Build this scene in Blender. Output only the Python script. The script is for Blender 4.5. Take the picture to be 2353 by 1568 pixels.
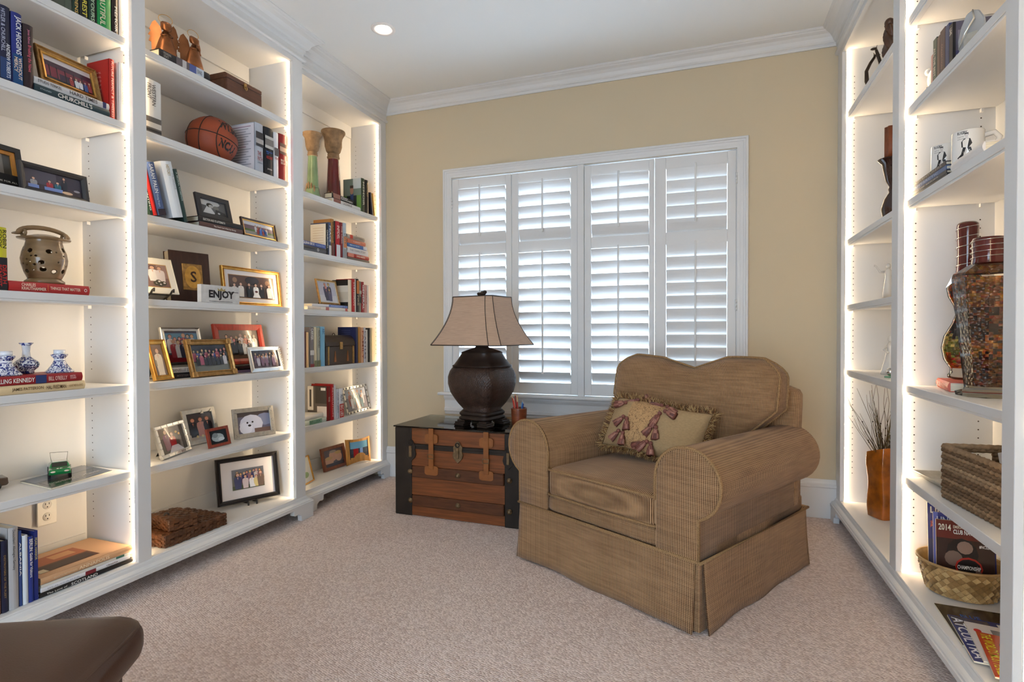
import bpy, bmesh, math, random
from mathutils import Vector, Matrix
WORLD_S = 7.2; EXPOSURE = 0.24; CAN_E = 30.0; LED_E = 54.0; OPX1 = .2
for o in list(bpy.data.objects): bpy.data.objects.remove(o, do_unlink=True)
SC = bpy.context.scene; COL = SC.collection
PI = math.pi
def R(d): return math.radians(d)
def S(r, g, b):                      # sRGB 0-255 -> linear
    def f(c):
        c /= 255.0
        return c/12.92 if c <= .04045 else ((c+.055)/1.055)**2.4
    return (f(r), f(g), f(b), 1.0)

# ------------------------------------------------------------------ camera
FPX, CX, CY = 1256.4188, 1176.5, 784.0
YAW, PITCH, ROLL = R(19.4352), R(-.8175), R(-.1697)
CAM = Vector((0, 0, 1.0818))
_fw = Vector((-math.sin(YAW)*math.cos(PITCH), math.cos(YAW)*math.cos(PITCH), math.sin(PITCH)))
_r0 = Vector((math.cos(YAW), math.sin(YAW), 0)); _u0 = _r0.cross(_fw)
_rt = _r0*math.cos(ROLL)+_u0*math.sin(ROLL); _up = _u0*math.cos(ROLL)-_r0*math.sin(ROLL)
cd = bpy.data.cameras.new('camera'); cam = bpy.data.objects.new('camera', cd); COL.objects.link(cam)
cd.sensor_fit = 'HORIZONTAL'; cd.sensor_width = 36.0; cd.lens = 36.0*FPX/2353.0; cd.clip_start = .05
cam.matrix_world = Matrix(((_rt.x, _up.x, -_fw.x, CAM.x), (_rt.y, _up.y, -_fw.y, CAM.y), (_rt.z, _up.z, -_fw.z, CAM.z), (0, 0, 0, 1)))
SC.camera = cam
# ------------------------------------------------------------------ world, exposure
W = bpy.data.worlds.new('world'); SC.world = W; W.use_nodes = True
bg = W.node_tree.nodes['Background']; bg.inputs[0].default_value = (.63, .81, 1.0, 1); bg.inputs[1].default_value = WORLD_S
SC.view_settings.view_transform = 'Standard'; SC.view_settings.look = 'None'
SC.view_settings.exposure = EXPOSURE; SC.view_settings.gamma = 1.0; SC.view_settings.use_curve_mapping = False

# ------------------------------------------------------------------ pixel helpers: points on real planes of the room
def yAt(u, X, Z):
    k = (u-CX)/FPX; w = _rt-_fw*k
    return -(w.x*X+w.z*(Z-CAM.z))/w.y
def xAt(u, Y, Z):
    k = (u-CX)/FPX; w = _rt-_fw*k
    return -(w.y*Y+w.z*(Z-CAM.z))/w.x
def zAt(v, X, Y):
    k = (CY-v)/FPX; w = _up-_fw*k
    return CAM.z-(w.x*X+w.y*Y)/w.z

# ------------------------------------------------------------------ materials
MATS = {}
def mat(name, rgb=None, rough=.5, metal=0.0, noise=None, bump=None, emit=None, spec=.5, coat=0.0, trans=0.0, ior=1.45, sheen=0.0):
    if name in MATS: return MATS[name]
    m = bpy.data.materials.new(name); m.use_nodes = True; nt = m.node_tree; N = nt.nodes; L = nt.links
    b = N['Principled BSDF']; b.inputs['Roughness'].default_value = rough; b.inputs['Metallic'].default_value = metal
    b.inputs['Specular IOR Level'].default_value = spec; b.inputs['Coat Weight'].default_value = coat
    b.inputs['Transmission Weight'].default_value = trans; b.inputs['IOR'].default_value = ior
    b.inputs['Sheen Weight'].default_value = sheen
    if rgb is None:
        a = N.new('ShaderNodeAttribute'); a.attribute_name = 'Col'; src = a.outputs['Color']
    else:
        c = N.new('ShaderNodeRGB'); c.outputs[0].default_value = rgb; src = c.outputs[0]
    tc = N.new('ShaderNodeTexCoord')
    if noise:
        sc, amt = noise[0], noise[1]
        n = N.new('ShaderNodeTexNoise'); n.inputs['Scale'].default_value = sc; n.inputs['Detail'].default_value = 4
        if len(noise) > 2:
            mp = N.new('ShaderNodeMapping'); mp.inputs['Scale'].default_value = noise[2]; L.new(tc.outputs['Object'], mp.inputs[0]); L.new(mp.outputs[0], n.inputs['Vector'])
        else: L.new(tc.outputs['Object'], n.inputs['Vector'])
        mr = N.new('ShaderNodeMapRange'); mr.inputs[1].default_value = .3; mr.inputs[2].default_value = .7; mr.inputs[3].default_value = 1-amt; mr.inputs[4].default_value = 1+amt
        L.new(n.outputs[0], mr.inputs[0])
        mx = N.new('ShaderNodeVectorMath'); mx.operation = 'SCALE'; L.new(src, mx.inputs[0]); L.new(mr.outputs[0], mx.inputs['Scale']); src = mx.outputs[0]
    L.new(src, b.inputs['Base Color'])
    if bump:
        n2 = N.new('ShaderNodeTexNoise'); n2.inputs['Scale'].default_value = bump[0]; n2.inputs['Detail'].default_value = 3; L.new(tc.outputs['Object'], n2.inputs['Vector'])
        bp = N.new('ShaderNodeBump'); bp.inputs['Strength'].default_value = bump[1]; bp.inputs['Distance'].default_value = .002
        L.new(n2.outputs[0], bp.inputs['Height']); L.new(bp.outputs[0], b.inputs['Normal'])
    if emit: b.inputs['Emission Color'].default_value = emit[0]; b.inputs['Emission Strength'].default_value = emit[1]
    MATS[name] = m; return m
def nodes(m): return m.node_tree.nodes, m.node_tree.links, m.node_tree.nodes['Principled BSDF']

# ------------------------------------------------------------------ mesh builder
_TXT = {}
def text_mesh(s, bold=0.0):
    k = (s, bold)
    if k not in _TXT:
        cu = bpy.data.curves.new('t', 'FONT'); cu.body = s; cu.resolution_u = 2; cu.offset = bold; cu.space_line = .85
        ob = bpy.data.objects.new('t', cu); COL.objects.link(ob)
        dg = bpy.context.evaluated_depsgraph_get(); me = bpy.data.meshes.new_from_object(ob.evaluated_get(dg))
        vs = [tuple(v.co) for v in me.vertices]; fs = [tuple(p.vertices) for p in me.polygons]
        bpy.data.objects.remove(ob, do_unlink=True); bpy.data.curves.remove(cu); bpy.data.meshes.remove(me)
        if vs:
            x0 = min(v[0] for v in vs); x1 = max(v[0] for v in vs); y0 = min(v[1] for v in vs); y1 = max(v[1] for v in vs)
        else: x0 = y0 = 0; x1 = y1 = 1
        _TXT[k] = ([((v[0]-x0), (v[1]-y0)) for v in vs], fs, x1-x0, y1-y0)
    return _TXT[k]
class B:
    def __init__(s, M=None): s.v = []; s.f = []; s.c = []; s.M = M; s.sm = []; s.mi = []; s.cur = 0
    def add(s, vs, fs, c=(.8, .8, .8, 1), smooth=False):
        n = len(s.v)
        for p in vs:
            p = Vector(p); s.v.append(s.M @ p if s.M else p)
        for i, f in enumerate(fs):
            s.f.append([n+k for k in f]); s.c.append(c[i] if isinstance(c, list) else c); s.sm.append(smooth); s.mi.append(s.cur)
        return s
    def box(s, x0, y0, z0, x1, y1, z1, c=(.8, .8, .8, 1)):
        if x0 > x1: x0, x1 = x1, x0
        if y0 > y1: y0, y1 = y1, y0
        if z0 > z1: z0, z1 = z1, z0
        vs = [(x0, y0, z0), (x1, y0, z0), (x1, y1, z0), (x0, y1, z0), (x0, y0, z1), (x1, y0, z1), (x1, y1, z1), (x0, y1, z1)]
        return s.add(vs, [(0, 3, 2, 1), (4, 5, 6, 7), (0, 1, 5, 4), (1, 2, 6, 5), (2, 3, 7, 6), (3, 0, 4, 7)], c)
    def quad(s, a, b, c_, d, c=(.8, .8, .8, 1)): return s.add([a, b, c_, d], [(0, 1, 2, 3)], c)
    def rings(s, rings, c=(.8, .8, .8, 1), closed=True, caps=True, smooth=True, loop=False):
        n = len(rings[0]); vs = [p for r in rings for p in r]; fs = []; cs = []
        m = len(rings)
        for i in range(m if loop else m-1):
            for j in range(n if closed else n-1):
                a = i*n+j; b = i*n+(j+1) % n; i2 = (i+1) % m
                fs.append((a, b, i2*n+(j+1) % n, i2*n+j)); cs.append(c[i % len(c)] if isinstance(c, list) else c)
        if caps and closed and not loop:
            fs.append(tuple(range(n-1, -1, -1))); fs.append(tuple((m-1)*n+j for j in range(n)))
            cs += [c[0], c[-1]] if isinstance(c, list) else [c, c]
        return s.add(vs, fs, cs, smooth)
    def lathe(s, prof, n=24, at=(0, 0, 0), c=(.8, .8, .8, 1), caps=True, sx=1, sy=1, smooth=True, fn=None):
        rr = []
        for r, z in prof:
            ring = []
            for j in range(n):
                a = 2*PI*j/n; q = r*(fn(a, z) if fn else 1)
                ring.append((at[0]+q*math.cos(a)*sx, at[1]+q*math.sin(a)*sy, at[2]+z))
            rr.append(ring)
        return s.rings(rr, c, True, caps, smooth)
    def tube(s, pts, r, n=8, c=(.8, .8, .8, 1), closed=False, flat=1.0):
        pts = [Vector(p) for p in pts]; m = len(pts); rr = []; prev = None
        for i, p in enumerate(pts):
            if closed: t = pts[(i+1) % m]-pts[i-1]
            else: t = pts[min(i+1, m-1)]-pts[max(i-1, 0)]
            t.normalize()
            if prev is None:
                a = Vector((0, 0, 1)) if abs(t.z) < .9 else Vector((1, 0, 0)); nx = t.cross(a).normalized()
            else:
                nx = (prev-t*prev.dot(t)).normalized()
            prev = nx; ny = t.cross(nx); q = r[i] if isinstance(r, (list, tuple)) else r
            rr.append([p+nx*q*math.cos(2*PI*j/n)+ny*q*flat*math.sin(2*PI*j/n) for j in range(n)])
        return s.rings(rr, c, True, not closed, True, closed)
    def ell(s, ce, rx, ry, rz, n=16, m=10, c=(.8, .8, .8, 1)):
        return s.lathe([(max(math.sin(PI*i/m), .002), -math.cos(PI*i/m)) for i in range(m+1)], n, (0, 0, 0), c).xform_last((n)*(m+1), ce, (rx, ry, rz))
    def xform_last(s, k, ce, sc):
        Mi = s.M.inverted() if s.M else None
        for i in range(len(s.v)-k, len(s.v)):
            p = Mi @ s.v[i] if s.M else s.v[i]
            p = Vector((p.x*sc[0]+ce[0], p.y*sc[1]+ce[1], p.z*sc[2]+ce[2])); s.v[i] = s.M @ p if s.M else p
        return s
    def prism(s, poly, d0, d1, ax='y', c=(.8, .8, .8, 1), smooth=False):   # poly in the plane normal to ax
        def P(a, b, d): return {'y': (a, d, b), 'x': (d, a, b), 'z': (a, b, d)}[ax]
        n = len(poly); vs = [P(a, b, d0) for a, b in poly]+[P(a, b, d1) for a, b in poly]
        fs = [tuple(range(n-1, -1, -1)), tuple(range(n, 2*n))]+[(i, (i+1) % n, n+(i+1) % n, n+i) for i in range(n)]
        return s.add(vs, fs, c, smooth)
    def sweep(s, prof, path, c=(.8, .8, .8, 1), closed_path=False):  # prof [(d,z)], path xy list; d offset to the right of travel
        m = len(path); rr = []
        for i in range(m):
            p = Vector(path[i])
            if closed_path: a = Vector(path[i-1]); b = Vector(path[(i+1) % m])
            else: a = Vector(path[i-1]) if i else None; b = Vector(path[i+1]) if i < m-1 else None
            d1 = (p-a).normalized() if a is not None else None; d2 = (b-p).normalized() if b is not None else None
            if d1 is None: d1 = d2
            if d2 is None: d2 = d1
            n1 = Vector((d1.y, -d1.x)); n2 = Vector((d2.y, -d2.x)); nb = (n1+n2); nb = nb/max(nb.dot(n1), .05)
            rr.append([(p.x+nb.x*d, p.y+nb.y*d, z) for d, z in prof])
        return s.rings(rr, c, True, not closed_path, False, closed_path)
    def text(s, t, o, xd, yd, w, h, c=(.9, .9, .9, 1), bold=0.0, fit=True):
        vs, fs, tw, th = text_mesh(t, bold); o = Vector(o); xd = Vector(xd); yd = Vector(yd)
        if not fs: return s
        sx = w/max(tw, 1e-6); sy = h/max(th, 1e-6)
        if not fit: sx = sy = min(sx, sy)
        return s.add([o+xd*(a*sx)+yd*(b*sy) for a, b in vs], fs, c)
    def build(s, name, m, parent=None, bevel=0, seg=1, smooth_angle=None):
        me = bpy.data.meshes.new(name); me.from_pydata([tuple(p) for p in s.v], [], s.f); me.update()
        at = me.attributes.new('Col', 'FLOAT_COLOR', 'FACE')
        flat = []
        for c in s.c: flat += [c[0], c[1], c[2], 1.0]
        at.data.foreach_set('color', flat); me.polygons.foreach_set('use_smooth', s.sm)
        ms = m if isinstance(m, (list, tuple)) else [m]
        for q in ms: me.materials.append(mat(q) if isinstance(q, str) else q)
        if len(ms) > 1: me.polygons.foreach_set('material_index', s.mi)
        o = bpy.data.objects.new(name, me); COL.objects.link(o)
        if parent is not None: o.parent = parent
        if bevel:
            bm = bmesh.new(); bm.from_mesh(me); bmesh.ops.remove_doubles(bm, verts=bm.verts, dist=1e-6)
            bmesh.ops.recalc_face_normals(bm, faces=bm.faces)
            es = [e for e in bm.edges if len(e.link_faces) == 2 and e.calc_face_angle() > .6]
            bmesh.ops.bevel(bm, geom=es, offset=bevel, segments=seg, affect='EDGES', profile=.5, clamp_overlap=True)
            bm.to_mesh(me); bm.free()
        return o
def empty(name, loc, rz=0, label=None, cat=None, group=None):
    o = bpy.data.objects.new(name, None); COL.objects.link(o); o.location = loc; o.rotation_euler = (0, 0, rz); o.empty_display_size = .05
    return tag(o, label, cat, group)
def tag(o, label=None, cat=None, group=None, kind=None):
    if label: o['label'] = label
    if cat: o['category'] = cat
    if group: o['group'] = group
    if kind: o['kind'] = kind
    return o
def orient(o):   # recompute normals outward
    bm = bmesh.new(); bm.from_mesh(o.data); bmesh.ops.recalc_face_normals(bm, faces=bm.faces); bm.to_mesh(o.data); bm.free(); return o

# shared materials
mat('white_paint', S(220, 219, 218), .42, noise=(3, .02))
mat('ceiling_paint', S(236, 236, 234), .9)
mat('print', None, .42); mat('matte', None, .75); mat('gloss', None, .12, coat=.5); mat('metalcol', None, .3, 1.0); mat('satinmetal', None, .42, 1.0, noise=(60, .12))
mat('wood', None, .4, noise=(14, .35, (1, 1, 6))); mat('rubber', None, .6)
# ================================================================== the room
CEIL, BACK, WL, WR, REAR = 2.81, 3.60, -2.575, 1.055, -1.7
FA, FR, FB = -2.2214, -2.276, .717           # faces: left centre section, left end section, right unit
BL, BR_ = -2.55, 1.03                         # back panels
Z1, Z2, Z3, Z4, Z5, Z6, Z0 = 2.300, 1.952, 1.5945, 1.233, .873, .513, .132
OPT = 2.640                                   # top of the shelf openings
# wall paint (fine orange-peel), carpet
wp = mat('wall_paint', S(206, 189, 160), .85, bump=(260, .12))
cp = mat('carpet', S(204, 178, 163), .95, spec=.15, sheen=.15)
N, L, b = nodes(cp)
tc = N.new('ShaderNodeTexCoord'); mp = N.new('ShaderNodeMapping'); mp.inputs['Rotation'].default_value = (0, 0, R(28)); mp.inputs['Scale'].default_value = (105, 150, 20)
vo = N.new('ShaderNodeTexVoronoi'); vo.inputs['Scale'].default_value = 1.0; vo.inputs['Randomness'].default_value = .55
no = N.new('ShaderNodeTexNoise'); no.inputs['Scale'].default_value = 420; no2 = N.new('ShaderNodeTexNoise'); no2.inputs['Scale'].default_value = 2.2
L.new(tc.outputs['Object'], mp.inputs[0]); L.new(mp.outputs[0], vo.inputs['Vector']); L.new(tc.outputs['Object'], no.inputs['Vector']); L.new(tc.outputs['Object'], no2.inputs['Vector'])
bp = N.new('ShaderNodeBump'); bp.inputs['Strength'].default_value = 1.0; bp.inputs['Distance'].default_value = .006; bp.invert = True
L.new(vo.outputs['Distance'], bp.inputs['Height']); L.new(bp.outputs[0], b.inputs['Normal'])
cr = N.new('ShaderNodeValToRGB'); cr.color_ramp.elements[0].color = S(212, 188, 176); cr.color_ramp.elements[1].color = S(240, 221, 211); cr.color_ramp.elements[0].position = .25; cr.color_ramp.elements[1].position = .75
sp = N.new('ShaderNodeSeparateColor'); L.new(vo.outputs['Color'], sp.inputs[0])
ad = N.new('ShaderNodeMath'); ad.operation = 'ADD'; mu = N.new('ShaderNodeMath'); mu.operation = 'MULTIPLY'; mu.inputs[1].default_value = .62
L.new(sp.outputs[0], mu.inputs[0]); L.new(mu.outputs[0], ad.inputs[0]); mu2 = N.new('ShaderNodeMath'); mu2.operation = 'MULTIPLY'; mu2.inputs[1].default_value = .38; L.new(no2.outputs[0], mu2.inputs[0]); L.new(mu2.outputs[0], ad.inputs[1]); L.new(ad.outputs[0], cr.inputs[0]); L.new(cr.outputs[0], b.inputs['Base Color'])
def struct(name, bb, m, label=None, **k):
    o = bb.build(name, m, **k); orient(o); return tag(o, label, None, None, 'structure')
struct('floor', B().box(WL-.1, REAR-2.6, -.12, WR+.1, BACK+.1, 0), 'carpet', 'beige loop pile carpet covering the whole floor')
struct('ceiling', B().box(WL-.1, REAR-.12, CEIL, WR+.1, BACK+.12, CEIL+.12), 'ceiling_paint', 'plain white painted ceiling')
struct('wall_left', B().box(WL-.12, REAR-.12, 0, WL, BACK+.12, CEIL), wp, 'tan wall behind the white bookcases on the left')
struct('wall_right', B().box(WR, REAR-.12, 0, WR+.12, BACK+.12, CEIL), wp, 'tan wall behind the white bookcases on the right')
WX0, WX1, WZ0, WZ1 = -1.727, .182, .655, 2.200
bb = B(); bb.box(WL, BACK, 0, WX0, BACK+.13, CEIL); bb.box(WX1, BACK, 0, WR, BACK+.13, CEIL); bb.box(WX0, BACK, 0, WX1, BACK+.13, WZ0); bb.box(WX0, BACK, WZ1, WX1, BACK+.13, CEIL)
struct('wall_back', bb, wp, 'tan painted wall with the shuttered window')
bb = B(); bb.box(WL, REAR-.12, 0, -1.55, REAR, CEIL); bb.box(OPX1, REAR-.12, 0, WR, REAR, CEIL); bb.box(-1.55, REAR-.12, 2.3, OPX1, REAR, CEIL)
struct('wall_rear', bb, wp, 'tan wall with the doorway behind the viewer')
CROWN = [(0, 2.722), (.010, 2.722), (.013, 2.728), (.013, 2.738), (.020, 2.742), (.026, 2.750), (.034, 2.768), (.048, 2.783), (.066, 2.792), (.070, 2.797), (.076, 2.799), (.082, 2.805), (.082, CEIL), (0, CEIL)]
struct('trim_1', B().sweep(CROWN, [(FR-.02, BACK), (FB+.02, BACK)]), 'white_paint', 'white crown moulding along the top of the back wall')
BASEB = [(0, 0), (.016, 0), (.016, .176), (.022, .182), (.022, .196), (.016, .202), (.013, .214), (.007, .225), (0, .225)]
struct('baseboard_back', B().sweep(BASEB, [(FR-.02, BACK), (FB+.02, BACK)]), 'white_paint', 'tall white baseboard along the back wall')
# ---- window: casing, stool and apron, glazing
MX = Matrix.Translation((0, BACK, 0)) @ Matrix.Rotation(R(90), 4, 'X')
CAS = [(0, 0), (0, .020), (.004, .026), (.014, .026), (.017, .020), (.026, .019), (.030, .015), (.044, .013), (.050, .011), (.064, .010), (.064, 0)]
struct('trim_2', B(MX).sweep(CAS, [(-1.791, .657), (-1.791, 2.266), (.246, 2.266), (.246, .657)]), 'white_paint', 'moulded white casing around the shuttered window')
bb = B(); bb.prism([(3.60, .657), (3.545, .657), (3.540, .650), (3.540, .642), (3.546, .636), (3.60, .636)], -1.822, .277, 'x')
bb.prism([(3.60, .636), (3.566, .636), (3.568, .618), (3.576, .606), (3.582, .602), (3.584, .596), (3.584, .545), (3.576, .540), (3.576, .522), (3.586, .514), (3.590, .497), (3.60, .497)], -1.785, .240, 'x')
struct('trim_3', bb, 'white_paint', 'white window sill with a moulded apron below it')
gm = bpy.data.materials.new('window_glass'); gm.use_nodes = True; MATS['window_glass'] = gm
N, L = gm.node_tree.nodes, gm.node_tree.links; N.remove(N['Principled BSDF'])
t_ = N.new('ShaderNodeBsdfTransparent'); g_ = N.new('ShaderNodeBsdfGlossy'); g_.inputs['Roughness'].default_value = .02; x_ = N.new('ShaderNodeMixShader'); x_.inputs[0].default_value = .07
L.new(t_.outputs[0], x_.inputs[1]); L.new(g_.outputs[0], x_.inputs[2]); L.new(x_.outputs[0], N['Material Output'].inputs[0])
w1 = empty('window_1', ((WX0+WX1)/2, BACK+.115, WZ0)); tag(w1, 'white framed window glazing behind the shutters', None, None, 'structure')
Mi = Matrix.Translation((-(WX0+WX1)/2, -(BACK+.115), -WZ0)); bb = B(Mi); xm = -.78
for a, c_ in ((WX0, WX0+.035), (xm-.04, xm+.04), (WX1-.035, WX1)): bb.box(a, BACK+.095, WZ0, c_, BACK+.13, WZ1)
for z in (WZ0, WZ1-.035): bb.box(WX0, BACK+.095, z, WX1, BACK+.13, z+.035)
bb.build('window_frame', 'white_paint', w1)
for a, c_ in ((WX0+.035, xm-.04), (xm+.04, WX1-.035)): B(Mi).box(a, BACK+.108, WZ0+.035, c_, BACK+.113, WZ1-.035).build('pane', 'window_glass', w1)
# jamb lining so the reveal is white
bb = B(); e = .004
bb.box(WX0, BACK-.0, WZ0, WX0+e, BACK+.095, WZ1); bb.box(WX1-e, BACK, WZ0, WX1, BACK+.095, WZ1); bb.box(WX0, BACK, WZ1-e, WX1, BACK+.095, WZ1); bb.box(WX0, BACK, WZ0, WX1, BACK+.095, WZ0+e); bb.box(xm-.021, BACK-.012, WZ0, xm+.021, BACK+.05, WZ1)
struct('trim_4', bb, 'white_paint', 'white window jamb and centre post between the shutters')
# ---- four shutters
PAN = [(-1.722, -1.271, -1.674, -1.312), (-1.268, -.803, -1.218, -.850), (-.757, -.306, -.712, -.338), (-.303, .177, -.234, .128)]
NAME4 = ['leftmost white louvered window shutter, behind the lamp', 'second white louvered window shutter from the left', 'third white louvered shutter from the left, behind the armchair', 'rightmost white louvered window shutter, closed tightest']
TILT = (47, 50, 53, 71)
for k, (x0, x1, lx0, lx1) in enumerate(PAN):
    rt = empty('window_shutter', ((x0+x1)/2, BACK+.008, .664), 0, NAME4[k], 'shutter', 'plantation shutters in the window'); ox = (x0+x1)/2
    M = Matrix.Translation((-ox, 0, -.664)); y0, y1 = -.012, .016; zb, zt = .664, 2.190
    for a, c_ in ((x0, lx0), (lx1, x1)): B(M).box(a, y0, zb, c_, y1, zt).build('stile', 'white_paint', rt, bevel=.002)
    for a, c_ in ((zb, .741), (1.640, 1.716), (2.118, zt)): B(M).box(lx0, y0+.002, a, lx1, y1-.002, c_).build('rail', 'white_paint', rt, bevel=.0015)
    lou = None
    for (a, c_, n) in ((1.716, 2.118, 5), (.741, 1.640, 11)):
        st = (c_-a)/n
        for i in range(n):
            z = a+st*(i+.5); closed = (a > 1.7 and i == 0) and k < 3
            if lou is None:
                bb = B(); hw = .0465; pr = [(hw*math.cos(t), .0055*math.sin(t)) for t in [2*PI*j/12 for j in range(12)]]
                bb.prism(pr, -(lx1-lx0)/2+.002, (lx1-lx0)/2-.002, 'x', smooth=False); ob = bb.build('louver', 'white_paint', rt); orient(ob); lou = ob
            else: ob = lou.copy(); COL.objects.link(ob); ob.parent = rt
            ob.location = ((lx0+lx1)/2-ox, .004, z-.664); ob.rotation_euler = (-R(68 if closed else TILT[k]+(i % 3-1)*.8), 0, 0)
        xr = (lx0+lx1)/2-.004
        B(M).box(xr-.006, -.050, a+.05 if n == 5 else a+.06, xr+.006, -.040, c_+.012).build('tilt_rod', 'white_paint', rt, bevel=.003)
    for zc in (2.02, 1.25, .80):
        xh = x0-.002 if k in (0, 2) else x1+.002
        if k in (0, 3):
            bb = B(M)
            for q in range(3): bb.lathe([(.006, -.034+q*.023), (.006, -.013+q*.023)], 8, (xh, y0-.006, zc))
            bb.build('hinge', 'white_paint', rt)
# ---- recessed downlights (one in view, its row goes on over the room)
trimm = mat('downlight_trim', S(240, 232, 226), .5)
lamp = mat('downlight_lamp', S(255, 246, 235), .5, emit=(S(255, 232, 205), CAN_E))
for i, (x, y) in enumerate(((-1.722, 2.705), (.05, .9), (-1.45, .55))):
    d = empty('ceiling_downlight', (x, y, CEIL), 0, ['round recessed downlight glowing in the ceiling near the left bookcase', 'round recessed downlight in the ceiling over the viewer', 'round recessed downlight in the ceiling near the dark stool'][i], 'downlight', 'recessed ceiling downlights')
    B().lathe([(.068, 0), (.068, -.004), (.060, -.008), (.048, -.006), (.042, -.001), (.041, 0.0)], 40, caps=False).build('trim_ring', trimm, d)
    B().lathe([(.001, -.0015), (.041, -.0015), (.041, -.0005), (.001, -.0005)], 32).build('lens', lamp, d)

# ================================================================== built-in bookcases
led = mat('led_strip', S(255, 240, 215), .5, emit=(S(255, 226, 184), LED_E))
hole = mat('pin_hole', S(60, 48, 36), .8)
def unit(name, label, side, face, back, bays, posts, y0, y1, zft=.075, crown_path=None, base_path=None, feet=()):
    s = -1 if side == 'L' else 1
    root = empty(name, (face, (y0+y1)/2, 0), 0, label, 'bookcase', 'built-in white bookcases')
    O = Matrix.Translation((-face, -(y0+y1)/2, 0))
    def X(d): return face+s*d                 # d: depth behind the face
    depth = abs(back-face)
    def bx(bb, d0, a0, z0, d1, a1, z1): return bb.box(X(d0), a0, z0, X(d1), a1, z1)
    for a0, a1 in posts: bx(B(O), 0, a0, Z0-.03, .020, a1, CEIL-.01).build('stile', 'white_paint', root, bevel=.0012)
    for a0, a1, rows in bays:
        bx(B(O), 0, a0, OPT, .020, a1, CEIL-.01).build('rail', 'white_paint', root)
        bx(B(O), -.002, a0-.001, Z0-.022, depth, a1+.001, Z0).build('bottom_board', 'white_paint', root, bevel=.003)
        bx(B(O), .020, a0-.010, Z0-.02, depth, a1+.010, Z0-.0005).build('bottom_board', 'white_paint', root)
        bx(B(O), .020, a0-.022, OPT+.012, depth, a1+.022, OPT+.03).build('top_board', 'white_paint', root)
        bx(B(O), depth, a0-.02, Z0-.03, depth+.012, a1+.02, OPT+.03).build('back_panel', 'white_paint', root)
        # nailing strip at the back, under the top board
        bx(B(O), depth-.012, a0, OPT-.075, depth, a1, OPT+.012).build('back_rail', 'white_paint', root)
        bx(B(O), depth-.010, a0, Z0, depth, a1, Z0+.085).build('back_rail', 'white_paint', root)
        for e in (0, 1):
            ye = a1 if e else a0; q = 1 if e else -1
            yp = ye+q*.010                          # the stile overhangs the panel and hides a corner light channel
            sp_ = bx(B(O), .020, yp, Z0-.03, depth, yp+q*.012, OPT+.03).build('side_panel', 'white_paint', root)
            bh = B(O); z = Z0+.16
            while z < OPT-.12:
                if all(not (zz-.055 < z < zz+.03) for zz in rows):
                    for d in (.062, depth-.045):
                        n = 6; c0 = (X(d), yp-q*.0006, z)
                        bh.add([(c0[0]+.0028*math.cos(2*PI*j/n), c0[1], c0[2]+.0028*math.sin(2*PI*j/n)) for j in range(n)], [tuple(range(n))], smooth=False)
                z += .032
            tag(bh.build('pin_holes', hole, sp_), kind='stuff')
            sl = B(O); ya, yb = sorted((yp-q*.0008, yp-q*.0088)); z_0, z_1 = Z0+.004, OPT+.008
            bx(sl, .0203, ya, z_0, .0225, yb, z_1); sl.cur = 1; xe = X(.0228)
            sl.quad((xe, ya, z_0), (xe, yb, z_0), (xe, yb, z_1), (xe, ya, z_1)) if s > 0 else sl.quad((xe, yb, z_0), (xe, ya, z_0), (xe, ya, z_1), (xe, yb, z_1))
            sl.build('led_strip', ['white_paint', led], sp_)
        for z in rows:
            bb = B(O); g = .001
            bx(bb, .026, a0+g, z-.027, depth-.002, a1-g, z); bx(bb, .029, a0+g, z-.036, .050, a1-g, z-.027)
            sh_ = bb.build('shelf', 'white_paint', root, bevel=.0015)
            bb = B(O)
            for ye, q in ((a0, 1), (a1, -1)):
                for d in (.062, depth-.045): bx(bb, d-.004, ye-q*.010, z-.040, d+.004, ye+q*.004, z-.027)
            tag(bb.build('shelf_pins', 'white_paint', sh_), kind='stuff')
    if crown_path:
        PR = [(0, 2.668), (.010, 2.668), (.017, 2.674), (.017, 2.683), (.006, 2.692), (.006, 2.718)]+[(d*1.12, z) for d, z in CROWN[1:-1]]+[CROWN[-1]]
        orient(B(O).sweep(PR, crown_path).build('crown_moulding', 'white_paint', root))
        BP = [(-.01, Z0-.004), (.002, Z0-.006), (.006, Z0-.012), (.010, Z0-.022), (.020, Z0-.026), (.026, Z0-.030), (.028, Z0-.036), (.032, Z0-.038), (.032, zft+.002), (-.01, zft+.002)]
        orient(B(O).sweep(BP, base_path).build('base_moulding', 'white_paint', root))
    # toe kick, apron and bracket feet
    bx(B(O), .175, y0+.01, 0, .19, y1-.01, Z0-.02).build('toe_kick', 'white_paint', root)
    for yf, q, w in feet:
        pr = [(0, 0), (w*.62, 0), (w*.64, zft*.42), (w*.78, zft*.62), (w*.94, zft*.58), (w, zft*.62), (w*1.02, zft+.006), (0, zft+.006)]
        ft = B(O).prism([(yf+q*a, z) for a, z in pr], X(-.030), X(.0), 'x'); ft.box(X(-.012), yf, 0, X(.06), yf+q*.02, zft+.004); orient(ft.build('bracket_foot', 'white_paint', root, bevel=.0015))
    return root
ROWS = (Z1, Z2, Z3, Z4, Z5, Z6)
YR1 = yAt(878, FR, 1.2); YP0 = yAt(2048, FB, 1.2); YP1 = yAt(1932, FB, 1.2); YQ0 = yAt(2305, FB, 1.2); YQ1 = yAt(2062, FB, 1.2); YS1 = yAt(2335, FB, 1.2)
YE1, YE2, YE3, YE4 = 1.616, 1.674, 2.547, 2.627
unit('bookcase', 'long white built-in bookcase along the left wall, standing forward of its neighbour', 'L', FA, BL, [(.745, YE1, ROWS), (YE2, YE3, ROWS)], [(.66, .745), (YE1, YE2), (YE3, YE4)], .66, YE4,
     crown_path=[(FA, .60), (FA, YE4), (FA-.06, YE4)], base_path=[(FA, .60), (FA, YE4), (FA-.06, YE4)], feet=[(YE4+.03, -1, .16)])
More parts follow.
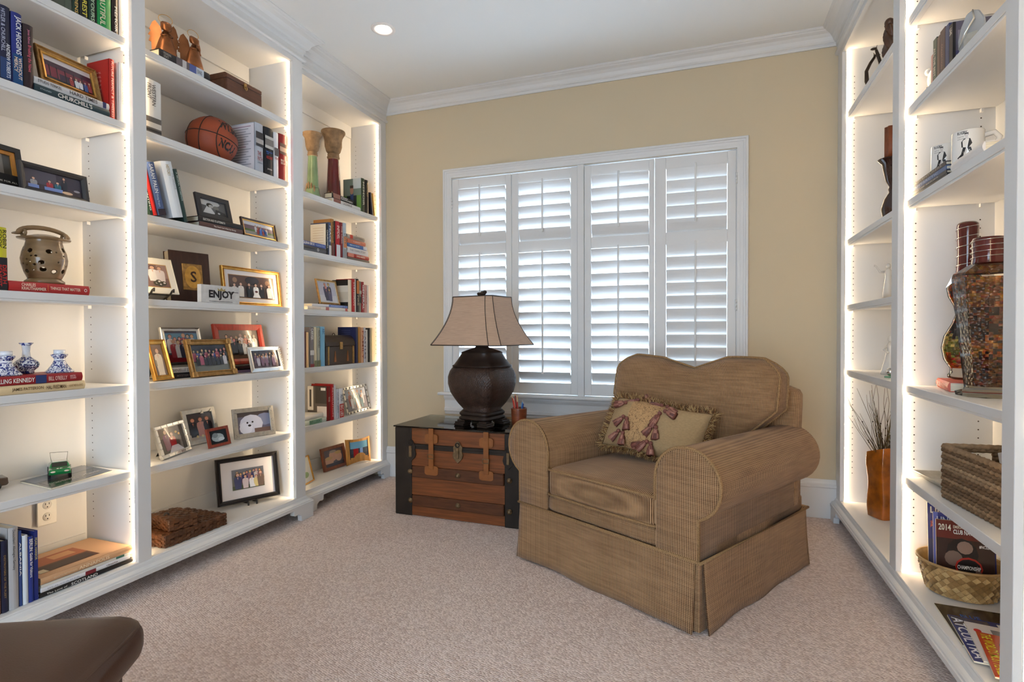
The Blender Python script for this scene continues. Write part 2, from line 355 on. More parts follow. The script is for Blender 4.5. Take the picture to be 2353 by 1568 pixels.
unit('bookcase', 'narrow white built-in bookcase in the left corner, beside the trunk', 'L', FR, BL, [(YE4+.045, YR1, (Z2, Z3, Z4, Z5, Z6))], [(YE4, YE4+.045), (YR1, BACK)], YE4, BACK,
     crown_path=[(FR, YE4-.02), (FR, BACK)], base_path=[(FR, YE4-.02), (FR, BACK-.005)], feet=[(YE4+.03, 1, .16), (BACK-.02, -1, .12)])
unit('bookcase', 'white built-in bookcase along the right wall, behind the armchair', 'R', FB, BR_, [(.86, YS1, (Z3, Z5)), (YQ0, YQ1, (Z1, Z2, Z3, Z5, Z6)), (YP0, YP1, (Z1, Z3, Z4, Z5))], [(.77, .86), (YS1, YQ0), (YQ1, YP0), (YP1, BACK)], .77, BACK,
     crown_path=[(FB, BACK), (FB, .70)], base_path=[(FB, BACK-.005), (FB, .70)], feet=[(BACK-.02, -1, .12)])
# ================================================================== furniture
def rbox(bb, x0, x1, y0, y1, z0, z1, r=.03, n=8, bulge=(0, 0, 0), fn=None, c=(.8, .8, .8, 1)):
    cx, cy, cz = (x0+x1)/2, (y0+y1)/2, (z0+z1)/2; hx, hy, hz = (x1-x0)/2, (y1-y0)/2, (z1-z0)/2
    def g(t): return math.sin(t*PI/2)*.5+t*.5
    def P(a, b, d):
        a2, b2, d2 = g(a), g(b), g(d)
        p = Vector((a2*hx, b2*hy, d2*hz)); q = Vector((max(-hx+r, min(hx-r, p.x)), max(-hy+r, min(hy-r, p.y)), max(-hz+r, min(hz-r, p.z))))
        dv = p-q
        if dv.length > 1e-9: p = q+dv.normalized()*r*min(1, max(abs(dv.x), abs(dv.y), abs(dv.z))/r) if max(abs(dv.x), abs(dv.y), abs(dv.z)) < r-1e-9 else q+dv.normalized()*r
        p.x += bulge[0]*d_(b2, d2)*a2; p.y += bulge[1]*d_(a2, d2)*b2; p.z += bulge[2]*d_(a2, b2)*d2
        p += Vector((cx, cy, cz))
        return fn(p) if fn else p
    def d_(a, b): return (1-a*a)*(1-b*b)
    T = [-1+2*i/n for i in range(n+1)]
    for ax, sg in ((0, 1), (0, -1), (1, 1), (1, -1), (2, 1), (2, -1)):
        vs = []; fs = []
        for i in range(n+1):
            for j in range(n+1):
                a, b = T[i], T[j]; vs.append({0: P(sg, a, b), 1: P(b, sg, a), 2: P(a, b, sg)}[ax])
        for i in range(n):
            for j in range(n):
                k = i*(n+1)+j; f = (k, k+n+1, k+n+2, k+1); fs.append(f if sg > 0 else f[::-1])
        bb.add(vs, fs, c, True)
    return bb
def weld(o):
    bm = bmesh.new(); bm.from_mesh(o.data); bmesh.ops.remove_doubles(bm, verts=bm.verts, dist=1e-5); bmesh.ops.recalc_face_normals(bm, faces=bm.faces); bm.to_mesh(o.data); bm.free(); return o

# ---- ribbed chenille upholstery: fine dark ribs across one axis, broken by short cross dashes
def fabric(name, ax, az, rough=.9):
    m = mat(name, S(180, 146, 104), rough, spec=.15, sheen=.12); N, L, b = nodes(m)
    tc = N.new('ShaderNodeTexCoord'); sp = N.new('ShaderNodeSeparateXYZ'); L.new(tc.outputs['Object'], sp.inputs[0])
    def mth(op, a, v=None):
        q = N.new('ShaderNodeMath'); q.operation = op; L.new(a, q.inputs[0])
        if v is not None:
            if isinstance(v, float): q.inputs[1].default_value = v
            else: L.new(v, q.inputs[1])
        return q.outputs[0]
    cx0 = mth('ADD', sp.outputs[0], sp.outputs[1]) if name == 'ribbed_fabric' else sp.outputs[ax]
    rib = mth('MULTIPLY', mth('ADD', mth('SINE', mth('MULTIPLY', cx0, 2*PI/.0072)), 1.0), .5)
    dash = mth('MULTIPLY', mth('ADD', mth('SINE', mth('MULTIPLY', sp.outputs[az], 2*PI/.0062)), 1.0), .5)
    nz = N.new('ShaderNodeTexNoise'); nz.inputs['Scale'].default_value = 1.0; mp = N.new('ShaderNodeMapping')
    sc = [40, 40, 40]; sc[ax] = 8; sc[az] = 130; mp.inputs['Scale'].default_value = sc; L.new(tc.outputs['Object'], mp.inputs[0]); L.new(mp.outputs[0], nz.inputs['Vector'])
    bl = N.new('ShaderNodeTexNoise'); bl.inputs['Scale'].default_value = 5; L.new(tc.outputs['Object'], bl.inputs['Vector'])
    v = mth('ADD', mth('MULTIPLY', rib, .62), mth('MULTIPLY', dash, .20)); v = mth('ADD', v, mth('MULTIPLY', nz.outputs[0], .34)); v = mth('ADD', v, mth('MULTIPLY', bl.outputs[0], .22))
    cr = N.new('ShaderNodeValToRGB'); e = cr.color_ramp.elements; e[0].position = .36; e[0].color = S(66, 44, 30); e[1].position = .95; e[1].color = S(190, 152, 113)
    k = e.new(.64); k.color = S(144, 106, 72)
    L.new(v, cr.inputs[0]); L.new(cr.outputs[0], b.inputs['Base Color'])
    bp = N.new('ShaderNodeBump'); bp.inputs['Strength'].default_value = .7; bp.inputs['Distance'].default_value = .002; L.new(v, bp.inputs['Height']); L.new(bp.outputs[0], b.inputs['Normal'])
    return m
fx = fabric('ribbed_fabric', 0, 2); fy = fabric('ribbed_fabric_side', 1, 2); ft = fabric('ribbed_fabric_top', 0, 1)
cordm = mat('welt_cord', S(150, 116, 78), .9, noise=(260, .35))
ACH = (-.836, 2.51, 0); ACR = R(-29.5)
ch = empty('armchair', ACH, ACR, 'tan ribbed fabric armchair with rolled arms and a long skirt', 'armchair')
WC, DC = .94, .93
def skirt(p0, p1, n0, m, s0=1, s1=1):
    bb = B(); nx, nz = 40, 8; p0 = Vector(p0); p1 = Vector(p1); n0 = Vector(n0); rr = []
    for side in (0, .006):
        for k in range(nz+1):
            t = k/nz; z = .262*(1-t)+.006*t; row = []
            for i in range(nx+1):
                s = i/nx; p = p0.lerp(p1, s); fl = .012+.010*t*t+.012*t*(s0*(1-s)**10+s1*s**10)+.004*t*math.sin(s*17)
                p = p+n0*(fl-side); row.append((p.x, p.y, z+.004*math.sin(s*9)*t*t))
            rr.append(row)
    fs = []; vs = [p for r in rr for p in r]; n = nx+1
    for k in range(2*nz+1):
        if k == nz: continue
        for i in range(nx):
            f = (k*n+i, k*n+i+1, (k+1)*n+i+1, (k+1)*n+i); fs.append(f if k < nz else f[::-1])
    for i in range(nx): fs.append((nz*n+i, nz*n+i+1, (2*nz+1)*n+i+1, (2*nz+1)*n+i)); fs.append((i, i+1, (nz+1)*n+i+1, (nz+1)*n+i))
    for k in range(nz): fs.append((k*n, (k+1)*n, (nz+2+k)*n, (nz+1+k)*n)); fs.append((k*n+nx, (k+1)*n+nx, (nz+2+k)*n+nx, (nz+1+k)*n+nx))
    bb.add(vs, fs, smooth=True); return orient(bb.build('skirt_panel', m, ch))
skirt((-.004, 0, 0), (WC-.012, 0, 0), (0, -1, 0), fx); skirt((WC, .012, 0), (WC, DC-.012, 0), (1, 0, 0), fy)
skirt((WC, DC, 0), (0, DC, 0), (0, 1, 0), fx); skirt((0, DC, 0), (0, 0, 0), (-1, 0, 0), fy)
for x, y in ((WC, 0), (WC, DC), (0, 0), (0, DC)):
    a = .03; sx = 1 if x else -1; sy = 1 if y else -1
    B().prism([(x-sx*.05, y+sy*.004), (x+sx*.002, y+sy*.002), (x+sx*.004, y-sy*.05), (x-sx*.05, y-sy*.05)], .01, .258, 'z').build('skirt_pleat', fx, ch)
for zz, rr_ in ((.264, .0065),):
    B().tube([(-.012, -.012, zz), (WC+.012, -.012, zz), (WC+.012, DC+.012, zz), (-.012, DC+.012, zz)], rr_, 8, closed=True).build('skirt_welt', cordm, ch)
rbox(B(), .0, WC, .02, DC-.01, .20, .33, .02, 6).build('seat_base', fx, ch)
weld(rbox(B(), .17, .78, -.004, .3, .262, .338, .022, 8).build('front_rail', fx, ch))
def seatfn(p): return p
weld(rbox(B(), .186, .764, -.012, .66, .335, .468, .026, 14, (0, .010, .020)).build('seat_cushion', ft, ch)); sc_ = [o for o in ch.children if o.name.startswith('seat_cushion')][0]
fr_ = B()
for z in (.458, .346): fr_.tube([(.190+.005, .30, z)]+[(.190+.57*i/12, -.014-.008*math.sin(PI*i/12), z+(.004*math.sin(PI*i/12) if z > .4 else 0)) for i in range(13)]+[(.757, .30, z)], .0055, 6)
fr_.build('cushion_welt', cordm, sc_)
def armprof(sg):                       # outline (x,z) for the arm, sg=1 right, -1 left
    inner = .765 if sg > 0 else .185; outer = .94 if sg > 0 else .0; cx_ = .895 if sg > 0 else .052; r = .130
    pts = [(inner, .262), (inner, .45), (inner, .535)]
    for k in range(1, 21):
        a = PI-(PI*1.36)*k/20; pts.append((cx_+sg*r*math.cos(a), .537+r*math.sin(a)))
    pts += [(outer, .415), (outer, .262)]
    return pts
for sg in (-1, 1):
    pr = armprof(sg); bb = B(); YS = [0, .008, .2, .4, .6, .8, .872, .885]
    rr = []
    for k, y in enumerate(YS):
        sc = 1 if 0 < k < len(YS)-1 else .985; mx = sum(p[0] for p in pr)/len(pr); mz = sum(p[1] for p in pr)/len(pr)
        rr.append([(mx+(x-mx)*sc, y, mz+(z-mz)*sc-.012*(y/.88)) for x, z in pr])
    bb.rings(rr, smooth=True); o_ = orient(bb.build('arm', fy, ch))
    bb = B(); mx = sum(p[0] for p in pr)/len(pr); mz = sum(p[1] for p in pr)/len(pr)
    bb.rings([[(mx+(x-mx)*s_, y_, mz+(z-mz)*s_) for x, z in pr] for s_, y_ in ((1.0, .004), (.995, -.008), (.96, -.014), (.6, -.018), (.02, -.019))], smooth=True)
    af_ = orient(bb.build('arm_front', fx, o_))
    B().tube([(x+(.003*(1 if x > mx else -1)), -.010, z) for x, z in pr[1:]], .0062, 8).build('arm_welt', cordm, o_)
# inner back and outer frame
def backlean(p): return Vector((p.x, p.y+(p.z-.26)*.10, p.z))
weld(rbox(B(), .015, .945, .775, .885, .262, .832, .050, 10, fn=backlean).build('back_frame', fx, ch))
bb = B(); rr = []; nz_, nr = 26, 48
for k in range(nz_+1):
    t = k/nz_; z = .445+.515*t
    w = .30+.145*max(0, min(1, (z-.60)/.14)); e = max(0, (t-.84)/.16); w *= (1-.20*e**2); w *= (1-.25*max(0, (.10-t)/.10)**2)
    th = .105*math.sqrt(max(.004, 1-abs(2*t-1)**3.2))+.006
    row = []
    for j in range(nr):
        a = 2*PI*j/nr; ca, sa = math.cos(a), math.sin(a); px = w*math.copysign(abs(ca)**.34, ca); py = th*math.copysign(abs(sa)**.6, sa)
        nt = .062*math.exp(-((px-.035)/.055)**2)+.018*math.exp(-((px-.0)/.16)**2); fall = max(0, (t-.35)/.65)**2.2
        if sa > 0: nt = nt*1.5+.020*math.exp(-((px-.035)/.09)**2)
        if sa < 0: py += .020*math.exp(-((px-.04+.5*(1-t)*.15)/.05)**2)*max(0, (t-.55)/.45)
        row.append((.487+px, .655+py+(z-.445)*.17, z-nt*fall+.006*math.sin(px*9)*t))
    rr.append(row)
bb.rings(rr, smooth=True); bc0 = orient(bb.build('back_cushion', fx, ch))
for sy_ in (-1, 1):
    pts = []
    for k in range(4, nz_+1): row = rr[k]; j = min(range(nr), key=lambda q: (abs((2*PI*q/nr) % (2*PI)-(PI-.35*sy_*(-1) if False else (PI+.30 if sy_ < 0 else PI-.30))))); pts.append(Vector(row[j])+Vector((-.003, -.003*(-sy_), 0)))
    row = rr[nz_]; 
    j0 = min(range(nr), key=lambda q: abs(2*PI*q/nr-(PI+.30 if sy_ < 0 else PI-.30))); seq = []
    j1 = min(range(nr), key=lambda q: abs(2*PI*q/nr-((2*PI-.30) if sy_ < 0 else .30)))
    j = j0
    while j != j1: seq.append(Vector(row[j])+Vector((0, 0, .003))); j = (j+1) % nr if sy_ < 0 else (j-1) % nr
    end = []
    for k in range(nz_, 3, -1): end.append(Vector(rr[k][j1])+Vector((.003, 0, 0)))
    B().tube(pts+seq[1:]+end, .0055, 6).build('back_cushion_welt', cordm, bc0)

# ---- throw pillow with fringe, tapestry panel and tassels
pm = mat('pillow_linen', S(170, 141, 102), .9, noise=(90, .14, (1, 1, 5)), bump=(400, .4))
tap = mat('pillow_tapestry', S(190, 152, 108), .8); N, L, b = nodes(tap)
tc = N.new('ShaderNodeTexCoord'); vo = N.new('ShaderNodeTexNoise'); vo.inputs['Scale'].default_value = 26; vo.inputs['Distortion'].default_value = 3.2; L.new(tc.outputs['Object'], vo.inputs['Vector'])
cr = N.new('ShaderNodeValToRGB'); e = cr.color_ramp.elements; e[0].position = .41; e[0].color = S(186, 146, 100); e[1].position = .52; e[1].color = S(186, 146, 100); k = e.new(.455); k.color = S(84, 52, 30); k2 = e.new(.495); k2.color = S(190, 152, 106); L.new(vo.outputs[0], cr.inputs[0]); L.new(cr.outputs[0], b.inputs['Base Color'])
frm = mat('fringe_thread', None, .7); tsm = mat('tassel_thread', None, .55, spec=.5)
cR, sR = math.cos(ACR), math.sin(ACR)
def chw(x, y, z): return (ACH[0]+cR*x-sR*y, ACH[1]+sR*x+cR*y, z)
pl = empty('throw_pillow', chw(.462, .325, .487), ACR+R(4), 'small tan lumbar pillow with tassels and fringe resting on the armchair seat', 'pillow')
LEAN = Matrix.Translation((0, .045, .018)) @ Matrix.Rotation(R(-30), 4, 'X') @ Matrix.Rotation(R(3.0), 4, 'Y')
HW, HH = .255, .132; TH = .072
def pil(a, b, sg, ex=0):
    w = 1-.06*(1-a*a)*0; x = a*HW*(1-.05*(1-abs(b))**1.0*0-.045*(1-b*b)); z = b*HH*(1-.07*(1-a*a))
    t = TH*((1-a**4)*(1-b**4))**.55
    return (x, -sg*(t+ex)+.02*math.sin(a*2.5), z+HH)
bb = B(LEAN)
for sg in (1, -1):
    n = 20; vs = [pil(-1+2*i/n, -1+2*j/n, sg) for i in range(n+1) for j in range(n+1)]; fs = []
    for i in range(n):
        for j in range(n): k = i*(n+1)+j; f = (k, k+n+1, k+n+2, k+1); fs.append(f if sg > 0 else f[::-1])
    bb.add(vs, fs, smooth=True)
weld(bb.build('pillow_cover', pm, pl))
bb = B(LEAN); n = 16; A0, A1 = -.46, .14
vs = [pil(A0+(A1-A0)*i/n, -.97+1.94*j/n, 1, .0022) for i in range(n+1) for j in range(n+1)]
bb.add(vs, [(i*(n+1)+j, (i+1)*(n+1)+j, (i+1)*(n+1)+j+1, i*(n+1)+j+1) for i in range(n) for j in range(n)], smooth=True); bb.build('tapestry_panel', tap, pl)
rnd = random.Random(5); bb = B(LEAN)
for q in range(2600):
    s = q/2600*4; e_ = int(s); t = (s-e_)*2-1
    a, b2 = [(t, -1), (1, t), (-t, 1), (-1, -t)][e_]; nd = [(0, -1), (1, 0), (0, 1), (-1, 0)][e_]
    p = Vector(pil(a*.99, b2*.99, 1)); ln = rnd.uniform(.022, .042); w = .0013
    dx, dz = nd[0]+rnd.uniform(-.7, .7), nd[1]+rnd.uniform(-.7, .7); dy = rnd.uniform(-.9, .5); dv = Vector((dx, dy, dz)).normalized()*ln
    sd = Vector((dz, 0, -dx)).normalized()*w; mid = p+dv*.5+Vector((0, rnd.uniform(-.004, .004), 0))
    c = rnd.choice([S(132, 92, 48), S(170, 134, 82), S(84, 58, 34), S(112, 70, 44), S(190, 158, 108)])
    bb.add([p-sd, p+sd, mid+sd*1.2, mid-sd*1.2, p+dv], [(0, 1, 2, 3), (3, 2, 4)], c)
tag(bb.build('fringe', frm, pl), kind='stuff')
def tassel(a, b2, ang, ln=.040):
    p = Vector(pil(a, b2, 1, .010)); M = LEAN @ Matrix.Translation(p) @ Matrix.Rotation(R(ang), 4, 'Y') @ Matrix.Scale(1.45, 4)
    bb = B(M); c1, c2 = S(126, 74, 62), S(164, 114, 96)
    bb.lathe([(.002, .006), (.0065, .003), (.0075, -.002), (.0045, -.006)], 8, c=c1)
    n = 18; rr = []
    for r, z in ((.0045, -.006), (.008, -.012), (.0105, -.024), (.0125, -ln)):
        rr.append([(r*(1.0+.16*(j % 2))*math.cos(2*PI*j/n), min(.012, .75*r*math.sin(2*PI*j/n)), z+(rnd.uniform(-.003, .002) if z == -ln else 0)) for j in range(n)])
    cs = [c1, c2, c2, c1]
    vs = [q for r in rr for q in r]; fs = []; cc = []
    for i in range(3):
        for j in range(n): fs.append((i*n+j, i*n+(j+1) % n, (i+1)*n+(j+1) % n, (i+1)*n+j)); cc.append(rnd.choice([c1, c2, S(146, 96, 82), S(104, 58, 50)]))
    fs.append(tuple(3*n+j for j in range(n))); cc.append(c1); bb.add(vs, fs, cc, True); bb.build('tassel', tsm, pl)
for a, b2, g in ((-.60, .66, 70), (-.42, .93, 60), (-.20, 1.0, 120), (-.10, 1.0, 30), (.06, .93, 80), (.17, .92, -60), (.22, .66, -75), (.15, .52, 20), (.12, .36, 10), (.10, -.02, 28), (.17, -.05, -14), (-.52, .06, 38), (-.44, .02, -16), (-.52, -.52, 30), (-.42, -.56, -10), (.08, -.66, 40), (.15, -.68, -16), (.02, -.72, 60)):
    tassel(a, b2, g)

# ---- steamer trunk
twood = mat('trunk_wood', S(122, 68, 35), .38, noise=(9, .30, (.6, 6, 9)), coat=.15); tstrap = mat('trunk_strap', S(88, 50, 28), .42, noise=(12, .3, (1, 6, 8)))
tdark = mat('trunk_iron', S(46, 38, 32), .55, .35, noise=(7, .4), bump=(60, .3)); tbrass = mat('trunk_brass', S(128, 108, 82), .42, .8, noise=(40, .3)); tleath = mat('trunk_leather', S(144, 86, 40), .5, noise=(30, .15), bump=(200, .2))
TX0, TX1, TY0, TY1, TZ = -1.752, -.955, 2.852, 3.30, .522
tr = empty('steamer_trunk', (TX0, TY0, 0), R(-1.0), 'antique wooden steamer trunk with dark iron ends and leather straps', 'trunk')
Wt, Dt = TX1-TX0, TY1-TY0
B().box(.008, .010, .008, Wt-.008, Dt, TZ-.004).build('body', tstrap, tr)
bz = [(.004, .062), (.126, .232), (.298, .400), (.430, .518)]
for z0, z1 in bz:
    B().box(.112, .002, z0, Wt-.092, .012, z1).build('front_board', twood, tr, bevel=.002)
for z0, z1 in ((.062, .126), (.232, .298)): B().box(.118, -.008, z0, Wt-.096, .010, z1).build('wood_slat', tstrap, tr, bevel=.004)
B().box(.112, -.004, .400, Wt-.092, .010, .414).build('lid_seam', tdark, tr, bevel=.001); B().box(.112, -.006, .414, Wt-.092, .010, .430).build('lid_rim', tdark, tr, bevel=.002)
for a, b2 in ((0, .114), (Wt-.094, Wt)):
    bb = B().box(a, -.002, .0, b2, .02, TZ); o_ = bb.build('corner_plate', tdark, tr, bevel=.006, seg=2)
for a in (0, Wt-.010): B().box(a, .0, .0, a+.010, Dt, TZ).build('end_panel', tdark, tr, bevel=.003)
for k in range(5): B().box(.004, .004+k*(Dt-.008)/5, TZ-.006, Wt-.004, .004+(k+1)*(Dt-.008)/5-.002, TZ+.002).build('top_board', twood if k % 2 else tstrap, tr, bevel=.0015)
for x in (.108, .420, .736):
    for z in (.266, .094): B().lathe([(.002, .014), (.008, .012), (.010, .006), (.015, .004), (.016, 0)], 14).xform_last(14*5, (0, 0, 0), (1, 1, 1)).build('stud', tbrass, tr).matrix_local = Matrix.Translation((x, -.008, z)) @ Matrix.Rotation(R(90), 4, 'X')
def bone(bb, x, z, w, h, y0, y1):
    pts = []
    for cx_, sg in ((x+w/2-h*.45, 1), (x-w/2+h*.45, -1)):
        for cz_, a0 in (((z+sg*h*.28), 90 if sg > 0 else 270), ((z-sg*h*.28), -90 if sg > 0 else 90)): pass
    for k in range(9): a = R(110-k*25); pts.append((x+w/2-h*.42+h*.42*math.cos(a), z+h*.26+h*.36*math.sin(a)*.8)) if k < 5 else pts.append((x+w/2-h*.42+h*.42*math.cos(a), z-h*.26+h*.36*math.sin(a)*.8))
    pts += [(2*x-px, 2*z-pz) for px, pz in pts]
    bb.prism(pts, y0, y1, 'y')
for x in (.250, .598):
    bb = B(); bb.box(x-.016, -.016, .290, x+.016, -.010, .528); ls_ = bb.build('leather_strap', tleath, tr, bevel=.002)
    for z, w in ((.468, .085), (.282, .088)): bb = B(); bone(bb, x, z, w, .05, -.012, -.006); orient(bb.build('strap_patch', tleath, ls_))
    bb = B(); z = .365
    for a0, a1, z0, z1 in ((-.019, .019, z+.010, z+.013), (-.019, .019, z-.013, z-.010), (-.020, -.017, z-.013, z+.013), (.017, .020, z-.013, z+.013)): bb.box(x+a0, -.021, z0, x+a1, -.017, z1)
    bb.build('buckle', tbrass, ls_)
def hardware(x, z, s, name):
    bb = B(); pts = [(0, .066), (.012, .058), (.018, .044), (.030, .030), (.026, .008), (.033, -.016), (.026, -.036), (.014, -.048), (0, -.062)]
    pts = pts+[(-a, b2) for a, b2 in pts[-2:0:-1]]
    bb.prism([(x+a*s, z+b2*s) for a, b2 in pts], -.010, -.002, 'y'); o_ = orient(bb.build(name, tbrass if name == 'lock_plate' else tdark, tr, bevel=.0015))
    bb = B(); bb.box(x-.009*s, -.018, z-.034*s, x+.009*s, -.010, z+.030*s); bb.build('hasp', tbrass, o_, bevel=.003)
    bb = B(); bb.tube([(x+.012*s*math.cos(2*PI*k/12), -.014, z+.044*s+.012*s*math.sin(2*PI*k/12)) for k in range(12)], .0028, 6, closed=True); bb.build('ring', tdark, o_)
hardware(.420, .398, 1.0, 'lock_plate'); hardware(.112, .388, 1.05, 'latch'); hardware(.730, .390, 1.05, 'latch')
gl = mat('tabletop_glass', S(196, 214, 204), .03, trans=.9, ior=1.45, spec=.6)
N, L, b = nodes(gl); mx = N.new('ShaderNodeMixShader'); tp = N.new('ShaderNodeBsdfTransparent'); tp.inputs[0].default_value = (.80, .86, .82, 1); fz = N.new('ShaderNodeFresnel'); fz.inputs[0].default_value = 1.65; gs = N.new('ShaderNodeBsdfGlossy'); gs.inputs[1].default_value = .02
L.new(fz.outputs[0], mx.inputs[0]); L.new(tp.outputs[0], mx.inputs[1]); L.new(gs.outputs[0], mx.inputs[2]); L.new(mx.outputs[0], N['Material Output'].inputs[0])
gt = B().box(-.008, -.008, 0, Wt+.008, Dt+.004, .008).build('glass_sheet', gl, None, bevel=.002); gt.location = (TX0, TY0, TZ+.0025); gt.rotation_euler = (0, 0, R(-1)); tag(gt, 'clear glass sheet lying on top of the wooden trunk', 'glass sheet')
GZ = TZ+.0107

# ---- table lamp
lbody = mat('lamp_leather', S(58, 40, 32), .38, noise=(20, .35)); N, L, b = nodes(lbody)
tc = N.new('ShaderNodeTexCoord'); mp = N.new('ShaderNodeMapping'); mp.inputs['Rotation'].default_value = (0, R(35), R(10)); mp.inputs['Scale'].default_value = (130, 130, 70); vo = N.new('ShaderNodeTexVoronoi'); vo.inputs['Scale'].default_value = 1; vo.inputs['Randomness'].default_value = .25; L.new(tc.outputs['Object'], mp.inputs[0]); L.new(mp.outputs[0], vo.inputs['Vector'])
bp = N.new('ShaderNodeBump'); bp.inputs['Strength'].default_value = .8; bp.inputs['Distance'].default_value = .004; L.new(vo.outputs[0], bp.inputs['Height']); L.new(bp.outputs[0], b.inputs['Normal'])
ldark = mat('lamp_bronze', S(44, 32, 26), .4, .2, noise=(20, .3)); lsh = mat('lamp_shade_silk', S(186, 156, 132), .75, noise=(26, .13, (.7, .7, 16)), sheen=.3)
lp = empty('table_lamp', (-1.266, 3.045, GZ), R(-14), 'dark brown leather table lamp with a flared taupe shade standing on the trunk', 'lamp')
def sqring(w, d, z, ch_, n=5):     # rounded/chamfered rectangle ring
    pts = []
    for sx, sy in ((1, 1), (-1, 1), (-1, -1), (1, -1)):
        a, b2 = (w-ch_, d), (w, d-ch_)
        c = [(sx*a[0], sy*a[1]), (sx*b2[0], sy*b2[1])] if sx*sy < 0 else [(sx*b2[0], sy*b2[1]), (sx*a[0], sy*a[1])]
        pts += c
    return [(x, y, z) for x, y in pts]
def rring(w, z, e=.36, n=40, d=None):
    d = d or w
    return [(w*math.copysign(abs(math.cos(2*PI*j/n))**e, math.cos(2*PI*j/n)), d*math.copysign(abs(math.sin(2*PI*j/n))**e, math.sin(2*PI*j/n)), z) for j in range(n)]
zs = [(.086, .108), (.096, .098), (.13, .125), (.16, .144), (.20, .166), (.25, .178), (.29, .178), (.325, .168), (.352, .150)]
B().rings([rring(w, z, .5, d=w*.94) for z, w in zs], smooth=True).build('body', lbody, lp)
B().rings([rring(w, z, .5, d=w*.94) for z, w in ((.350, .151), (.354, .156), (.360, .152), (.362, .146), (.39, .128), (.428, .106), (.434, .108), (.438, .104), (.452, .07), (.462, .04), (.468, .034), (.485, .032), (.49, .03))], smooth=True).build('shoulder', ldark, lp)
for k in range(4):
    a = R(45+90*k); B().tube([(w*.80*1.13*math.cos(a), w*.80*1.13*.94*math.sin(a), z) for z, w in zs], .0035, 6).build('seam', ldark, lp)
B().rings([rring(w, z, .35) for z, w in ((.034, .098), (.040, .112), (.050, .112), (.056, .103), (.060, .103), (.066, .110), (.076, .110), (.082, .104), (.088, .100))], smooth=True).build('plinth', ldark, lp)
for sx in (-1, 1):
    for sy in (-1, 1):
        bb = B(); bb.box(sx*.045, sy*.045, .012, sx*.118, sy*.118, .024); bb.box(sx*.052, sy*.052, .022, sx*.108, sy*.108, .036); bb.box(sx*.05, sy*.05, .0, sx*.122, sy*.122, .013); bb.build('foot', ldark, lp, bevel=.003)
bb = B(); prof = []
for k in range(13):
    t = k/12; w = .148+(.258-.148)*t**1.75; d = w*.86; c_ = .030+.020*t; prof.append(sqring(w, d, .765-.285*t, c_))
sh = B(); inn = [[(x*.985, y*.985, z) for x, y, z in r] for r in prof]; sh.rings(prof, caps=False, smooth=False); sh.rings([r for r in inn[::-1]], caps=False, smooth=False)
shd = sh.build('shade', lsh, lp)
for k in range(8): B().tube([(r[k][0]*1.003, r[k][1]*1.003, r[k][2]) for r in prof], .0022, 5).build('shade_seam', ldark, shd)
for r, z in ((prof[0], .765), (prof[-1], .480)): B().tube([(x, y, z) for x, y, _ in r], .003, 5, closed=True).build('shade_trim', ldark, shd)
B().tube([(0, 0, .485), (0, 0, .79)], .004, 6).build('harp_rod', ldark, lp)
for sx, sy in ((1, 0), (0, 1)): B().tube([(-.148*sx, -.127*sy, .758), (.148*sx, .127*sy, .758)], .0018, 5).build('spider', ldark, lp)
bb = B(); bb.lathe([(.004, .766), (.013, .768), (.013, .774), (.006, .776)], 12); bb.ell((0, 0, .786), .030, .014, .012, 12, 8); bb.ell((.022, 0, .796), .014, .012, .011, 10, 6); bb.ell((-.022, 0, .787), .012, .012, .010, 10, 6); bb.ell((.004, 0, .797), .010, .008, .006, 8, 6); bb.build('finial', ldark, lp)
# ---- pencil cup
cupm = mat('cup_wood', S(122, 62, 36), .3, noise=(18, .3, (1, 1, 6)), coat=.3)
CPX, CPY = xAt(1192.5, 3.03, .6), 3.03
cu = empty('pencil_cup', (CPX, CPY, GZ), 0, 'reddish wooden pencil cup on the trunk beside the armchair', 'cup')
B().lathe([(.030, 0), (.040, .002), (.044, .05), (.047, .105), (.047, .112), (.042, .112), (.040, .06), (.036, .010), (.001, .010)], 28).build('cup', cupm, cu)
PC = [(S(186, 40, 34), 'red pencil'), (S(150, 34, 30), 'dark red pencil'), (S(206, 86, 64), 'coral pencil'), (S(214, 170, 120), 'natural wood pencil'), (S(172, 44, 40), 'scarlet pencil'), (S(60, 130, 190), 'light blue pen'), (S(34, 50, 120), 'navy blue pen')]
PX = [(-.022, .0, -.030, .172), (-.014, .012, -.022, .186), (-.010, -.016, -.026, .160), (-.002, .006, -.016, .176), (.002, -.010, -.014, .150), (.012, .004, .012, .148), (.020, -.006, .016, .140)]
for (c, nm), (x, y, dx, ln) in zip(PC, PX):
    p = empty('pencil' if 'pencil' in nm else 'pen', (CPX+x*.6, CPY+y*.6, GZ+.012), 0, nm+' leaning in the wooden cup on the trunk', 'pencil' if 'pencil' in nm else 'pen', 'pencils in the wooden cup')
    e0 = Vector((0, 0, .002)); e1 = Vector((x*.4+dx*.7, y*.5, ln)); d = (e1-e0)
    B().tube([e0, e0+d*.90], .0036, 6, c).build('barrel', 'print', p)
    B().tube([e0+d*.90, e0+d*.985], [.0036, .0008], 6, S(222, 178, 132) if 'pencil' in nm else S(200, 205, 210)).build('tip', 'print', p)
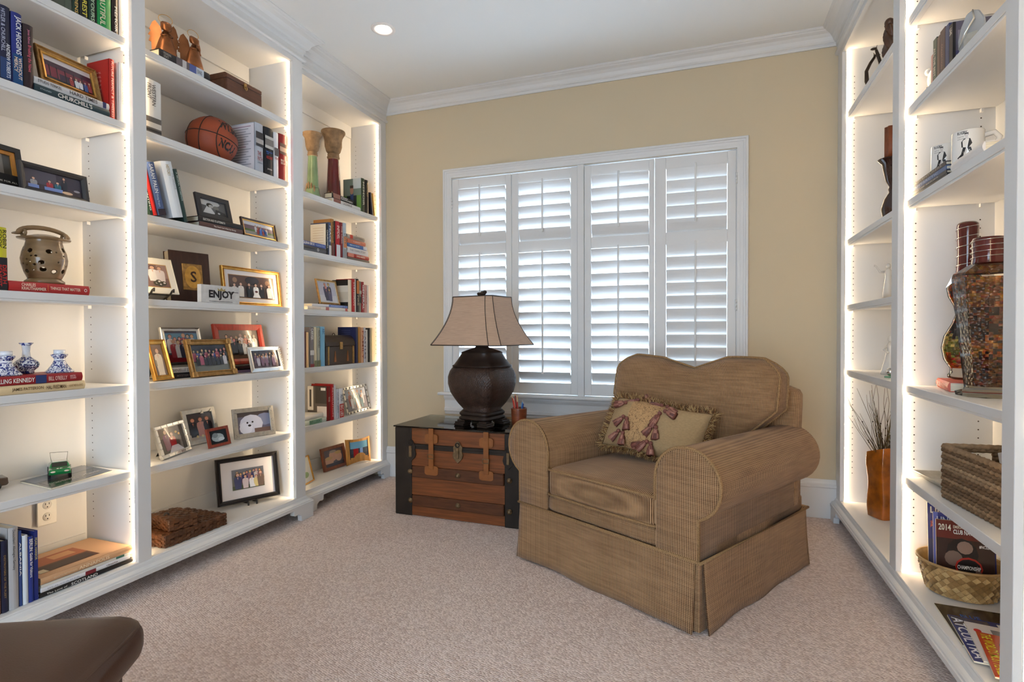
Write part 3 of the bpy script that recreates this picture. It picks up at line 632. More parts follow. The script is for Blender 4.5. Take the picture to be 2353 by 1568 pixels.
# ---- dark stool in the near left corner
stm = mat('stool_leather', S(74, 48, 34), .42, noise=(6, .12), bump=(300, .15)); stw = mat('stool_leg_wood', S(40, 26, 20), .4)
st = empty('padded_stool', (-1.42, .62, 0), R(24), 'dark brown padded stool in the near left corner', 'stool')
st.location = (-1.300, .535, 0); st.rotation_euler = (0, 0, R(27))
weld(rbox(B(), -.262, .262, -.262, .262, .352, .462, .045, 14, (.020, .020, .022)).build('seat_cushion', stm, st))
q_ = []
for k in range(32):
    a = 2*PI*k/32; q_.append((.262*math.copysign(abs(math.cos(a))**.22, math.cos(a)), .262*math.copysign(abs(math.sin(a))**.22, math.sin(a)), .438))
B().tube(q_, .005, 6, closed=True).build('seat_welt', stm, st)
B().box(-.225, -.225, .28, .225, .225, .36).build('apron', stw, st, bevel=.006)
for sx in (-1, 1):
    for sy in (-1, 1): B().rings([[(sx*.20+a*w, sy*.20+b2*w, z) for a, b2 in ((-1, -1), (1, -1), (1, 1), (-1, 1))] for z, w in ((0, .016), (.30, .026))], smooth=False).build('leg', stw, st)
# ================================================================== things on the shelves: helpers
UX = {'L': (-1, FA-.0275), 'N': (-1, FR-.0275), 'R': (1, FB+.0275)}
def D(U, u, dx, Z): s, xf = UX[U]; X = xf+s*dx; return Vector((X, yAt(u, X, Z), Z))
def A(u, v, Z):
    r = _fw+_rt*((u-CX)/FPX)-_up*((v-CY)/FPX); t = (Z-CAM.z)/r.z; p = CAM+r*t; return Vector((p.x, p.y, Z))
def hgt(p, v, lean=0, ang=0):        # height of a thing standing at p whose top shows at row v
    h = .2; bd = Vector((-math.sin(ang), math.cos(ang)))*math.sin(R(lean))
    for _ in range(6): h = (zAt(v, p.x+bd.x*h, p.y+bd.y*h)-p.z)/max(.3, math.cos(R(lean)))
    return h
WHT, BLK, CRM, RED, NAVY = S(236, 234, 228), S(24, 22, 22), S(226, 212, 182), S(172, 30, 30), S(28, 40, 92)
mat('pages', S(226, 216, 194), .9, noise=(1, .10, (300, 1, 300))); mat('photo', None, .18, coat=.3); mat('wood_frame', None, .4, noise=(10, .25, (8, 2, 1)))
mat('silver', S(214, 214, 212), .24, 1.0, noise=(30, .08)); mat('pewter', S(178, 176, 170), .42, .85, noise=(60, .12)); mat('gold', S(206, 160, 84), .33, .85, noise=(40, .18)); mat('antique_gold', S(168, 130, 78), .42, .7, noise=(60, .3), bump=(140, .5)); mat('black_lacquer', S(26, 22, 22), .28, coat=.3); mat('charcoal', S(54, 52, 54), .4)
mat('copper', S(150, 98, 64), .34, .85, noise=(12, .35)); mat('foxed', S(214, 204, 184), .8)
def seg(p0, p1): d = p1-p0; return math.atan2(d.y, d.x), math.hypot(d.x, d.y)
def addtext(bb, s, x, z, w, h, y, c, bold=.01): bb.text(s, (x, y, z), (1, 0, 0), (0, 0, 1), w, h, c, bold)
# ---- books.  local: spine in the plane y=0, thickness along x, height along z
def book(label, p, ang, t, h, d, c, txt=(), bands=(), pose='v', tilt=0, group='books on the shelves', pg='pages', cover=None, name='book', soft=False, nud=0):
    M = Matrix.Identity(4)
    if pose == 'h': M = Matrix(((0, 0, -1, h), (0, 1, 0, 0), (1, 0, 0, 0), (0, 0, 0, 1)))
    if tilt: M = Matrix.Rotation(R(tilt), 4, 'Y') @ M
    ro = empty(name, p, ang, label, 'book' if name == 'book' else name.replace('_', ' '), group); b3 = .0026; cv = B(M)
    if t > .014 and not soft:
        n = 5; r = min(.006, t*.18)
        arc = [(t*i/n, -r*math.sin(PI*i/n)) for i in range(n+1)]
        cv.prism(arc+[(t, .003), (0, .003)], 0, h, 'z', c)
    else: cv.box(0, 0, 0, t, .002, h, c)
    cv.box(0, .001, 0, b3, d, h, c); cv.box(t-b3, .001, 0, t, d, h, c); cvo = cv.build('cover', 'print', ro)
    B(M).box(b3, .003, .003, t-b3, d-.004, h-.003).build('pages', pg, ro)
    if bands or txt or cover:
        y = -(min(.006, t*.18) if (t > .014 and not soft) else 0)-.0006; pr = B(M); k = 0
        for k, (f0, f1, cc) in enumerate(bands): y3 = y-.0001*k; B(M).quad((t*.04, y3, h*f0), (t*.96, y3, h*f0), (t*.96, y3, h*f1), (t*.04, y3, h*f1), cc).build('spine_panel', 'print', cvo)
        for q in txt:      # (string, f0, f1 along the spine from its top, across a0..a1, colour[, 'h'])
            s, f0, f1, a0, a1, cc = q[:6]; y2 = y-.0007; pr = B(M)
            if len(q) > 6: pr.text(s, (t*a0, y2, h*(1-f1)), (1, 0, 0), (0, 0, 1), t*(a1-a0), h*(f1-f0), cc, .012)
            else: pr.text(s, (t*a0, y2, h*(1-f0)), (0, 0, -1), (1, 0, 0), h*(f1-f0), t*(a1-a0), cc, .012)
            pr.build('spine_lettering', 'print', cvo)
        if cover: cb = B(M); cover(cb, t, h, d); cb.build('cover_print', 'print', cvo)
    return ro
def vb(label, U, Z, u0, u1, v, c, txt=(), bands=(), dx=.012, d=.15, **k):   # upright book from its place in a row
    p = D(U, u0, dx, Z); q = D(U, u1, dx, Z); ang, t = seg(p, q)
    h = v if v < 1 else hgt(p, v); kw = dict(k)
    return book(label, p+Vector((0, 0, .0006)), ang, t-.0008, h, d, c, txt, bands, **kw)
def hb(label, p0, p1, t, c, txt=(), bands=(), d=.16, **k):                    # lying book, spine to the front
    ang, h = seg(p0, p1); return book(label, p0+Vector((0, 0, .0006)), ang, t-.0008, h, d, c, txt, bands, pose='h', **k)
# ---- flat pictures made of layered shapes
class Pic:
    def __init__(s, x, z, w, h, y=0, M=None): s.x, s.z, s.w, s.h, s.y, s.k = x, z, w, h, y, 0; s.b = B(M)
    def P(s, a, b): return (s.x+a*s.w, s.y-s.k*.00012, s.z+b*s.h)
    def poly(s, pts, c): s.k += 1; s.b.add([s.P(min(1, max(0, a)), min(1, max(0, b))) for a, b in pts], [tuple(range(len(pts)))], c)
    def rect(s, a0, b0, a1, b1, c): s.poly([(a0, b0), (a1, b0), (a1, b1), (a0, b1)], c)
    def ell(s, a, b, ra, rb, c, n=12): s.poly([(a+ra*math.cos(2*PI*i/n), b+rb*math.sin(2*PI*i/n)) for i in range(n)], c)
    def person(s, a, b, hh, c, skin=S(206, 160, 132), hair=S(60, 42, 30), w=1.0, legs=None):
        q = hh*.11*s.h/s.w*1.25*w
        s.poly([(a-q*1.2, b), (a+q*1.2, b), (a+q*1.5, b+hh*.55), (a+q*1.3, b+hh*.70), (a+q*.4, b+hh*.76), (a-q*.4, b+hh*.76), (a-q*1.3, b+hh*.70), (a-q*1.5, b+hh*.55)], c)
        if legs: s.rect(a-q*1.0, b, a+q*1.0, b+hh*.36, legs)
        s.poly([(a-q*.22, b+hh*.72), (a+q*.22, b+hh*.72), (a, b+hh*.55)], skin)
        s.ell(a, b+hh*.885, q*.80, hh*.115, hair); s.ell(a, b+hh*.865, q*.62, hh*.098, skin)
    def crowd(s, n, a0, a1, b, hh, cols, seed=1, **k):
        r = random.Random(seed)
        for i in range(n): s.person(a0+(a1-a0)*(i+.5)/n+r.uniform(-.01, .01), b+r.uniform(0, .04), hh*r.uniform(.88, 1.08), r.choice(cols), S(200+r.randint(-25, 15), 155+r.randint(-20, 15), 128+r.randint(-15, 15)), r.choice([S(60, 42, 30), S(120, 84, 48), S(40, 32, 28), S(150, 130, 110)]), **k)
def ringframe(bb, w, h, prof, c, cs=None):      # prof [(inset, y)] outer back to inner back
    bb.rings([[(i, y, i), (w-i, y, i), (w-i, y, h-i), (i, y, h-i)] for i, y in prof], cs or c, True, False, False)
def frame(label, p0, p1, v, pic, lean=14, bw=.020, fd=.014, fm='black_lacquer', mt=None, lip=None, style='bevel', h=None, extra=None, pm='photo', c=(.5, .5, .5, 1), stand=True, name='picture_frame', hb_=None, back=None):
    ang, w = seg(p0, p1); h = h or hgt(p0, v, lean, ang); M = Matrix.Rotation(R(-lean), 4, 'X')
    ro = empty(name, p0+Vector((0, 0, .0008+(fd+.001)*math.sin(R(lean)))), ang, label, 'picture frame', 'framed photographs on the shelves')
    pr = {'bevel': [(0, fd), (0, fd*.25), (.002, 0), (bw*.55, fd*.12), (bw, fd*.5), (bw, fd)], 'flat': [(0, fd), (0, .001), (.001, 0), (bw-.001, 0), (bw, .001), (bw, fd)],
          'scoop': [(0, fd), (0, .003), (.003, 0), (bw*.25, .001), (bw*.4, fd*.4), (bw*.75, fd*.5), (bw*.82, fd*.25), (bw, fd*.35), (bw, fd)], 'inward': [(0, fd), (0, fd*.6), (bw*.15, fd*.3), (bw*.8, 0), (bw, .001), (bw, fd)]}[style]
    B(M); bb = B(M); ringframe(bb, w, h, pr, c); fro = orient(bb.build('frame', fm, ro))
    if lip: bb = B(M); ringframe(bb, w, h, [(bw-.001, fd*.75), (bw-.001, fd*.3), (bw+lip[0], fd*.4), (bw+lip[0], fd*.8)], lip[1]); bb.build('inner_lip', lip[2] if len(lip) > 2 else 'print', fro); bi = bw+lip[0]
    else: bi = bw
    B(M).box(.002, fd*.86, .002, w-.002, fd+.001, h-.002, S(40, 34, 30)).build('backing', 'matte', ro)
    if mt:
        B(M).box(bi-.001, fd*.70, bi-.001, w-bi+.001, fd*.84, h-bi+.001, mt[1]).build('mat_board', 'matte', ro); m = bi+mt[0]; mz = bi+(mt[2] if len(mt) > 2 else mt[0])
        if len(mt) > 3: B(M).box(m-mt[3], fd*.66, mz-mt[3], w-m+mt[3], fd*.72, h-mz+mt[3], mt[4]).build('mat_edge', 'matte', ro)
        yy = fd*.62
    else: m = mz = bi; yy = fd*.80
    P_ = Pic(m, mz, w-2*m, h-2*mz, yy, M); P_.rect(0, 0, 1, 1, S(90, 90, 96)); pic(P_); P_.b.build('photograph', pm, ro)
    if stand:
        sb = B(); t0 = M @ Vector((w/2, fd, h*.62)); t1 = Vector((w/2, t0.y+h*.30, -(fd+.001)*math.sin(R(lean)))); wd = min(.05, w*.3)
        sb.add([(t0.x-wd*.3, t0.y, t0.z), (t0.x+wd*.3, t0.y, t0.z), (t1.x+wd*.5, t1.y, t1.z), (t1.x-wd*.5, t1.y, t1.z), (t0.x-wd*.3, t0.y+.003, t0.z), (t0.x+wd*.3, t0.y+.003, t0.z), (t1.x+wd*.5, t1.y+.003, t1.z), (t1.x-wd*.5, t1.y+.003, t1.z)], [(0, 1, 2, 3), (4, 7, 6, 5), (0, 4, 5, 1), (2, 6, 7, 3), (1, 5, 6, 2), (0, 3, 7, 4)], S(34, 30, 28)); sb.build('easel_leg', 'matte', ro)
    if extra: extra(ro, M, w, h)
    return ro
def plain(bg, *shapes):
    def f(P):
        P.rect(0, 0, 1, 1, bg)
        for s in shapes: getattr(P, s[0])(*s[1:])
    return f
def group_pic(bgs, n, cols, b=.05, hh=.6, seed=1, a0=.08, a1=.92):
    def f(P):
        for f0, f1, c in bgs: P.rect(0, f0, 1, f1, c)
        P.crowd(n, a0, a1, b+.16, hh, cols, seed+7); P.crowd(max(2, n-1), a0+.05, a1-.05, b, hh, cols, seed)
    return f
WOOD = S(120, 62, 34)

# ================================================================== left bay
TXW, TXG = S(235, 232, 225), S(206, 170, 92)
g_ = 'books on the top left shelf'
for lb, u0, u1, hh, c, tx in (('grey green book at the left end of the top left shelf', 150, 166, .215, S(74, 82, 70), ()), ('dark forest green book with gold lettering on the top left shelf', 166, 182, .225, S(30, 52, 40), (('GARDENS', .5, .98, .25, .75, TXG),)),
        ('black book with large gold and green title on the top left shelf', 183, 202, .235, S(34, 36, 32), (('FOREST', .55, .97, .2, .8, S(210, 200, 70)),)), ('deep green book lettered in pale green on the top left shelf', 203, 219, .24, S(24, 50, 40), (('YOURS', .62, .98, .25, .8, S(170, 200, 170)),)),
        ('thin black book beside the bright green one on the top left shelf', 219.5, 223, .225, BLK, ()), ('thick bright green book with pale title on the top left shelf', 223.5, 256, .24, S(24, 140, 70), (('BEAUTIFUL', .4, .97, .12, .5, S(226, 222, 190)),)),
        ('black book with white title on the top left shelf', 257.5, 272, .22, S(44, 30, 28), (('MEMOIR', .5, .97, .3, .72, TXW),)), ('white book with red title at the right end of the top left shelf', 273.5, 289, .21, S(236, 224, 214), (('The Final Days', .45, .97, .3, .7, S(170, 60, 46)),))):
    vb(lb, 'L', Z1, u0, u1, hh, c, tx, d=.16, group=g_)
g_ = 'books beside the gold framed photograph'
vb('dark blue book titled in pale blue, leftmost on the second shelf', 'L', Z2, -2, 25, 8, S(26, 30, 58), (('HITLER & CHURCHILL', .05, .62, .12, .48, S(170, 176, 200)), ('ANDREW ROBERTS', .5, .96, .55, .9, S(214, 218, 226))), ((.02, .3, S(30, 60, 110)),), d=.16, group=g_)
vb('royal blue book lettered JACK HIGGINS', 'L', Z2, 27, 52, 25, S(30, 44, 120), (('JACK HIGGINS', .05, .58, .2, .85, S(230, 232, 236)), ('WITHOUT\nMERCY', .62, .93, .15, .88, S(236, 214, 190))), ((.0, .42, S(20, 70, 120)),), d=.16, group=g_)
vb('black and maroon book titled Breaking the News', 'L', Z2, 54, 78, 53, S(38, 20, 28), (('James Fallows', .08, .30, .3, .6, S(206, 120, 150)), ('Breaking the News', .32, .74, .28, .7, S(200, 90, 110))), d=.16, group=g_)
p0 = D('L', 78, .012, Z2); p1 = D('L', 251, .012, Z2)
hb('dark teal book lettered CHURCHILL\'S lying under the grey book', p0, p1, .030, S(36, 58, 66), (("CHURCHILL'S", .28, .74, .25, .8, TXW), ('STALKED', .06, .2, .42, .6, S(160, 172, 176))), d=.17, group=g_)
p0 = D('L', 77, .014, Z2+.030); p1 = D('L', 250, .014, Z2+.030)
hb('grey book lettered HARD TIMES lying under the gold frame', p0, p1, .026, S(196, 196, 198), (('STUDS TERKEL', .04, .34, .3, .7, S(70, 66, 70)), ('HARD TIMES', .44, .82, .25, .78, S(70, 62, 64))), ((.05, .10, S(40, 44, 90)),), d=.17, group=g_)
def p_house(P):
    P.rect(0, 0, 1, 1, S(206, 200, 206)); P.rect(0, .55, 1, .8, S(70, 44, 60)); P.rect(0, .12, 1, .58, S(120, 50, 66)); P.rect(.3, .1, 1, .4, S(60, 40, 60)); P.rect(0, 0, 1, .14, S(30, 26, 40))
    for a in (.1, .25, .42, .6, .78): P.rect(a, .12, a+.02, .62, S(40, 26, 34))
    P.crowd(5, .5, .98, .05, .42, [S(60, 80, 140), S(220, 220, 226), S(40, 40, 60), S(150, 60, 60)], 3)
frame('gold and olive frame with a porch photograph, on the grey book', D('L', 97, .028, Z2+.056), D('L', 237, .040, Z2+.056), 100, p_house, 14, .020, .016, 'antique_gold', lip=(.004, S(190, 150, 70), 'gold'), style='scoop')
p0 = D('L', 252, .018, Z2)
def redfront(cb, t, h, d):
    for k in range(7): cb.text('SURVIVAL OF A NATION'[:8+k], (-.0006, d*.85, h*(.78-.07*k)), (0, -1, 0), (0, 0, 1), d*.5, h*.03, S(230, 170, 160))
book('red book with its jacket facing out beside the gold frame', p0, R(90), .020, hgt(p0, 134), .13, S(186, 40, 34), (('FUTURE PERFECT & TIMELESS', .04, .96, .25, .7, S(236, 190, 180)),), cover=redfront, group=g_)
vb('white book with faint lettering at the right end of the second shelf', 'L', Z2, 274, 292, 143, S(240, 234, 224), (('GREAT STORIES', .1, .7, .3, .7, S(200, 170, 150)),), d=.15, group=g_)
# third shelf: two frames
def p_bw(P): P.rect(0, 0, 1, 1, S(120, 112, 104)); P.ell(.35, .62, .28, .22, S(214, 210, 206)); P.person(.45, .05, .7, S(196, 196, 196), S(190, 176, 164), S(50, 46, 44)); P.rect(.75, 0, 1, 1, S(70, 66, 60))
def matt_black(ro, M, w, h): B(M).box(.02, .003, .012, w-.02, .006, h*.34, BLK).build('caption_panel', 'matte', ro); bb = B(M); addtext(bb, 'A TIME FOR ALL', w*.35, h*.15, w*.5, .006, .0026, S(200, 196, 186)); bb.build('caption', 'print', ro)
frame('black and amber frame at the left end of the third shelf', D('L', -62, .060, Z3), D('L', 62, .080, Z3), 309, p_bw, 10, .020, .016, 'black_lacquer', lip=(.012, S(176, 116, 46), 'wood_frame'), style='flat', extra=matt_black)
def p_kids(P):
    P.rect(0, 0, 1, 1, S(78, 72, 84)); P.rect(0, 0, 1, .30, S(66, 54, 60)); P.rect(.55, .3, 1, 1, S(56, 50, 64))
    for a, c in ((.15, S(150, 150, 156)), (.42, S(160, 40, 50)), (.56, S(40, 96, 120))): P.person(a, .08, .52, c, S(214, 170, 150), S(90, 70, 60), 1.5); P.rect(a-.10, .05, a+.08, .22, S(120, 140, 200))
    P.person(.68, .22, .70, S(44, 44, 56), S(196, 150, 130)); P.ell(.72, .10, .10, .08, S(214, 180, 150)); P.ell(.9, .3, .06, .06, S(150, 146, 156))
frame('wide charcoal plastic frame with a family photograph on the third shelf', D('L', 53, .030, Z3), D('L', 208, .038, Z3), 368, p_kids, 9, .018, .020, 'charcoal', style='bevel', stand=False)
# fourth shelf: paperback, pottery lantern on red book
vb('yellow and black paperback lettered ROBIN COOK', 'L', Z4, -14, 17, 520, S(206, 200, 40), (('ROBIN\nCOOK', .04, .34, .25, .92, S(30, 30, 20)), ('DEATH\nBENEFIT', .60, .94, .2, .9, S(190, 40, 40))), ((.0, .52, S(22, 26, 34)),), dx=.012, d=.12, group='books on the left bookcase')
p0 = D('L', 18, .012, Z4); p1 = D('L', 204, .012, Z4)
hb('red book titled THINGS THAT MATTER under the pottery lantern', p0, p1, .036, S(176, 46, 46), (('CHARLES\nKRAUTHAMMER', .14, .43, .18, .86, S(240, 214, 190)), ('|', .45, .455, .15, .85, S(220, 130, 60)), ('THINGS THAT MATTER', .48, .87, .34, .66, S(240, 214, 190)), ('O', .92, .96, .32, .68, TXW)), d=.16, group='books on the left bookcase')
ppt = mat('stoneware', S(134, 108, 78), .26, noise=(7, .32, (1, 1, 3)), coat=.35)
pc = D('L', 103, .095, Z4+.036); lt = empty('pottery_lantern', pc, 0, 'brown stoneware lantern jar pierced with round holes on a red book', 'pottery')
prof = [(.052, 0), (.060, .004), (.060, .012), (.053, .018), (.050, .022), (.060, .045), (.068, .075), (.070, .095), (.066, .120), (.058, .142), (.054, .158), (.054, .166), (.057, .170)]
# wall of quads with real openings: big and small holes cut from a fine grid
hs = []; rh = random.Random(8)
for k in range(150):
    q = (rh.uniform(0, 2*PI), rh.uniform(.040, .134), rh.choice([.0035, .0035, .0045, .0085, .0100]))
    if all(math.hypot((abs((q[0]-w_[0]+PI) % (2*PI)-PI))*.066, q[1]-w_[1]) > q[2]+w_[2]+.0045 for w_ in hs): hs.append(q)
nA, nZ = 260, 110; bb = B(); vs = []; fs = []
def prad(z):
    for (r0, z0), (r1, z1) in zip(prof, prof[1:]):
        if z0 <= z <= z1: return r0+(r1-r0)*(z-z0)/max(1e-6, z1-z0)
    return prof[-1][0]
for i in range(nZ+1):
    z = .022+(.166-.022)*i/nZ; r = prad(z)
    for j in range(nA): a = 2*PI*j/nA; vs.append((r*math.cos(a), r*math.sin(a), z))
for i in range(nZ):
    z = .022+.144*(i+.5)/nZ; r = prad(z)
    for j in range(nA):
        a = 2*PI*(j+.5)/nA
        if any(((abs((a-ha+PI) % (2*PI)-PI)*r)/hr)**2+((z-hz)/(hr*.85))**2 < 1 for ha, hz, hr in hs): continue
        fs.append((i*nA+j, i*nA+(j+1) % nA, (i+1)*nA+(j+1) % nA, (i+1)*nA+j))
bb.add(vs, fs, smooth=True); o_ = bb.build('pierced_wall', ppt, lt); md = o_.modifiers.new('thick', 'SOLIDIFY'); md.thickness = .004; md.offset = -1
B().lathe(prof[:5]+[(.045, .022), (.045, .006), (.001, .006)], 40).build('foot_ring', ppt, lt)
B().lathe([(.046, .166), (.056, .164), (.078, .168), (.080, .172), (.060, .176), (.030, .186), (.001, .190)], 40).build('lid', ppt, lt)
hn = [Vector((math.sin(t)*.0, -.066*math.cos(t)*1.25, .178+.030*math.sin(t))) for t in [PI*k/14 for k in range(15)]]
B().tube([(0, -.102, .178), (0, -.085, .182)]+[tuple(p+Vector((0, 0, .004))) for p in hn], [.002, .005]+[.0065]*15, 8, flat=1.3).build('handle', ppt, lt)
for y in (-.066, .066): B().tube([(.012*math.cos(2*PI*k/10), y, .186+.011*math.sin(2*PI*k/10)) for k in range(10)], .0055, 6, closed=True).build('handle_knot', ppt, lt)
# fifth shelf: delft pieces on two books
p0 = A(4, 909, Z5); p0 = D('L', -60, .014, Z5); p1 = D('L', 194, .014, Z5)
hb('cream book by JAMES PATTERSON and HAL FRIEDMAN under the red book', p0, p1, .032, S(222, 196, 152), (('JAMES PATTERSON', .30, .58, .28, .72, S(90, 64, 40)), ('HAL FRIEDMAN', .61, .80, .28, .72, S(90, 64, 40)), ('AGAINST MEDICAL ADVICE', .83, .97, .35, .65, S(170, 130, 84))), d=.17, group='books under the blue and white pottery')
p0 = D('L', -70, .016, Z5+.032); p1 = D('L', 188, .016, Z5+.032)
hb('red book titled KILLING KENNEDY under the blue and white pottery', p0, p1, .032, S(150, 30, 36), (('KILLING KENNEDY', .18, .53, .25, .75, TXW), ("BILL O'REILLY", .66, .84, .25, .75, S(240, 200, 190)), ('MARTIN\nDUGARD', .87, .93, .3, .75, S(230, 180, 180))), ((.36, .46, S(40, 60, 110)),), d=.17, group='books under the blue and white pottery')
dm = bpy.data.materials.new('delft_glaze'); dm.use_nodes = True; MATS['delft_glaze'] = dm; N, L, b = nodes(dm); b.inputs['Roughness'].default_value = .1; b.inputs['Coat Weight'].default_value = .5
tc = N.new('ShaderNodeTexCoord'); no = N.new('ShaderNodeTexNoise'); no.inputs['Scale'].default_value = 110; no.inputs['Distortion'].default_value = 1.5; L.new(tc.outputs['Object'], no.inputs['Vector']); at_ = N.new('ShaderNodeAttribute'); at_.attribute_name = 'Col'
cr = N.new('ShaderNodeValToRGB'); cr.color_ramp.interpolation = 'LINEAR'; e = cr.color_ramp.elements; e[0].position = .46; e[0].color = (0, 0, 0, 1); e[1].position = .53; e[1].color = (1, 1, 1, 1); L.new(no.outputs[0], cr.inputs[0])
mxr = N.new('ShaderNodeMix'); mxr.data_type = 'RGBA'; L.new(cr.outputs[0], mxr.inputs[0]); mxr.inputs[6].default_value = S(222, 226, 234); L.new(at_.outputs['Color'], mxr.inputs[7]); L.new(mxr.outputs[2], b.inputs['Base Color'])
BW, BB = S(214, 220, 232), S(36, 50, 120)
def holder(u, lab):
    r0 = empty('candle_holder', D('L', u, .085, Z5+.0645), R(20), lab, 'candle holder', 'blue and white candle holders')
    pf = [(.046, 0), (.047, .004), (.040, .010), (.030, .022), (.022, .034), (.017, .046), (.0165, .052), (.020, .056), (.026, .064), (.027, .068), (.020, .070)]
    B().lathe(pf, 24, c=[BB, BB, BB, BB, BB, BW, BB, BB, BB, BB], fn=lambda a, z: 1+.10*max(0, 1-z/.03)*math.cos(4*a)).build('body', dm, r0)
    B().lathe([(.018, .068), (.018, .086), (.0155, .086), (.015, .072), (.001, .072)], 20, c=BW).build('socket', dm, r0)
holder(14, 'blue and white candle holder left of the small vase'); holder(137, 'blue and white candle holder right of the small vase')
bv = empty('bud_vase', D('L', 61, .12, Z5+.0645), 0, 'dark blue and white bud vase with a slender neck between the candle holders', 'vase')
B().lathe([(.020, 0), (.023, .003), (.022, .010), (.034, .022), (.038, .032), (.036, .042), (.022, .054), (.013, .062), (.011, .082), (.013, .104), (.021, .112), (.021, .114), (.010, .108), (.008, .07), (.001, .06)], 28, c=[BB, BB, S(20, 28, 84), S(20, 28, 84), S(20, 28, 84), BB, BB, BW, BW, BB, BB, BB, BW, BW]).build('body', dm, bv)
# sixth shelf: magazine, toy cars
def flat_mag(label, pts, Z, t, c, prints=(), group='magazines on the shelves', name='magazine', cat='magazine', n_sheets=1):
    pts = [Vector((max(q[0], BL+.034), q[1], q[2])) for q in pts]; ce = sum(pts, Vector())/len(pts); ro = empty(name, (ce.x, ce.y, Z+.0006), 0, label, cat, group)
    lo = [(q.x-ce.x, q.y-ce.y) for q in pts]
    o1 = B().prism(lo, 0, t*.8, 'z', S(226, 222, 214)); orient(o1.build('pages', 'pages', ro)); o2 = B().prism(lo, t*.8, t, 'z', c); orient(o2.build('cover', 'photo', ro))
    if prints:
        pb = B(); a, b_, d_ = Vector(lo[0]), Vector(lo[1]), Vector(lo[3])
        def Q(s, r, z): v = a+(b_-a)*s+(d_-a)*r; return (v.x, v.y, z)
        for k, q in enumerate(prints):
            z = t+.0003+.00015*k
            if q[0] == 'r': pb.quad(Q(q[1], q[2], z), Q(q[3], q[2], z), Q(q[3], q[4], z), Q(q[1], q[4], z), q[5])
            elif q[0] == 't':
                o = Vector(Q(q[2], q[3], z)); xd = Vector(Q(q[4], q[3], z))-o; yd = Vector(Q(q[2], q[5], z))-o
                pb.text(q[1], o, xd, yd, 1, 1, q[6], .012)
            elif q[0] == 'T':      # text running along the other axis
                o = Vector(Q(q[2], q[3], z)); xd = Vector(Q(q[2], q[4], z))-o; yd = Vector(Q(q[5], q[3], z))-o
                pb.text(q[1], o, xd, yd, 1, 1, q[6], .012)
            elif q[0] == 'e': pb.add([Q(q[1]+q[3]*math.cos(2*PI*i/16), q[2]+q[4]*math.sin(2*PI*i/16), z) for i in range(16)], [tuple(range(16))], q[5])
        pb.build('cover_print', 'photo', ro)
    return ro
m0, m1, m3 = A(118, 1126, Z6), A(258, 1085, Z6), A(15, 1103, Z6); sc0 = min(1, (m1.x-(BL+.02))/max(.01, m0.x-m3.x)); m3 = m0+(m3-m0)*sc0
flat_mag('dark racing magazine lying under the green toy car', [m0, m1, m1+m3-m0, m3], Z6, .006, S(62, 58, 58), (('r', .02, .55, .98, .97, S(70, 84, 110)), ('r', .05, .1, .6, .5, S(40, 36, 36)), ('t', 'RACING YEARBOOK', .1, .2, .5, .3, S(190, 184, 176)), ('t', 'WINNER', .55, .18, .9, .26, S(200, 190, 180))))
def toycar(label, pos, ang, body, roof, s=1.0, loop=True):
    ro = empty('toy_car', pos, ang, label, 'toy car', 'model racing cars'); M = Matrix.Scale(s, 4)
    pf = [(-.098, .016), (-.100, .030), (-.090, .040), (-.045, .043), (-.02, .062), (.038, .064), (.070, .045), (.100, .044), (.102, .020), (.095, .014)]
    rr = []
    for y, q in ((-.042, .90), (-.039, 1.0), (-.030, 1.02), (.030, 1.02), (.039, 1.0), (.042, .90)):
        rr.append([(x*(.985 if abs(y) > .04 else 1), y*(1 if z < .05 else .80), .016+(z-.016)*q) for x, z in pf])
    bb = B(M); bb.rings(rr, body, True, True, False); orient(bb.build('body', 'gloss', ro, bevel=.003*s))
    rf = B(M).box(-.017, -.028, .0635, .036, .028, .0665, roof); rf.build('roof', 'gloss', ro, bevel=.001)
    gl_ = B(M); gl_.quad((-.0445, -.031, .0445), (-.0445, .031, .0445), (-.0215, .029, .0625), (-.0215, -.029, .0625), S(30, 34, 34)); gl_.quad((.041, -.029, .0635), (.041, .029, .0635), (.069, .031, .0465), (.069, -.031, .0465), S(30, 34, 34)); gl_.build('windscreen', 'gloss', ro)
    for x in (-.064, .064):
        for y in (-.040, .040): wb = B(M); wb.tube([(x, y-.006, .015), (x, y+.006, .015)], .0155, 14, S(26, 26, 26)); wb.build('wheel', 'rubber', ro)
    hl = B(M)
    for y in (-.026, .026): hl.ell((-.099, y, .031), .004, .010, .0045, 8, 6, S(220, 210, 190))
    hl.build('headlights', 'gloss', ro)
    nb = B(M); nb.text('43', (-.09, -.012, .0432), (0, 1, 0), (.6, 0, .05), .024, .022, TXW, .02); nb.build('race_number', 'print', ro)
    if loop: B(M).tube([(.095, -.030, .044), (.092, -.036, .092), (.092, .036, .096), (.095, .030, .044)], .0013, 5, S(36, 60, 44)).build('wire_hoop', 'print', ro)
    return ro
pcar = A(156, 1092, Z6+.0066); toycar('green and white toy racing car parked on the dark magazine', pcar+Vector((-.050, .0, .0006)), R(150), S(20, 112, 58), S(206, 206, 200), .80)
pcar = A(4, 1122, Z6); toycar('dark brown and yellow toy racing car at the left end of the sixth shelf', pcar+Vector((-.03, -.075, .0006)), R(75), S(70, 50, 34), S(190, 150, 50), .92, False)
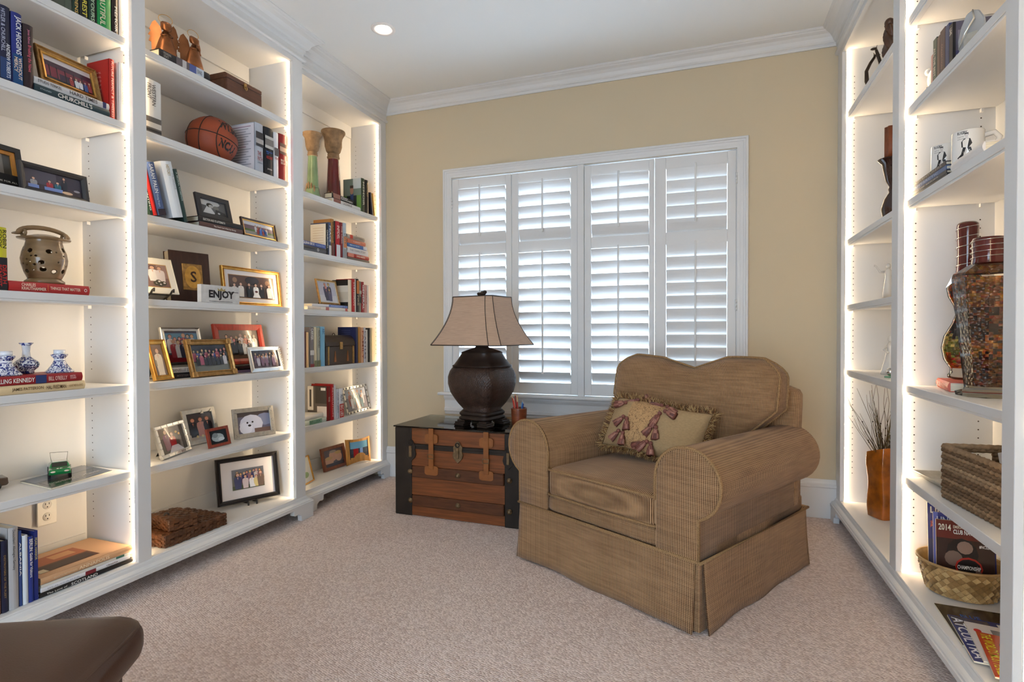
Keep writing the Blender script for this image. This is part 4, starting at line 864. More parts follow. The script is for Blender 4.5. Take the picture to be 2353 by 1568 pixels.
# bottom left: upright books, lying stack, outlet
g_ = 'large books at the bottom of the left bookcase'
for lb, u0, v0, u1, v1, vt, c, tx in (('book with a colourful spine at the bottom left edge', -26, 1425, 3, 1416, 1242, S(120, 84, 70), (('ITALY', .5, .9, .3, .7, TXW),)),
        ('navy blue book with gold lettering at the bottom left', 4, 1413, 20, 1407, 1246, S(22, 26, 54), (('DESTROYERS OF THE FLEET', .2, .8, .3, .6, S(150, 120, 70)),)),
        ('tall pale grey book with a spine about Germany at the bottom left', 21, 1409, 44, 1398, 1216, S(176, 174, 174), (('Deutschland / Allemagne / Germany', .03, .52, .28, .62, S(70, 66, 66)),)),
        ('thin blue book beside the pale grey one', 45, 1395, 52, 1392, 1222, S(46, 70, 130), (('ALBANIA', .15, .6, .2, .8, TXW),)), ('thin white book beside the blue travel book', 53, 1392, 66, 1386, 1233, S(214, 220, 226), ()),
        ('blue book with a large white BERLIN title', 66.5, 1386, 78, 1380, 1235, S(34, 52, 130), (('BERLIN', .04, .22, .15, .85, TXW), ('Guide for Visitors', .25, .62, .2, .8, TXW)))):
    vb(lb, 'L', Z0, u0, u1, vt, c, tx, dx=.004, d=.19, group=g_)
p = D('L', 79, .004, Z0); book('tall dark blue book titled PEARL HARBOR beside the lying stack', p+Vector((0, 0, .0006)), R(90), .013, hgt(p, 1222), .235, S(30, 42, 112), (('PEARL HARBOR', .10, .42, .25, .8, S(190, 180, 110)),), group=g_)
def lying(label, a, b_, t, c, d, z, tx=(), bands=(), **k):
    a = Vector((a.x, a.y, z)); b_ = Vector((b_.x, b_.y, z)); return hb(label, a, b_, t, c, tx, bands, d=d, **k)
a0, b0 = D('L', 91, .004, Z0), D('L', 305, .004, Z0)
lying('black book titled The Love of SCOTLAND at the bottom of the stack', a0, b0, .018, S(30, 26, 26), .24, Z0, (('The Love of', .06, .26, .28, .66, S(220, 216, 206)), ('SCOTLAND', .30, .58, .2, .8, TXW)), group=g_)
lying('white book titled CROATIA in the middle of the lying stack', a0+Vector((0, .004, 0)), b0+Vector((0, -.012, 0)), .017, S(226, 224, 226), .235, Z0+.018, (('BULGARIA', .06, .4, .3, .7, S(190, 190, 200)), ('CROATIA', .70, .84, .3, .7, S(110, 80, 80))), ((.42, .54, S(120, 30, 40)),), group=g_)
lying('thin white and green guide lying under the tan book', a0+Vector((0, .006, 0)), b0+Vector((0, -.002, 0)), .010, S(220, 214, 200), .23, Z0+.035, (), ((.1, .2, S(60, 110, 90)),), group=g_)
def anncover(cb, t, h, d):
    x = t+.0004
    def Qd(z0, z1, y0, y1, c, k=0): cb.quad((x+k*.0002, y0, z1), (x+k*.0002, y0, z0), (x+k*.0002, y1, z0), (x+k*.0002, y1, z1), c)
    Qd(h*.30, h*.93, d*.16, d*.80, S(96, 54, 34)); Qd(h*.30, h*.88, d*.45, d*.80, S(170, 92, 50), 1); Qd(h*.38, h*.62, d*.55, d*.74, S(206, 150, 100), 2); Qd(h*.34, h*.9, d*.18, d*.40, S(58, 34, 26), 3); Qd(h*.84, h*.93, d*.16, d*.30, S(222, 206, 170), 4)
lying('large tan photography book titled ANNAPOLIS on top of the stack', a0+Vector((-.004, .006, 0)), b0+Vector((0, -.004, 0)), .024, S(206, 160, 118), .26, Z0+.045, (('ANNAPOLIS', .38, .72, .25, .80, S(240, 216, 180)), ('WASHINGTON STREET PHOTOGRAPHS', .12, .36, .35, .62, S(230, 200, 160))), cover=anncover, group=g_)
ox, oy = BL+.010, yAt(107, BL+.01, .27); out = empty('electrical_outlet', (ox+.0012, oy, zAt(1185, ox, oy)+.02), R(90), 'white electrical outlet on the back panel above the lying books', 'outlet')
wpm = mat('outlet_plastic', S(240, 236, 226), .35)
B().box(-.036, -.005, -.058, .036, 0, .058).build('cover_plate', wpm, out, bevel=.0025)
for z in (-.024, .024):
    bb = B(Matrix.Rotation(R(90), 4, 'X')); bb.lathe([(.001, .0065), (.0165, .0065), (.0175, .004)], 20, (0, z, 0)); bb.build('receptacle', wpm, out)
    B().box(-.0075, -.0072, z+.001, -.0055, -.006, z+.009, BLK).build('slot', 'matte', out); B().box(.0055, -.0072, z+.001, .0075, -.006, z+.009, BLK).build('slot', 'matte', out); B().box(-.002, -.0072, z-.010, .002, -.006, z-.006, BLK).build('slot', 'matte', out)
# ================================================================== middle bay of the left bookcase
def spine_cover(cb, t, h, d):
    x = t+.0004
# top shelf: lying book, two angels, wooden box
p0, p1 = D('L', 366, .020, Z1), D('L', 481, .020, Z1)
hb('thick book with a black, blue and white spine lying under the copper angels', p0, p1, .044, S(30, 28, 32), (('FOUNDING\nLEGACY', .06, .20, .25, .8, S(180, 176, 170)), ('EDWARD', .72, .82, .3, .72, S(90, 96, 110))), ((.30, .44, S(74, 88, 150)), (.14, .30, S(196, 204, 216)), (.44, .70, S(96, 88, 92)), (.50, .58, S(190, 186, 186))), d=.17, group='books on the middle bay')
def angel(label, pos, ang, s=1.0, kneel=False):
    ro = empty('angel_figurine', pos, ang, label, 'figurine', 'copper angel figurines'); M = Matrix.Scale(s, 4)
    b1 = B(M); b1.rings([[(r*math.cos(2*PI*j/18)*(1 if math.cos(2*PI*j/18) < 0 else 1), r*.7*math.sin(2*PI*j/18), z) for j in range(18)] for z, r in ((0, .046), (.03, .039), (.07, .027), (.10, .016), (.115, .009))], caps=True); b1.build('robe', 'copper', ro)
    b1 = B(M); b1.rings([[(r*math.cos(2*PI*j/16), -.004+r*.9*math.sin(2*PI*j/16), z+.010*math.sin(2*PI*j/16)) for j in range(16)] for r, z in ((.017, .116), (.021, .124), (.021, .144), (.016, .150))], caps=False); o_ = b1.build('head_band', 'copper', ro); md = o_.modifiers.new('t', 'SOLIDIFY'); md.thickness = .0015
    for sx in (-1, 1):
        out = [(.006, .085), (.016, .135), (.034, .160), (.044, .150), (.054, .120), (.049, .114), (.058, .096), (.050, .092), (.056, .070), (.047, .066), (.046, .036), (.038, .012), (.030, .030), (.022, .060)]
        b1 = B(M); n = len(out)
        def W(a, z, y): return (sx*a, .012+.020*abs(a)/.05+y, z)
        b1.add([W(a, z, 0) for a, z in out]+[W(a, z, .0018) for a, z in out], [tuple(range(n)), tuple(range(2*n-1, n-1, -1))]+[(i, (i+1) % n, n+(i+1) % n, n+i) for i in range(n)]); orient(b1.build('wing', 'copper', ro))
        b1 = B(M); b1.tube([(sx*.010, -.004, .104), (sx*.020, -.016, .088), (sx*.006, -.030, .084)], [.0045, .004, .003], 8); b1.build('arm', 'copper', ro)
    b1 = B(M); b1.tube([(.026*math.cos(2*PI*k/24), .006, .160+.020*math.sin(2*PI*k/24)+.006) for k in range(24)], .0011, 5, closed=True); b1.build('halo', 'gold', ro)
    b1 = B(M); b1.tube([(0, .008, .12), (0, .008, .148)], .0012, 5); b1.build('halo_stem', 'gold', ro)
zt = Z1+.0446
angel('copper angel figurine on the left, with its halo tilted', D('L', 382, .080, zt), R(64), 1.08)
angel('copper angel figurine on the right, with spread wings', D('L', 446, .050, zt), R(80), 1.0)
bxm = mat('box_wood', S(92, 54, 38), .45, noise=(8, .25, (1, 6, 8)), bump=(80, .2))
p0, p1 = D('L', 522, .030, Z1), D('L', 602, .030, Z1); ang, w = seg(p0, p1); h = hgt(p0, 163)
wb = empty('wooden_box', p0+Vector((0, 0, .0006)), ang, 'brown wooden chest with a brass clasp on the top shelf', 'box')
B().box(0, 0, 0, w, .13, h*.72).build('body', bxm, wb, bevel=.003); B().prism([(0, h*.73), (.13, h*.73), (.13, h*.90), (.115, h), (.015, h), (0, h*.90)], 0, w, 'x').build('lid', bxm, wb, bevel=.002)
B().box(w*.5-.009, -.004, h*.60, w*.5+.009, .001, h*.86).build('clasp', 'antique_gold', wb, bevel=.001); B().tube([(w*.5+.008*math.cos(2*PI*k/10), -.007, h*.62+.010*math.sin(2*PI*k/10)) for k in range(10)], .0018, 5, closed=True).build('clasp_ring', 'antique_gold', wb)
for x in (0, w): B().box(x-.0012, .02, h*.05, x+.0012, .11, h*.7).build('side_panel', bxm, wb)
# second shelf
g_ = 'books beside the basketball'
vb('white book with a black and white crowd photograph at the left of the basketball shelf', 'L', Z2, 322, 371, 172, S(228, 226, 222), (('WESTERN\nFRONT', .08, .48, .3, .7, S(90, 84, 80)),), ((.0, .30, S(96, 90, 86)), (.10, .20, S(200, 196, 190)), (.03, .07, S(50, 46, 44))), d=.05, group=g_)
bcol = mat('basketball_leather', S(150, 70, 42), .5, bump=(420, .35), noise=(12, .12)); bblk = mat('basketball_black', S(30, 26, 26), .5)
pb_ = D('L', 488, .145, Z2); RB = .120; bl_ = empty('basketball', pb_, R(70), 'orange basketball with black seams and lettering resting on the second shelf', 'basketball')
Mb = Matrix.Translation((0, 0, RB+.0030)) @ Matrix.Rotation(R(12), 4, 'Y'); b1 = B(Mb); b1.ell((0, 0, 0), RB, RB, RB, 40, 24); b1.build('ball', bcol, bl_)
def onb(a, e, r=RB+.0003): return (r*math.cos(e)*math.sin(a), -r*math.cos(e)*math.cos(a), r*math.sin(e))
SE = [[onb(2*PI*k/72, 0) for k in range(72)], [onb(R(-50), 2*PI*k/72-PI) for k in range(72)]]
for sg in (1, -1): SE.append([onb(R(-50)+sg*(R(48)+R(20)*math.cos(2*t)), t) for t in [2*PI*k/72-PI for k in range(72)]][:0] or [tuple(Vector((math.sin(R(-50)+sg*R(90))*.62*RB, -math.cos(R(-50)+sg*R(90))*.62*RB, 0))+Vector((math.cos(R(-50)+sg*R(90)), math.sin(R(-50)+sg*R(90)), 0))*(.785*RB*math.cos(t))*1.0+Vector((0, 0, .785*RB*math.sin(t)))) for t in [2*PI*k/60 for k in range(60)]])
for s_ in SE:
    b1 = B(Mb); b1.tube([tuple(Vector(q).normalized()*(RB+.0002)) for q in s_], .0022, 6, closed=True); b1.build('seam', bblk, bl_)
def balltext(s, a0, a1, e0, e1, nm):
    vs, fs, tw, th = text_mesh(s, .045); b1 = B(Mb); b1.add([onb(a0+(a1-a0)*x/tw, e0+(e1-e0)*y/th+(x/tw)*R(-3), RB+.0009) for x, y in vs], fs, BLK); b1.build(nm, bblk, bl_)
balltext('Wilson', R(-14), R(56), R(20), R(44), 'maker_lettering'); balltext('NCAA', R(-2), R(50), R(-26), R(-5), 'league_lettering')
GRY = S(178, 184, 196)
def caroback(cb, t, h, d):
    cb.quad((-.0005, d, .004), (-.0005, .004, .004), (-.0005, .004, h-.004), (-.0005, d, h-.004), S(222, 218, 224))
    for k in range(16): cb.quad((-.0008, d*.9, h*(.92-.052*k)), (-.0008, d*(.15+.1*((k*7) % 3)), h*(.92-.052*k)), (-.0008, d*(.15+.1*((k*7) % 3)), h*(.935-.052*k)), (-.0008, d*.9, h*(.935-.052*k)), S(160, 120, 140) if k in (0, 8) else S(150, 150, 160))
vb('thick pale grey biography with its back cover towards the basketball', 'L', Z2, 586, 605, 280, GRY, (('THE\nPATH', .58, .78, .2, .8, S(150, 70, 70), 'h'), ('JOHNSON', .80, .84, .2, .8, S(90, 110, 130), 'h')), ((.52, .82, S(60, 58, 62)), (.58, .68, S(176, 170, 168))), d=.17, cover=caroback, group=g_)
vb('black and blue biography beside the pale grey one', 'L', Z2, 607, 628, 290, S(22, 24, 32), (('MEANS\nOF', .50, .57, .15, .85, S(60, 110, 190), 'h'), ('ASCENT', .60, .66, .15, .85, S(190, 40, 44), 'h'), ('JOHNSON', .86, .90, .25, .75, TXW, 'h')), ((.56, .82, S(196, 194, 190)), (.62, .76, S(120, 116, 116))), d=.17, group=g_)
vb('white biography between the black and the dark red books', 'L', Z2, 629, 640, 303, S(226, 224, 228), (('PASSAGE', .55, .6, .1, .9, S(170, 60, 60), 'h'),), ((.48, .66, S(96, 90, 92)),), d=.17, group=g_)
vb('dark red biography at the right end of the basketball shelf', 'L', Z2, 641, 661, 306, S(140, 28, 30), (('MASTER\nSENATE', .55, .66, .12, .88, S(236, 206, 190), 'h'),), ((.56, .80, S(90, 64, 58)), (.62, .72, S(190, 160, 140))), d=.17, group=g_)
# third shelf: five leaning books, two lying books, two frames
g_ = 'leaning books on the third shelf'
for lb, u0, u1, hh, c, tx, bd in (('dark green book at the left end of the leaning row', 346, 352, .20, S(30, 54, 46), (('COUNTING', .3, .9, .2, .8, TXW),), ()), ('bright red book in the leaning row', 353, 362, .225, S(198, 36, 32), (), ()),
        ('blue book titled SARAH PALIN in the leaning row', 363, 381, .225, S(70, 92, 140), (('SARAH PALIN', .04, .58, .15, .62, S(226, 232, 240)), ('Going Rogue', .6, .84, .2, .5, S(180, 200, 226))), ((.0, .12, S(40, 24, 34)),)),
        ('thick white book in the leaning row', 397, 421, .245, S(222, 228, 234), (('HISTORY', .06, .26, .3, .6, S(170, 150, 110)), ('THE DECLINE', .2, .5, .7, .85, S(150, 160, 170))), ()), ('dark green book leaning on the white one', 424, 432, .235, S(34, 60, 58), (('A MORAL COMPASS', .06, .6, .3, .7, S(180, 200, 196)),), ())):
    p = D('L', u0, .014, Z3); q = D('L', u1, .014, Z3); ang, t = seg(p, q); tl = 13.5
    book(lb, p+Vector((0, 0, .0006+t*math.sin(R(tl)))), ang, t, hh, .17, c, tx, bd, tilt=-tl, group=g_)
zz = Z3
p0, p1 = D('L', 458, .020, zz), D('L', 557, .012, zz)
hb('brown and white book with a white title lying at the bottom under the black frame', p0, p1, .026, S(96, 66, 60), (("The Devil Can't Paint by Group", .30, .82, .3, .7, S(236, 224, 214)),), d=.17, group='books lying under the black frame')
hb('black book lying on the brown one under the black frame', D('L', 456, .022, zz+.026), D('L', 558, .016, zz+.026), .026, S(34, 28, 28), (('ELECTION AND ITS AFTERMATH', .08, .56, .3, .72, S(222, 216, 206)),), d=.17, group='books lying under the black frame')
def p_kiss(P):
    P.rect(0, 0, 1, 1, S(96, 96, 96)); P.ell(.3, .85, .5, .25, S(190, 190, 190)); P.poly([(.05, 0), (.32, .75), (.55, .1)], S(206, 206, 206)); P.ell(.38, .66, .13, .16, S(30, 30, 30)); P.ell(.42, .60, .09, .12, S(170, 166, 162)); P.ell(.62, .55, .12, .14, S(120, 116, 112)); P.poly([(.5, 0), (.6, .45), (.95, .3), (1, 0)], S(58, 58, 58)); P.ell(.7, .2, .05, .06, S(200, 200, 200))
frame('black frame with a black and white couple photograph on the lying books', D('L', 459, .035, zz+.052), D('L', 536, .035, zz+.052), 442, p_kiss, 14, .024, .014, 'charcoal', style='flat')
frame('small dark frame with an outdoor group photograph on the third shelf', D('L', 562, .020, Z3), D('L', 640, .026, Z3), 498, group_pic([(0, .45, S(90, 110, 70)), (.0, .3, S(150, 150, 146)), (.45, .75, S(120, 100, 110)), (.75, 1, S(196, 200, 214))], 5, [S(70, 110, 190), S(150, 60, 66), S(60, 90, 150), S(200, 200, 206)], .12, .5, 4, .35, .8), 12, .012, .014, 'wood_frame', c=S(58, 36, 28), lip=(.003, S(150, 110, 70), 'gold'))
# fourth shelf: matted wedding photo on easel, album, ENJOY sign, gold frame
def p_wed1(P):
    P.rect(0, 0, 1, 1, S(120, 92, 84)); P.rect(.6, .4, 1, 1, S(150, 120, 110)); P.person(.42, .25, .7, S(226, 222, 220), S(214, 168, 140), S(70, 48, 36), 1.6); P.person(.70, .25, .68, S(216, 206, 206), S(208, 164, 140), S(120, 90, 60), 1.4)
    for a, b_ in ((.45, .15), (.6, .1), (.75, .16), (.55, .22)): P.ell(a, b_, .12, .10, S(64, 60, 44)); P.ell(a+.03, b_+.02, .05, .04, S(220, 210, 206))
def easel(ro, M, w, h):
    for x in (w*.25, w*.75):
        b1 = B(); b1.tube([(x, -.022, .004), (x, -.024, .018), (x, -.014, .012), (x, .0, -.004), (x, .05, -.026), (x, .075, -.0295)], .0045, 6); b1.build('easel_hook', 'black_lacquer', ro)
    b1 = B(); b1.tube([(w*.25, .01, -.006), (w*.75, .01, -.006)], .004, 6); b1.build('easel_bar', 'black_lacquer', ro)
zb = Z4+.031
frame('white matted wedding photograph on a black easel at the left of the fourth shelf', D('L', 322, .075, zb), D('L', 413, .060, zb), 588, p_wed1, 20, .003, .006, 'matte', c=S(226, 222, 212), mt=(.030, S(232, 228, 218), .030, .003, S(190, 150, 80)), stand=False, extra=easel, style='flat')
p0, p1 = D('L', 394, .150, Z4), D('L', 487, .110, Z4); ang, w = seg(p0, p1); h = hgt(p0, 576, 6, ang)
alb = empty('photo_album', p0+Vector((0, 0, .006)), ang, 'dark brown leather photo album with a gold letter S plate', 'album'); M = Matrix.Rotation(R(-6), 4, 'X')
B(M).box(0, 0, 0, w, .004, h, S(62, 40, 34)).build('front_cover', 'wood_frame', alb, bevel=.0015); B(M).box(0, .044, 0, w, .048, h, S(62, 40, 34)).build('back_cover', 'wood_frame', alb, bevel=.0015); B(M).box(.004, .004, .004, w-.004, .044, h-.004).build('pages', 'foxed', alb)
pw0, pw1, ph0, ph1 = w*.30, w*.80, h*.24, h*.76
B(M).box(pw0, -.003, ph0, pw1, .001, ph1).build('name_plate', 'antique_gold', alb, bevel=.002)
b1 = B(M); b1.add([((pw0+pw1)/2+(pw1-pw0)*.40*math.cos(2*PI*k/28), -.0036, (ph0+ph1)/2+(ph1-ph0)*.43*math.sin(2*PI*k/28)) for k in range(28)], [tuple(range(28))]); b1.build('oval_plate', 'gold', alb)
b1 = B(M); b1.text('S', ((pw0*.62+pw1*.38), -.0042, ph0+(ph1-ph0)*.30), (1, 0, 0), (0, 0, 1), (pw1-pw0)*.30, (ph1-ph0)*.42, S(60, 36, 26), .02); b1.build('monogram', 'print', alb)
b1 = B(M)
for k in range(16): a = 2*PI*k/16; b1.tube([((pw0+pw1)/2+(pw1-pw0)*.44*math.cos(a+t), -.0032, (ph0+ph1)/2+(ph1-ph0)*.47*math.sin(a+t)) for t in (0, .12, .24)], .0008, 4)
tag(b1.build('scroll_relief', 'antique_gold', alb), kind='stuff')
p0, p1 = D('L', 462, .012, Z4), D('L', 551, .012, Z4); ang, w = seg(p0, p1); h = hgt(p0, 653)
en = empty('wooden_sign', p0+Vector((0, 0, .0006)), ang, 'small whitewashed block sign reading ENJOY', 'sign')
B().box(0, 0, 0, w, .025, h, S(206, 204, 202)).build('block', mat('whitewash', None, .8, noise=(30, .12), bump=(120, .4)), en, bevel=.002)
b1 = B(); b1.text('ENJOY', (w*.19, -.0006, h*.17), (1, 0, 0), (0, 0, 1), w*.66, h*.56, S(34, 30, 32), .045); b1.build('lettering', 'matte', en)
b1 = B(); b1.add([(w*(.42+a*.18), -.0008, h*(.70+b_*.2)) for a, b_ in ((0, 0), (1, 0), (1.05, .8), (.75, .3), (.5, 1), (.25, .3), (-.05, .8))], [(0, 1, 3), (1, 2, 3), (0, 3, 5), (3, 4, 5), (0, 5, 6)], S(170, 150, 96)); b1.build('crown_emblem', 'matte', en)
b1 = B(); b1.box(w*.66, -.0008, h*.66, w*.96, -.0002, h*.69, S(34, 30, 32)); b1.build('arrow', 'matte', en); b1 = B(); b1.box(w*.2, -.0008, h*.09, w*.8, -.0002, h*.115, S(60, 56, 56)); b1.build('underline', 'matte', en)
def p_wed2(P):
    P.rect(0, 0, 1, 1, S(64, 46, 40)); P.rect(0, .55, 1, 1, S(86, 60, 48)); P.ell(.12, .78, .05, .12, S(150, 110, 80)); P.ell(.85, .75, .05, .12, S(150, 110, 80)); P.ell(.5, .8, .16, .2, S(44, 30, 30))
    for a, c in ((.10, S(226, 220, 216)), (.24, S(222, 216, 210)), (.42, S(28, 26, 28)), (.57, S(240, 238, 236)), (.70, S(30, 28, 30)), (.88, S(226, 220, 216))): P.person(a, .03, .66 if a > .2 else .6, c, S(214, 170, 146), S(60, 44, 36), 1.15)
    P.poly([(.48, .02), (.66, .02), (.57, .45)], S(240, 238, 236)); P.ell(.57, .30, .035, .05, S(90, 40, 40))
frame('wide gold frame with a matted wedding party photograph', D('L', 518, .070, Z4), D('L', 650, .048, Z4), 610, p_wed2, 7, .017, .018, 'gold', mt=(.028, S(216, 212, 214), .026, .003, S(170, 130, 84)), style='scoop')
# fifth shelf
def p_bride(P): P.rect(0, 0, 1, 1, S(120, 100, 84)); P.poly([(.2, 0), (.8, 0), (.6, .6), (.4, .6)], S(226, 214, 196)); P.person(.5, .1, .8, S(220, 208, 190), S(214, 176, 150), S(120, 90, 60), .9); P.rect(.1, .3, .25, .5, S(150, 140, 120))
frame('narrow gold frame with a bride at the left of the fifth shelf', D('L', 359, .022, Z5), D('L', 403, .040, Z5), 783, p_bride, 16, .022, .016, 'gold', style='scoop', mt=(.002, S(150, 120, 80)))
zk = Z5
pa, pbk = D('L', 372, .100, zk), D('L', 452, .085, zk)
hb('black book lying under the white and silver frame', pa, pbk, .026, S(36, 32, 36), (('MYSTERY', .4, .8, .3, .7, S(120, 110, 110)),), ((.70, .86, S(60, 80, 150)),), d=.14, group='books under the frames on the fifth shelf')
hb('white book lettered DANIELLE STEEL lying on the black one', D('L', 372, .102, zk+.026), D('L', 452, .087, zk+.026), .026, S(216, 214, 212), (('DANIELLE STEEL', .25, .92, .22, .78, S(120, 110, 116)),), d=.14, group='books under the frames on the fifth shelf')
frame('white and silver frame with a stage photograph behind the gold ones', D('L', 383, .115, zk+.0525), D('L', 474, .105, zk+.0525), 754, group_pic([(0, .25, S(120, 30, 40)), (.25, 1, S(66, 64, 84)), (.75, .95, S(90, 130, 160))], 6, [S(200, 196, 200), S(150, 60, 70), S(60, 60, 80)], .12, .6, 6, .1, .9), 13, .020, .014, 'silver', style='scoop')
frame('antique gold frame with raised corners and a large group photograph', D('L', 445, .020, Z5), D('L', 546, .030, Z5), 783, group_pic([(0, .35, S(110, 110, 100)), (.35, 1, S(44, 46, 58))], 9, [S(36, 36, 44), S(190, 186, 190), S(70, 90, 150), S(160, 80, 100)], .2, .45, 9, .03, .97), 15, .026, .018, 'antique_gold', style='scoop',
      extra=lambda ro, M, w, h: [rbox(B(M), x-.014, x+.014, -.005, .012, z-.014, z+.014, .005, 4).build('corner_ornament', 'antique_gold', ro) for x in (.012, w-.012) for z in (.012, h-.012)])
pa, pbk = D('L', 521, .112, zk), D('L', 612, .098, zk)
hb('lilac book lying at the bottom under the red frame', pa, pbk, .014, S(150, 126, 160), (), d=.13, group='books under the frames on the fifth shelf')
hb('black book lying on the lilac one under the red frame', D('L', 521, .114, zk+.014), D('L', 611, .100, zk+.014), .026, S(40, 28, 32), (('HISTORY', .3, .6, .3, .7, S(120, 70, 70)),), d=.12, group='books under the frames on the fifth shelf')
frame('red wooden frame with a wedding line photograph', D('L', 505, .126, zk+.0405), D('L', 616, .112, zk+.0405), 746, group_pic([(0, .3, S(110, 84, 70)), (.3, 1, S(92, 76, 66)), (.7, 1, S(120, 104, 90))], 7, [S(236, 230, 224), S(40, 36, 36), S(200, 120, 96), S(226, 210, 200)], .12, .55, 12, .12, .95), 12, .032, .016, 'wood_frame', c=S(168, 48, 28), style='bevel')
frame('polished silver frame with a ragged edged family photograph', D('L', 580, .016, Z5), D('L', 653, .022, Z5), 799, group_pic([(0, 1, S(58, 50, 56)), (0, .4, S(90, 70, 74))], 6, [S(190, 180, 190), S(120, 90, 110), S(60, 50, 60)], .1, .6, 14, .1, .9), 14, .022, .008, 'silver', style='inward',
      extra=lambda ro, M, w, h: [B(M).ell((w-.004, -.002, h*(.12+.76*k/9)), .0028, .0028, .0028, 8, 6).build('bead', 'silver', ro) for k in range(10)])
# sixth shelf
def tiles(ro, M, w, h):
    k = 0; n1, n2 = 5, 6; bt = .017
    for i in range(n1):
        for z in (0, h-bt): b1 = B(M).box(w*i/n1+.001, -.004, z+.001, w*(i+1)/n1-.001, .002, z+bt-.001); b1.build('metal_tile', 'silver', ro, bevel=.002)
    for i in range(n2-2):
        z0 = bt+(h-2*bt)*i/(n2-2)
        for x in (0, w-bt): b1 = B(M).box(x+.001, -.004, z0+.001, x+bt-.001, .002, z0+(h-2*bt)/(n2-2)-.001); b1.build('metal_tile', 'silver', ro, bevel=.002)
def p_couple(P): P.rect(0, 0, 1, 1, S(56, 34, 34)); P.rect(0, .6, .5, 1, S(96, 70, 60)); P.ell(.75, .75, .05, .05, S(240, 200, 120)); P.ell(.85, .65, .04, .05, S(240, 190, 110)); P.person(.32, .1, .85, S(120, 60, 90), S(200, 150, 130), S(90, 60, 40), 1.2); P.person(.55, .05, .75, S(180, 30, 40), S(206, 160, 136), S(130, 90, 60), 1.3); P.poly([(.3, 0), (.9, 0), (.7, .25), (.45, .25)], S(226, 220, 226))
frame('silver mosaic tile frame with a couple photograph', A(375, 1060, Z6), A(440, 1035, Z6), 985, p_couple, 16, .018, .012, 'silver', style='flat', extra=tiles)
def p_three(P): P.rect(0, 0, 1, 1, S(70, 60, 60)); P.rect(0, 0, 1, .22, S(180, 170, 160)); [P.person(a, .12, .72, c, S(220, 150, 126), S(110, 70, 44), 1.3) for a, c in ((.22, S(30, 28, 34)), (.52, S(196, 140, 130)), (.78, S(34, 26, 32)))]; [P.ell(a, .12, .05, .05, S(220, 200, 150)) for a in (.3, .5, .65)]
def slices(ro, M, w, h):
    for x, z in ((w*.58, h*.88), (w*.86, h*.90), (w*.92, h*.45), (w*.62, h*.10)): B(M).prism([(x-.012, z-.006), (x+.010, z-.007), (x+.002, z+.010)], -.003, .001, 'y').build('raised_motif', 'pewter', ro, bevel=.001)
frame('wide pewter frame with three people at a table', A(434, 1028, Z6), A(508, 1011, Z6), 947, p_three, 15, .022, .010, 'pewter', style='flat', extra=slices)
def p_baby(P): P.rect(0, 0, 1, 1, S(40, 44, 48)); P.ell(.5, .45, .38, .34, S(170, 182, 186)); P.ell(.35, .65, .18, .2, S(130, 140, 144)); P.ell(.7, .3, .2, .15, S(206, 214, 216))
frame('tiny reddish brown frame with a blue toned baby photograph', A(483, 1033, Z6), A(532, 1021, Z6), 989, p_baby, 14, .014, .012, 'wood_frame', c=S(132, 52, 34), lip=(.003, BLK, 'matte'), style='flat')
def p_dog(P): P.rect(0, 0, 1, 1, S(96, 92, 110)); P.rect(0, .8, 1, 1, S(70, 60, 60)); P.ell(.85, .6, .3, .3, S(126, 130, 156)); P.ell(.42, .42, .36, .46, S(206, 204, 216)); P.ell(.25, .25, .2, .3, S(222, 220, 230)); P.ell(.30, .50, .03, .045, S(30, 26, 30)); P.ell(.46, .52, .03, .045, S(30, 26, 30)); P.ell(.36, .36, .05, .055, S(24, 22, 26)); P.rect(.5, 0, 1, .2, S(110, 84, 76))
def stars(ro, M, w, h):
    for x, z, r in ((.016, h-.016, .014), (w-.016, h-.018, .016), (.013, h*.5, .009), (w-.012, h*.52, .009), (.020, .016, .015), (w*.70, .012, .010), (w-.014, .028, .013)):
        B(M).prism([(x+(r if k % 2 == 0 else r*.45)*math.sin(PI*k/5+.2), z+(r if k % 2 == 0 else r*.45)*math.cos(PI*k/5+.2)) for k in range(10)], -.004, .001, 'y').build('star', 'pewter', ro, bevel=.0008)
frame('pewter frame with raised stars and a white dog photograph', A(540, 1012, Z6), A(634, 998, Z6), 943, p_dog, 12, .024, .010, 'pewter', style='flat', extra=stars)
# bottom: woven boxes, large black frame on an easel
wv = mat('woven_reed', S(92, 56, 32), .45, noise=(30, .45), coat=.25)
def wovenbox(label, c0, ang, w, d, h, z):
    ro = empty('woven_box', (c0.x, c0.y, z+.0006), ang, label, 'box', 'stacked woven boxes'); n = 9
    for nm, z0, z1, o in (('body', 0, h*.55, 0), ('lid', h*.57, h, .002)):
        bb = B().box(-o, -o, z0, w+o, d+o, z1); bb.build(nm, wv, ro, bevel=.003)
    bb = B(); nx = int(w/.020); ny = int(d/.020); rn = random.Random(int(w*1e4))
    for k in range(nx):
        for q, zz_ in enumerate([h*.03+h*.16*i for i in range(6)]):
            if (k+q) % 2: bb.box(w*k/nx+.001, -.0045, zz_, w*(k+1)/nx-.001, .001, zz_+h*.14)
    for k in range(ny):
        for q, zz_ in enumerate([h*.03+h*.16*i for i in range(6)]):
            if (k+q) % 2:
                bb.box(w-.001, d*k/ny+.001, zz_, w+.0045, d*(k+1)/ny-.001, zz_+h*.14); bb.box(-.0045, d*k/ny+.001, zz_, .001, d*(k+1)/ny-.001, zz_+h*.14)
    for k in range(nx):
        for q in range(ny):
            if (k+q) % 2: bb.box(w*k/nx, d*q/ny, h-.001, w*(k+1)/nx-.001, d*(q+1)/ny-.001, h+.003)
    tag(bb.build('weave', wv, ro), kind='stuff')
    return ro
c1 = A(380, 1262, Z0); c2 = A(520, 1206, Z0); ang, w = seg(c1, c2); zt1 = (zAt(1233, c1.x, c1.y)-Z0)
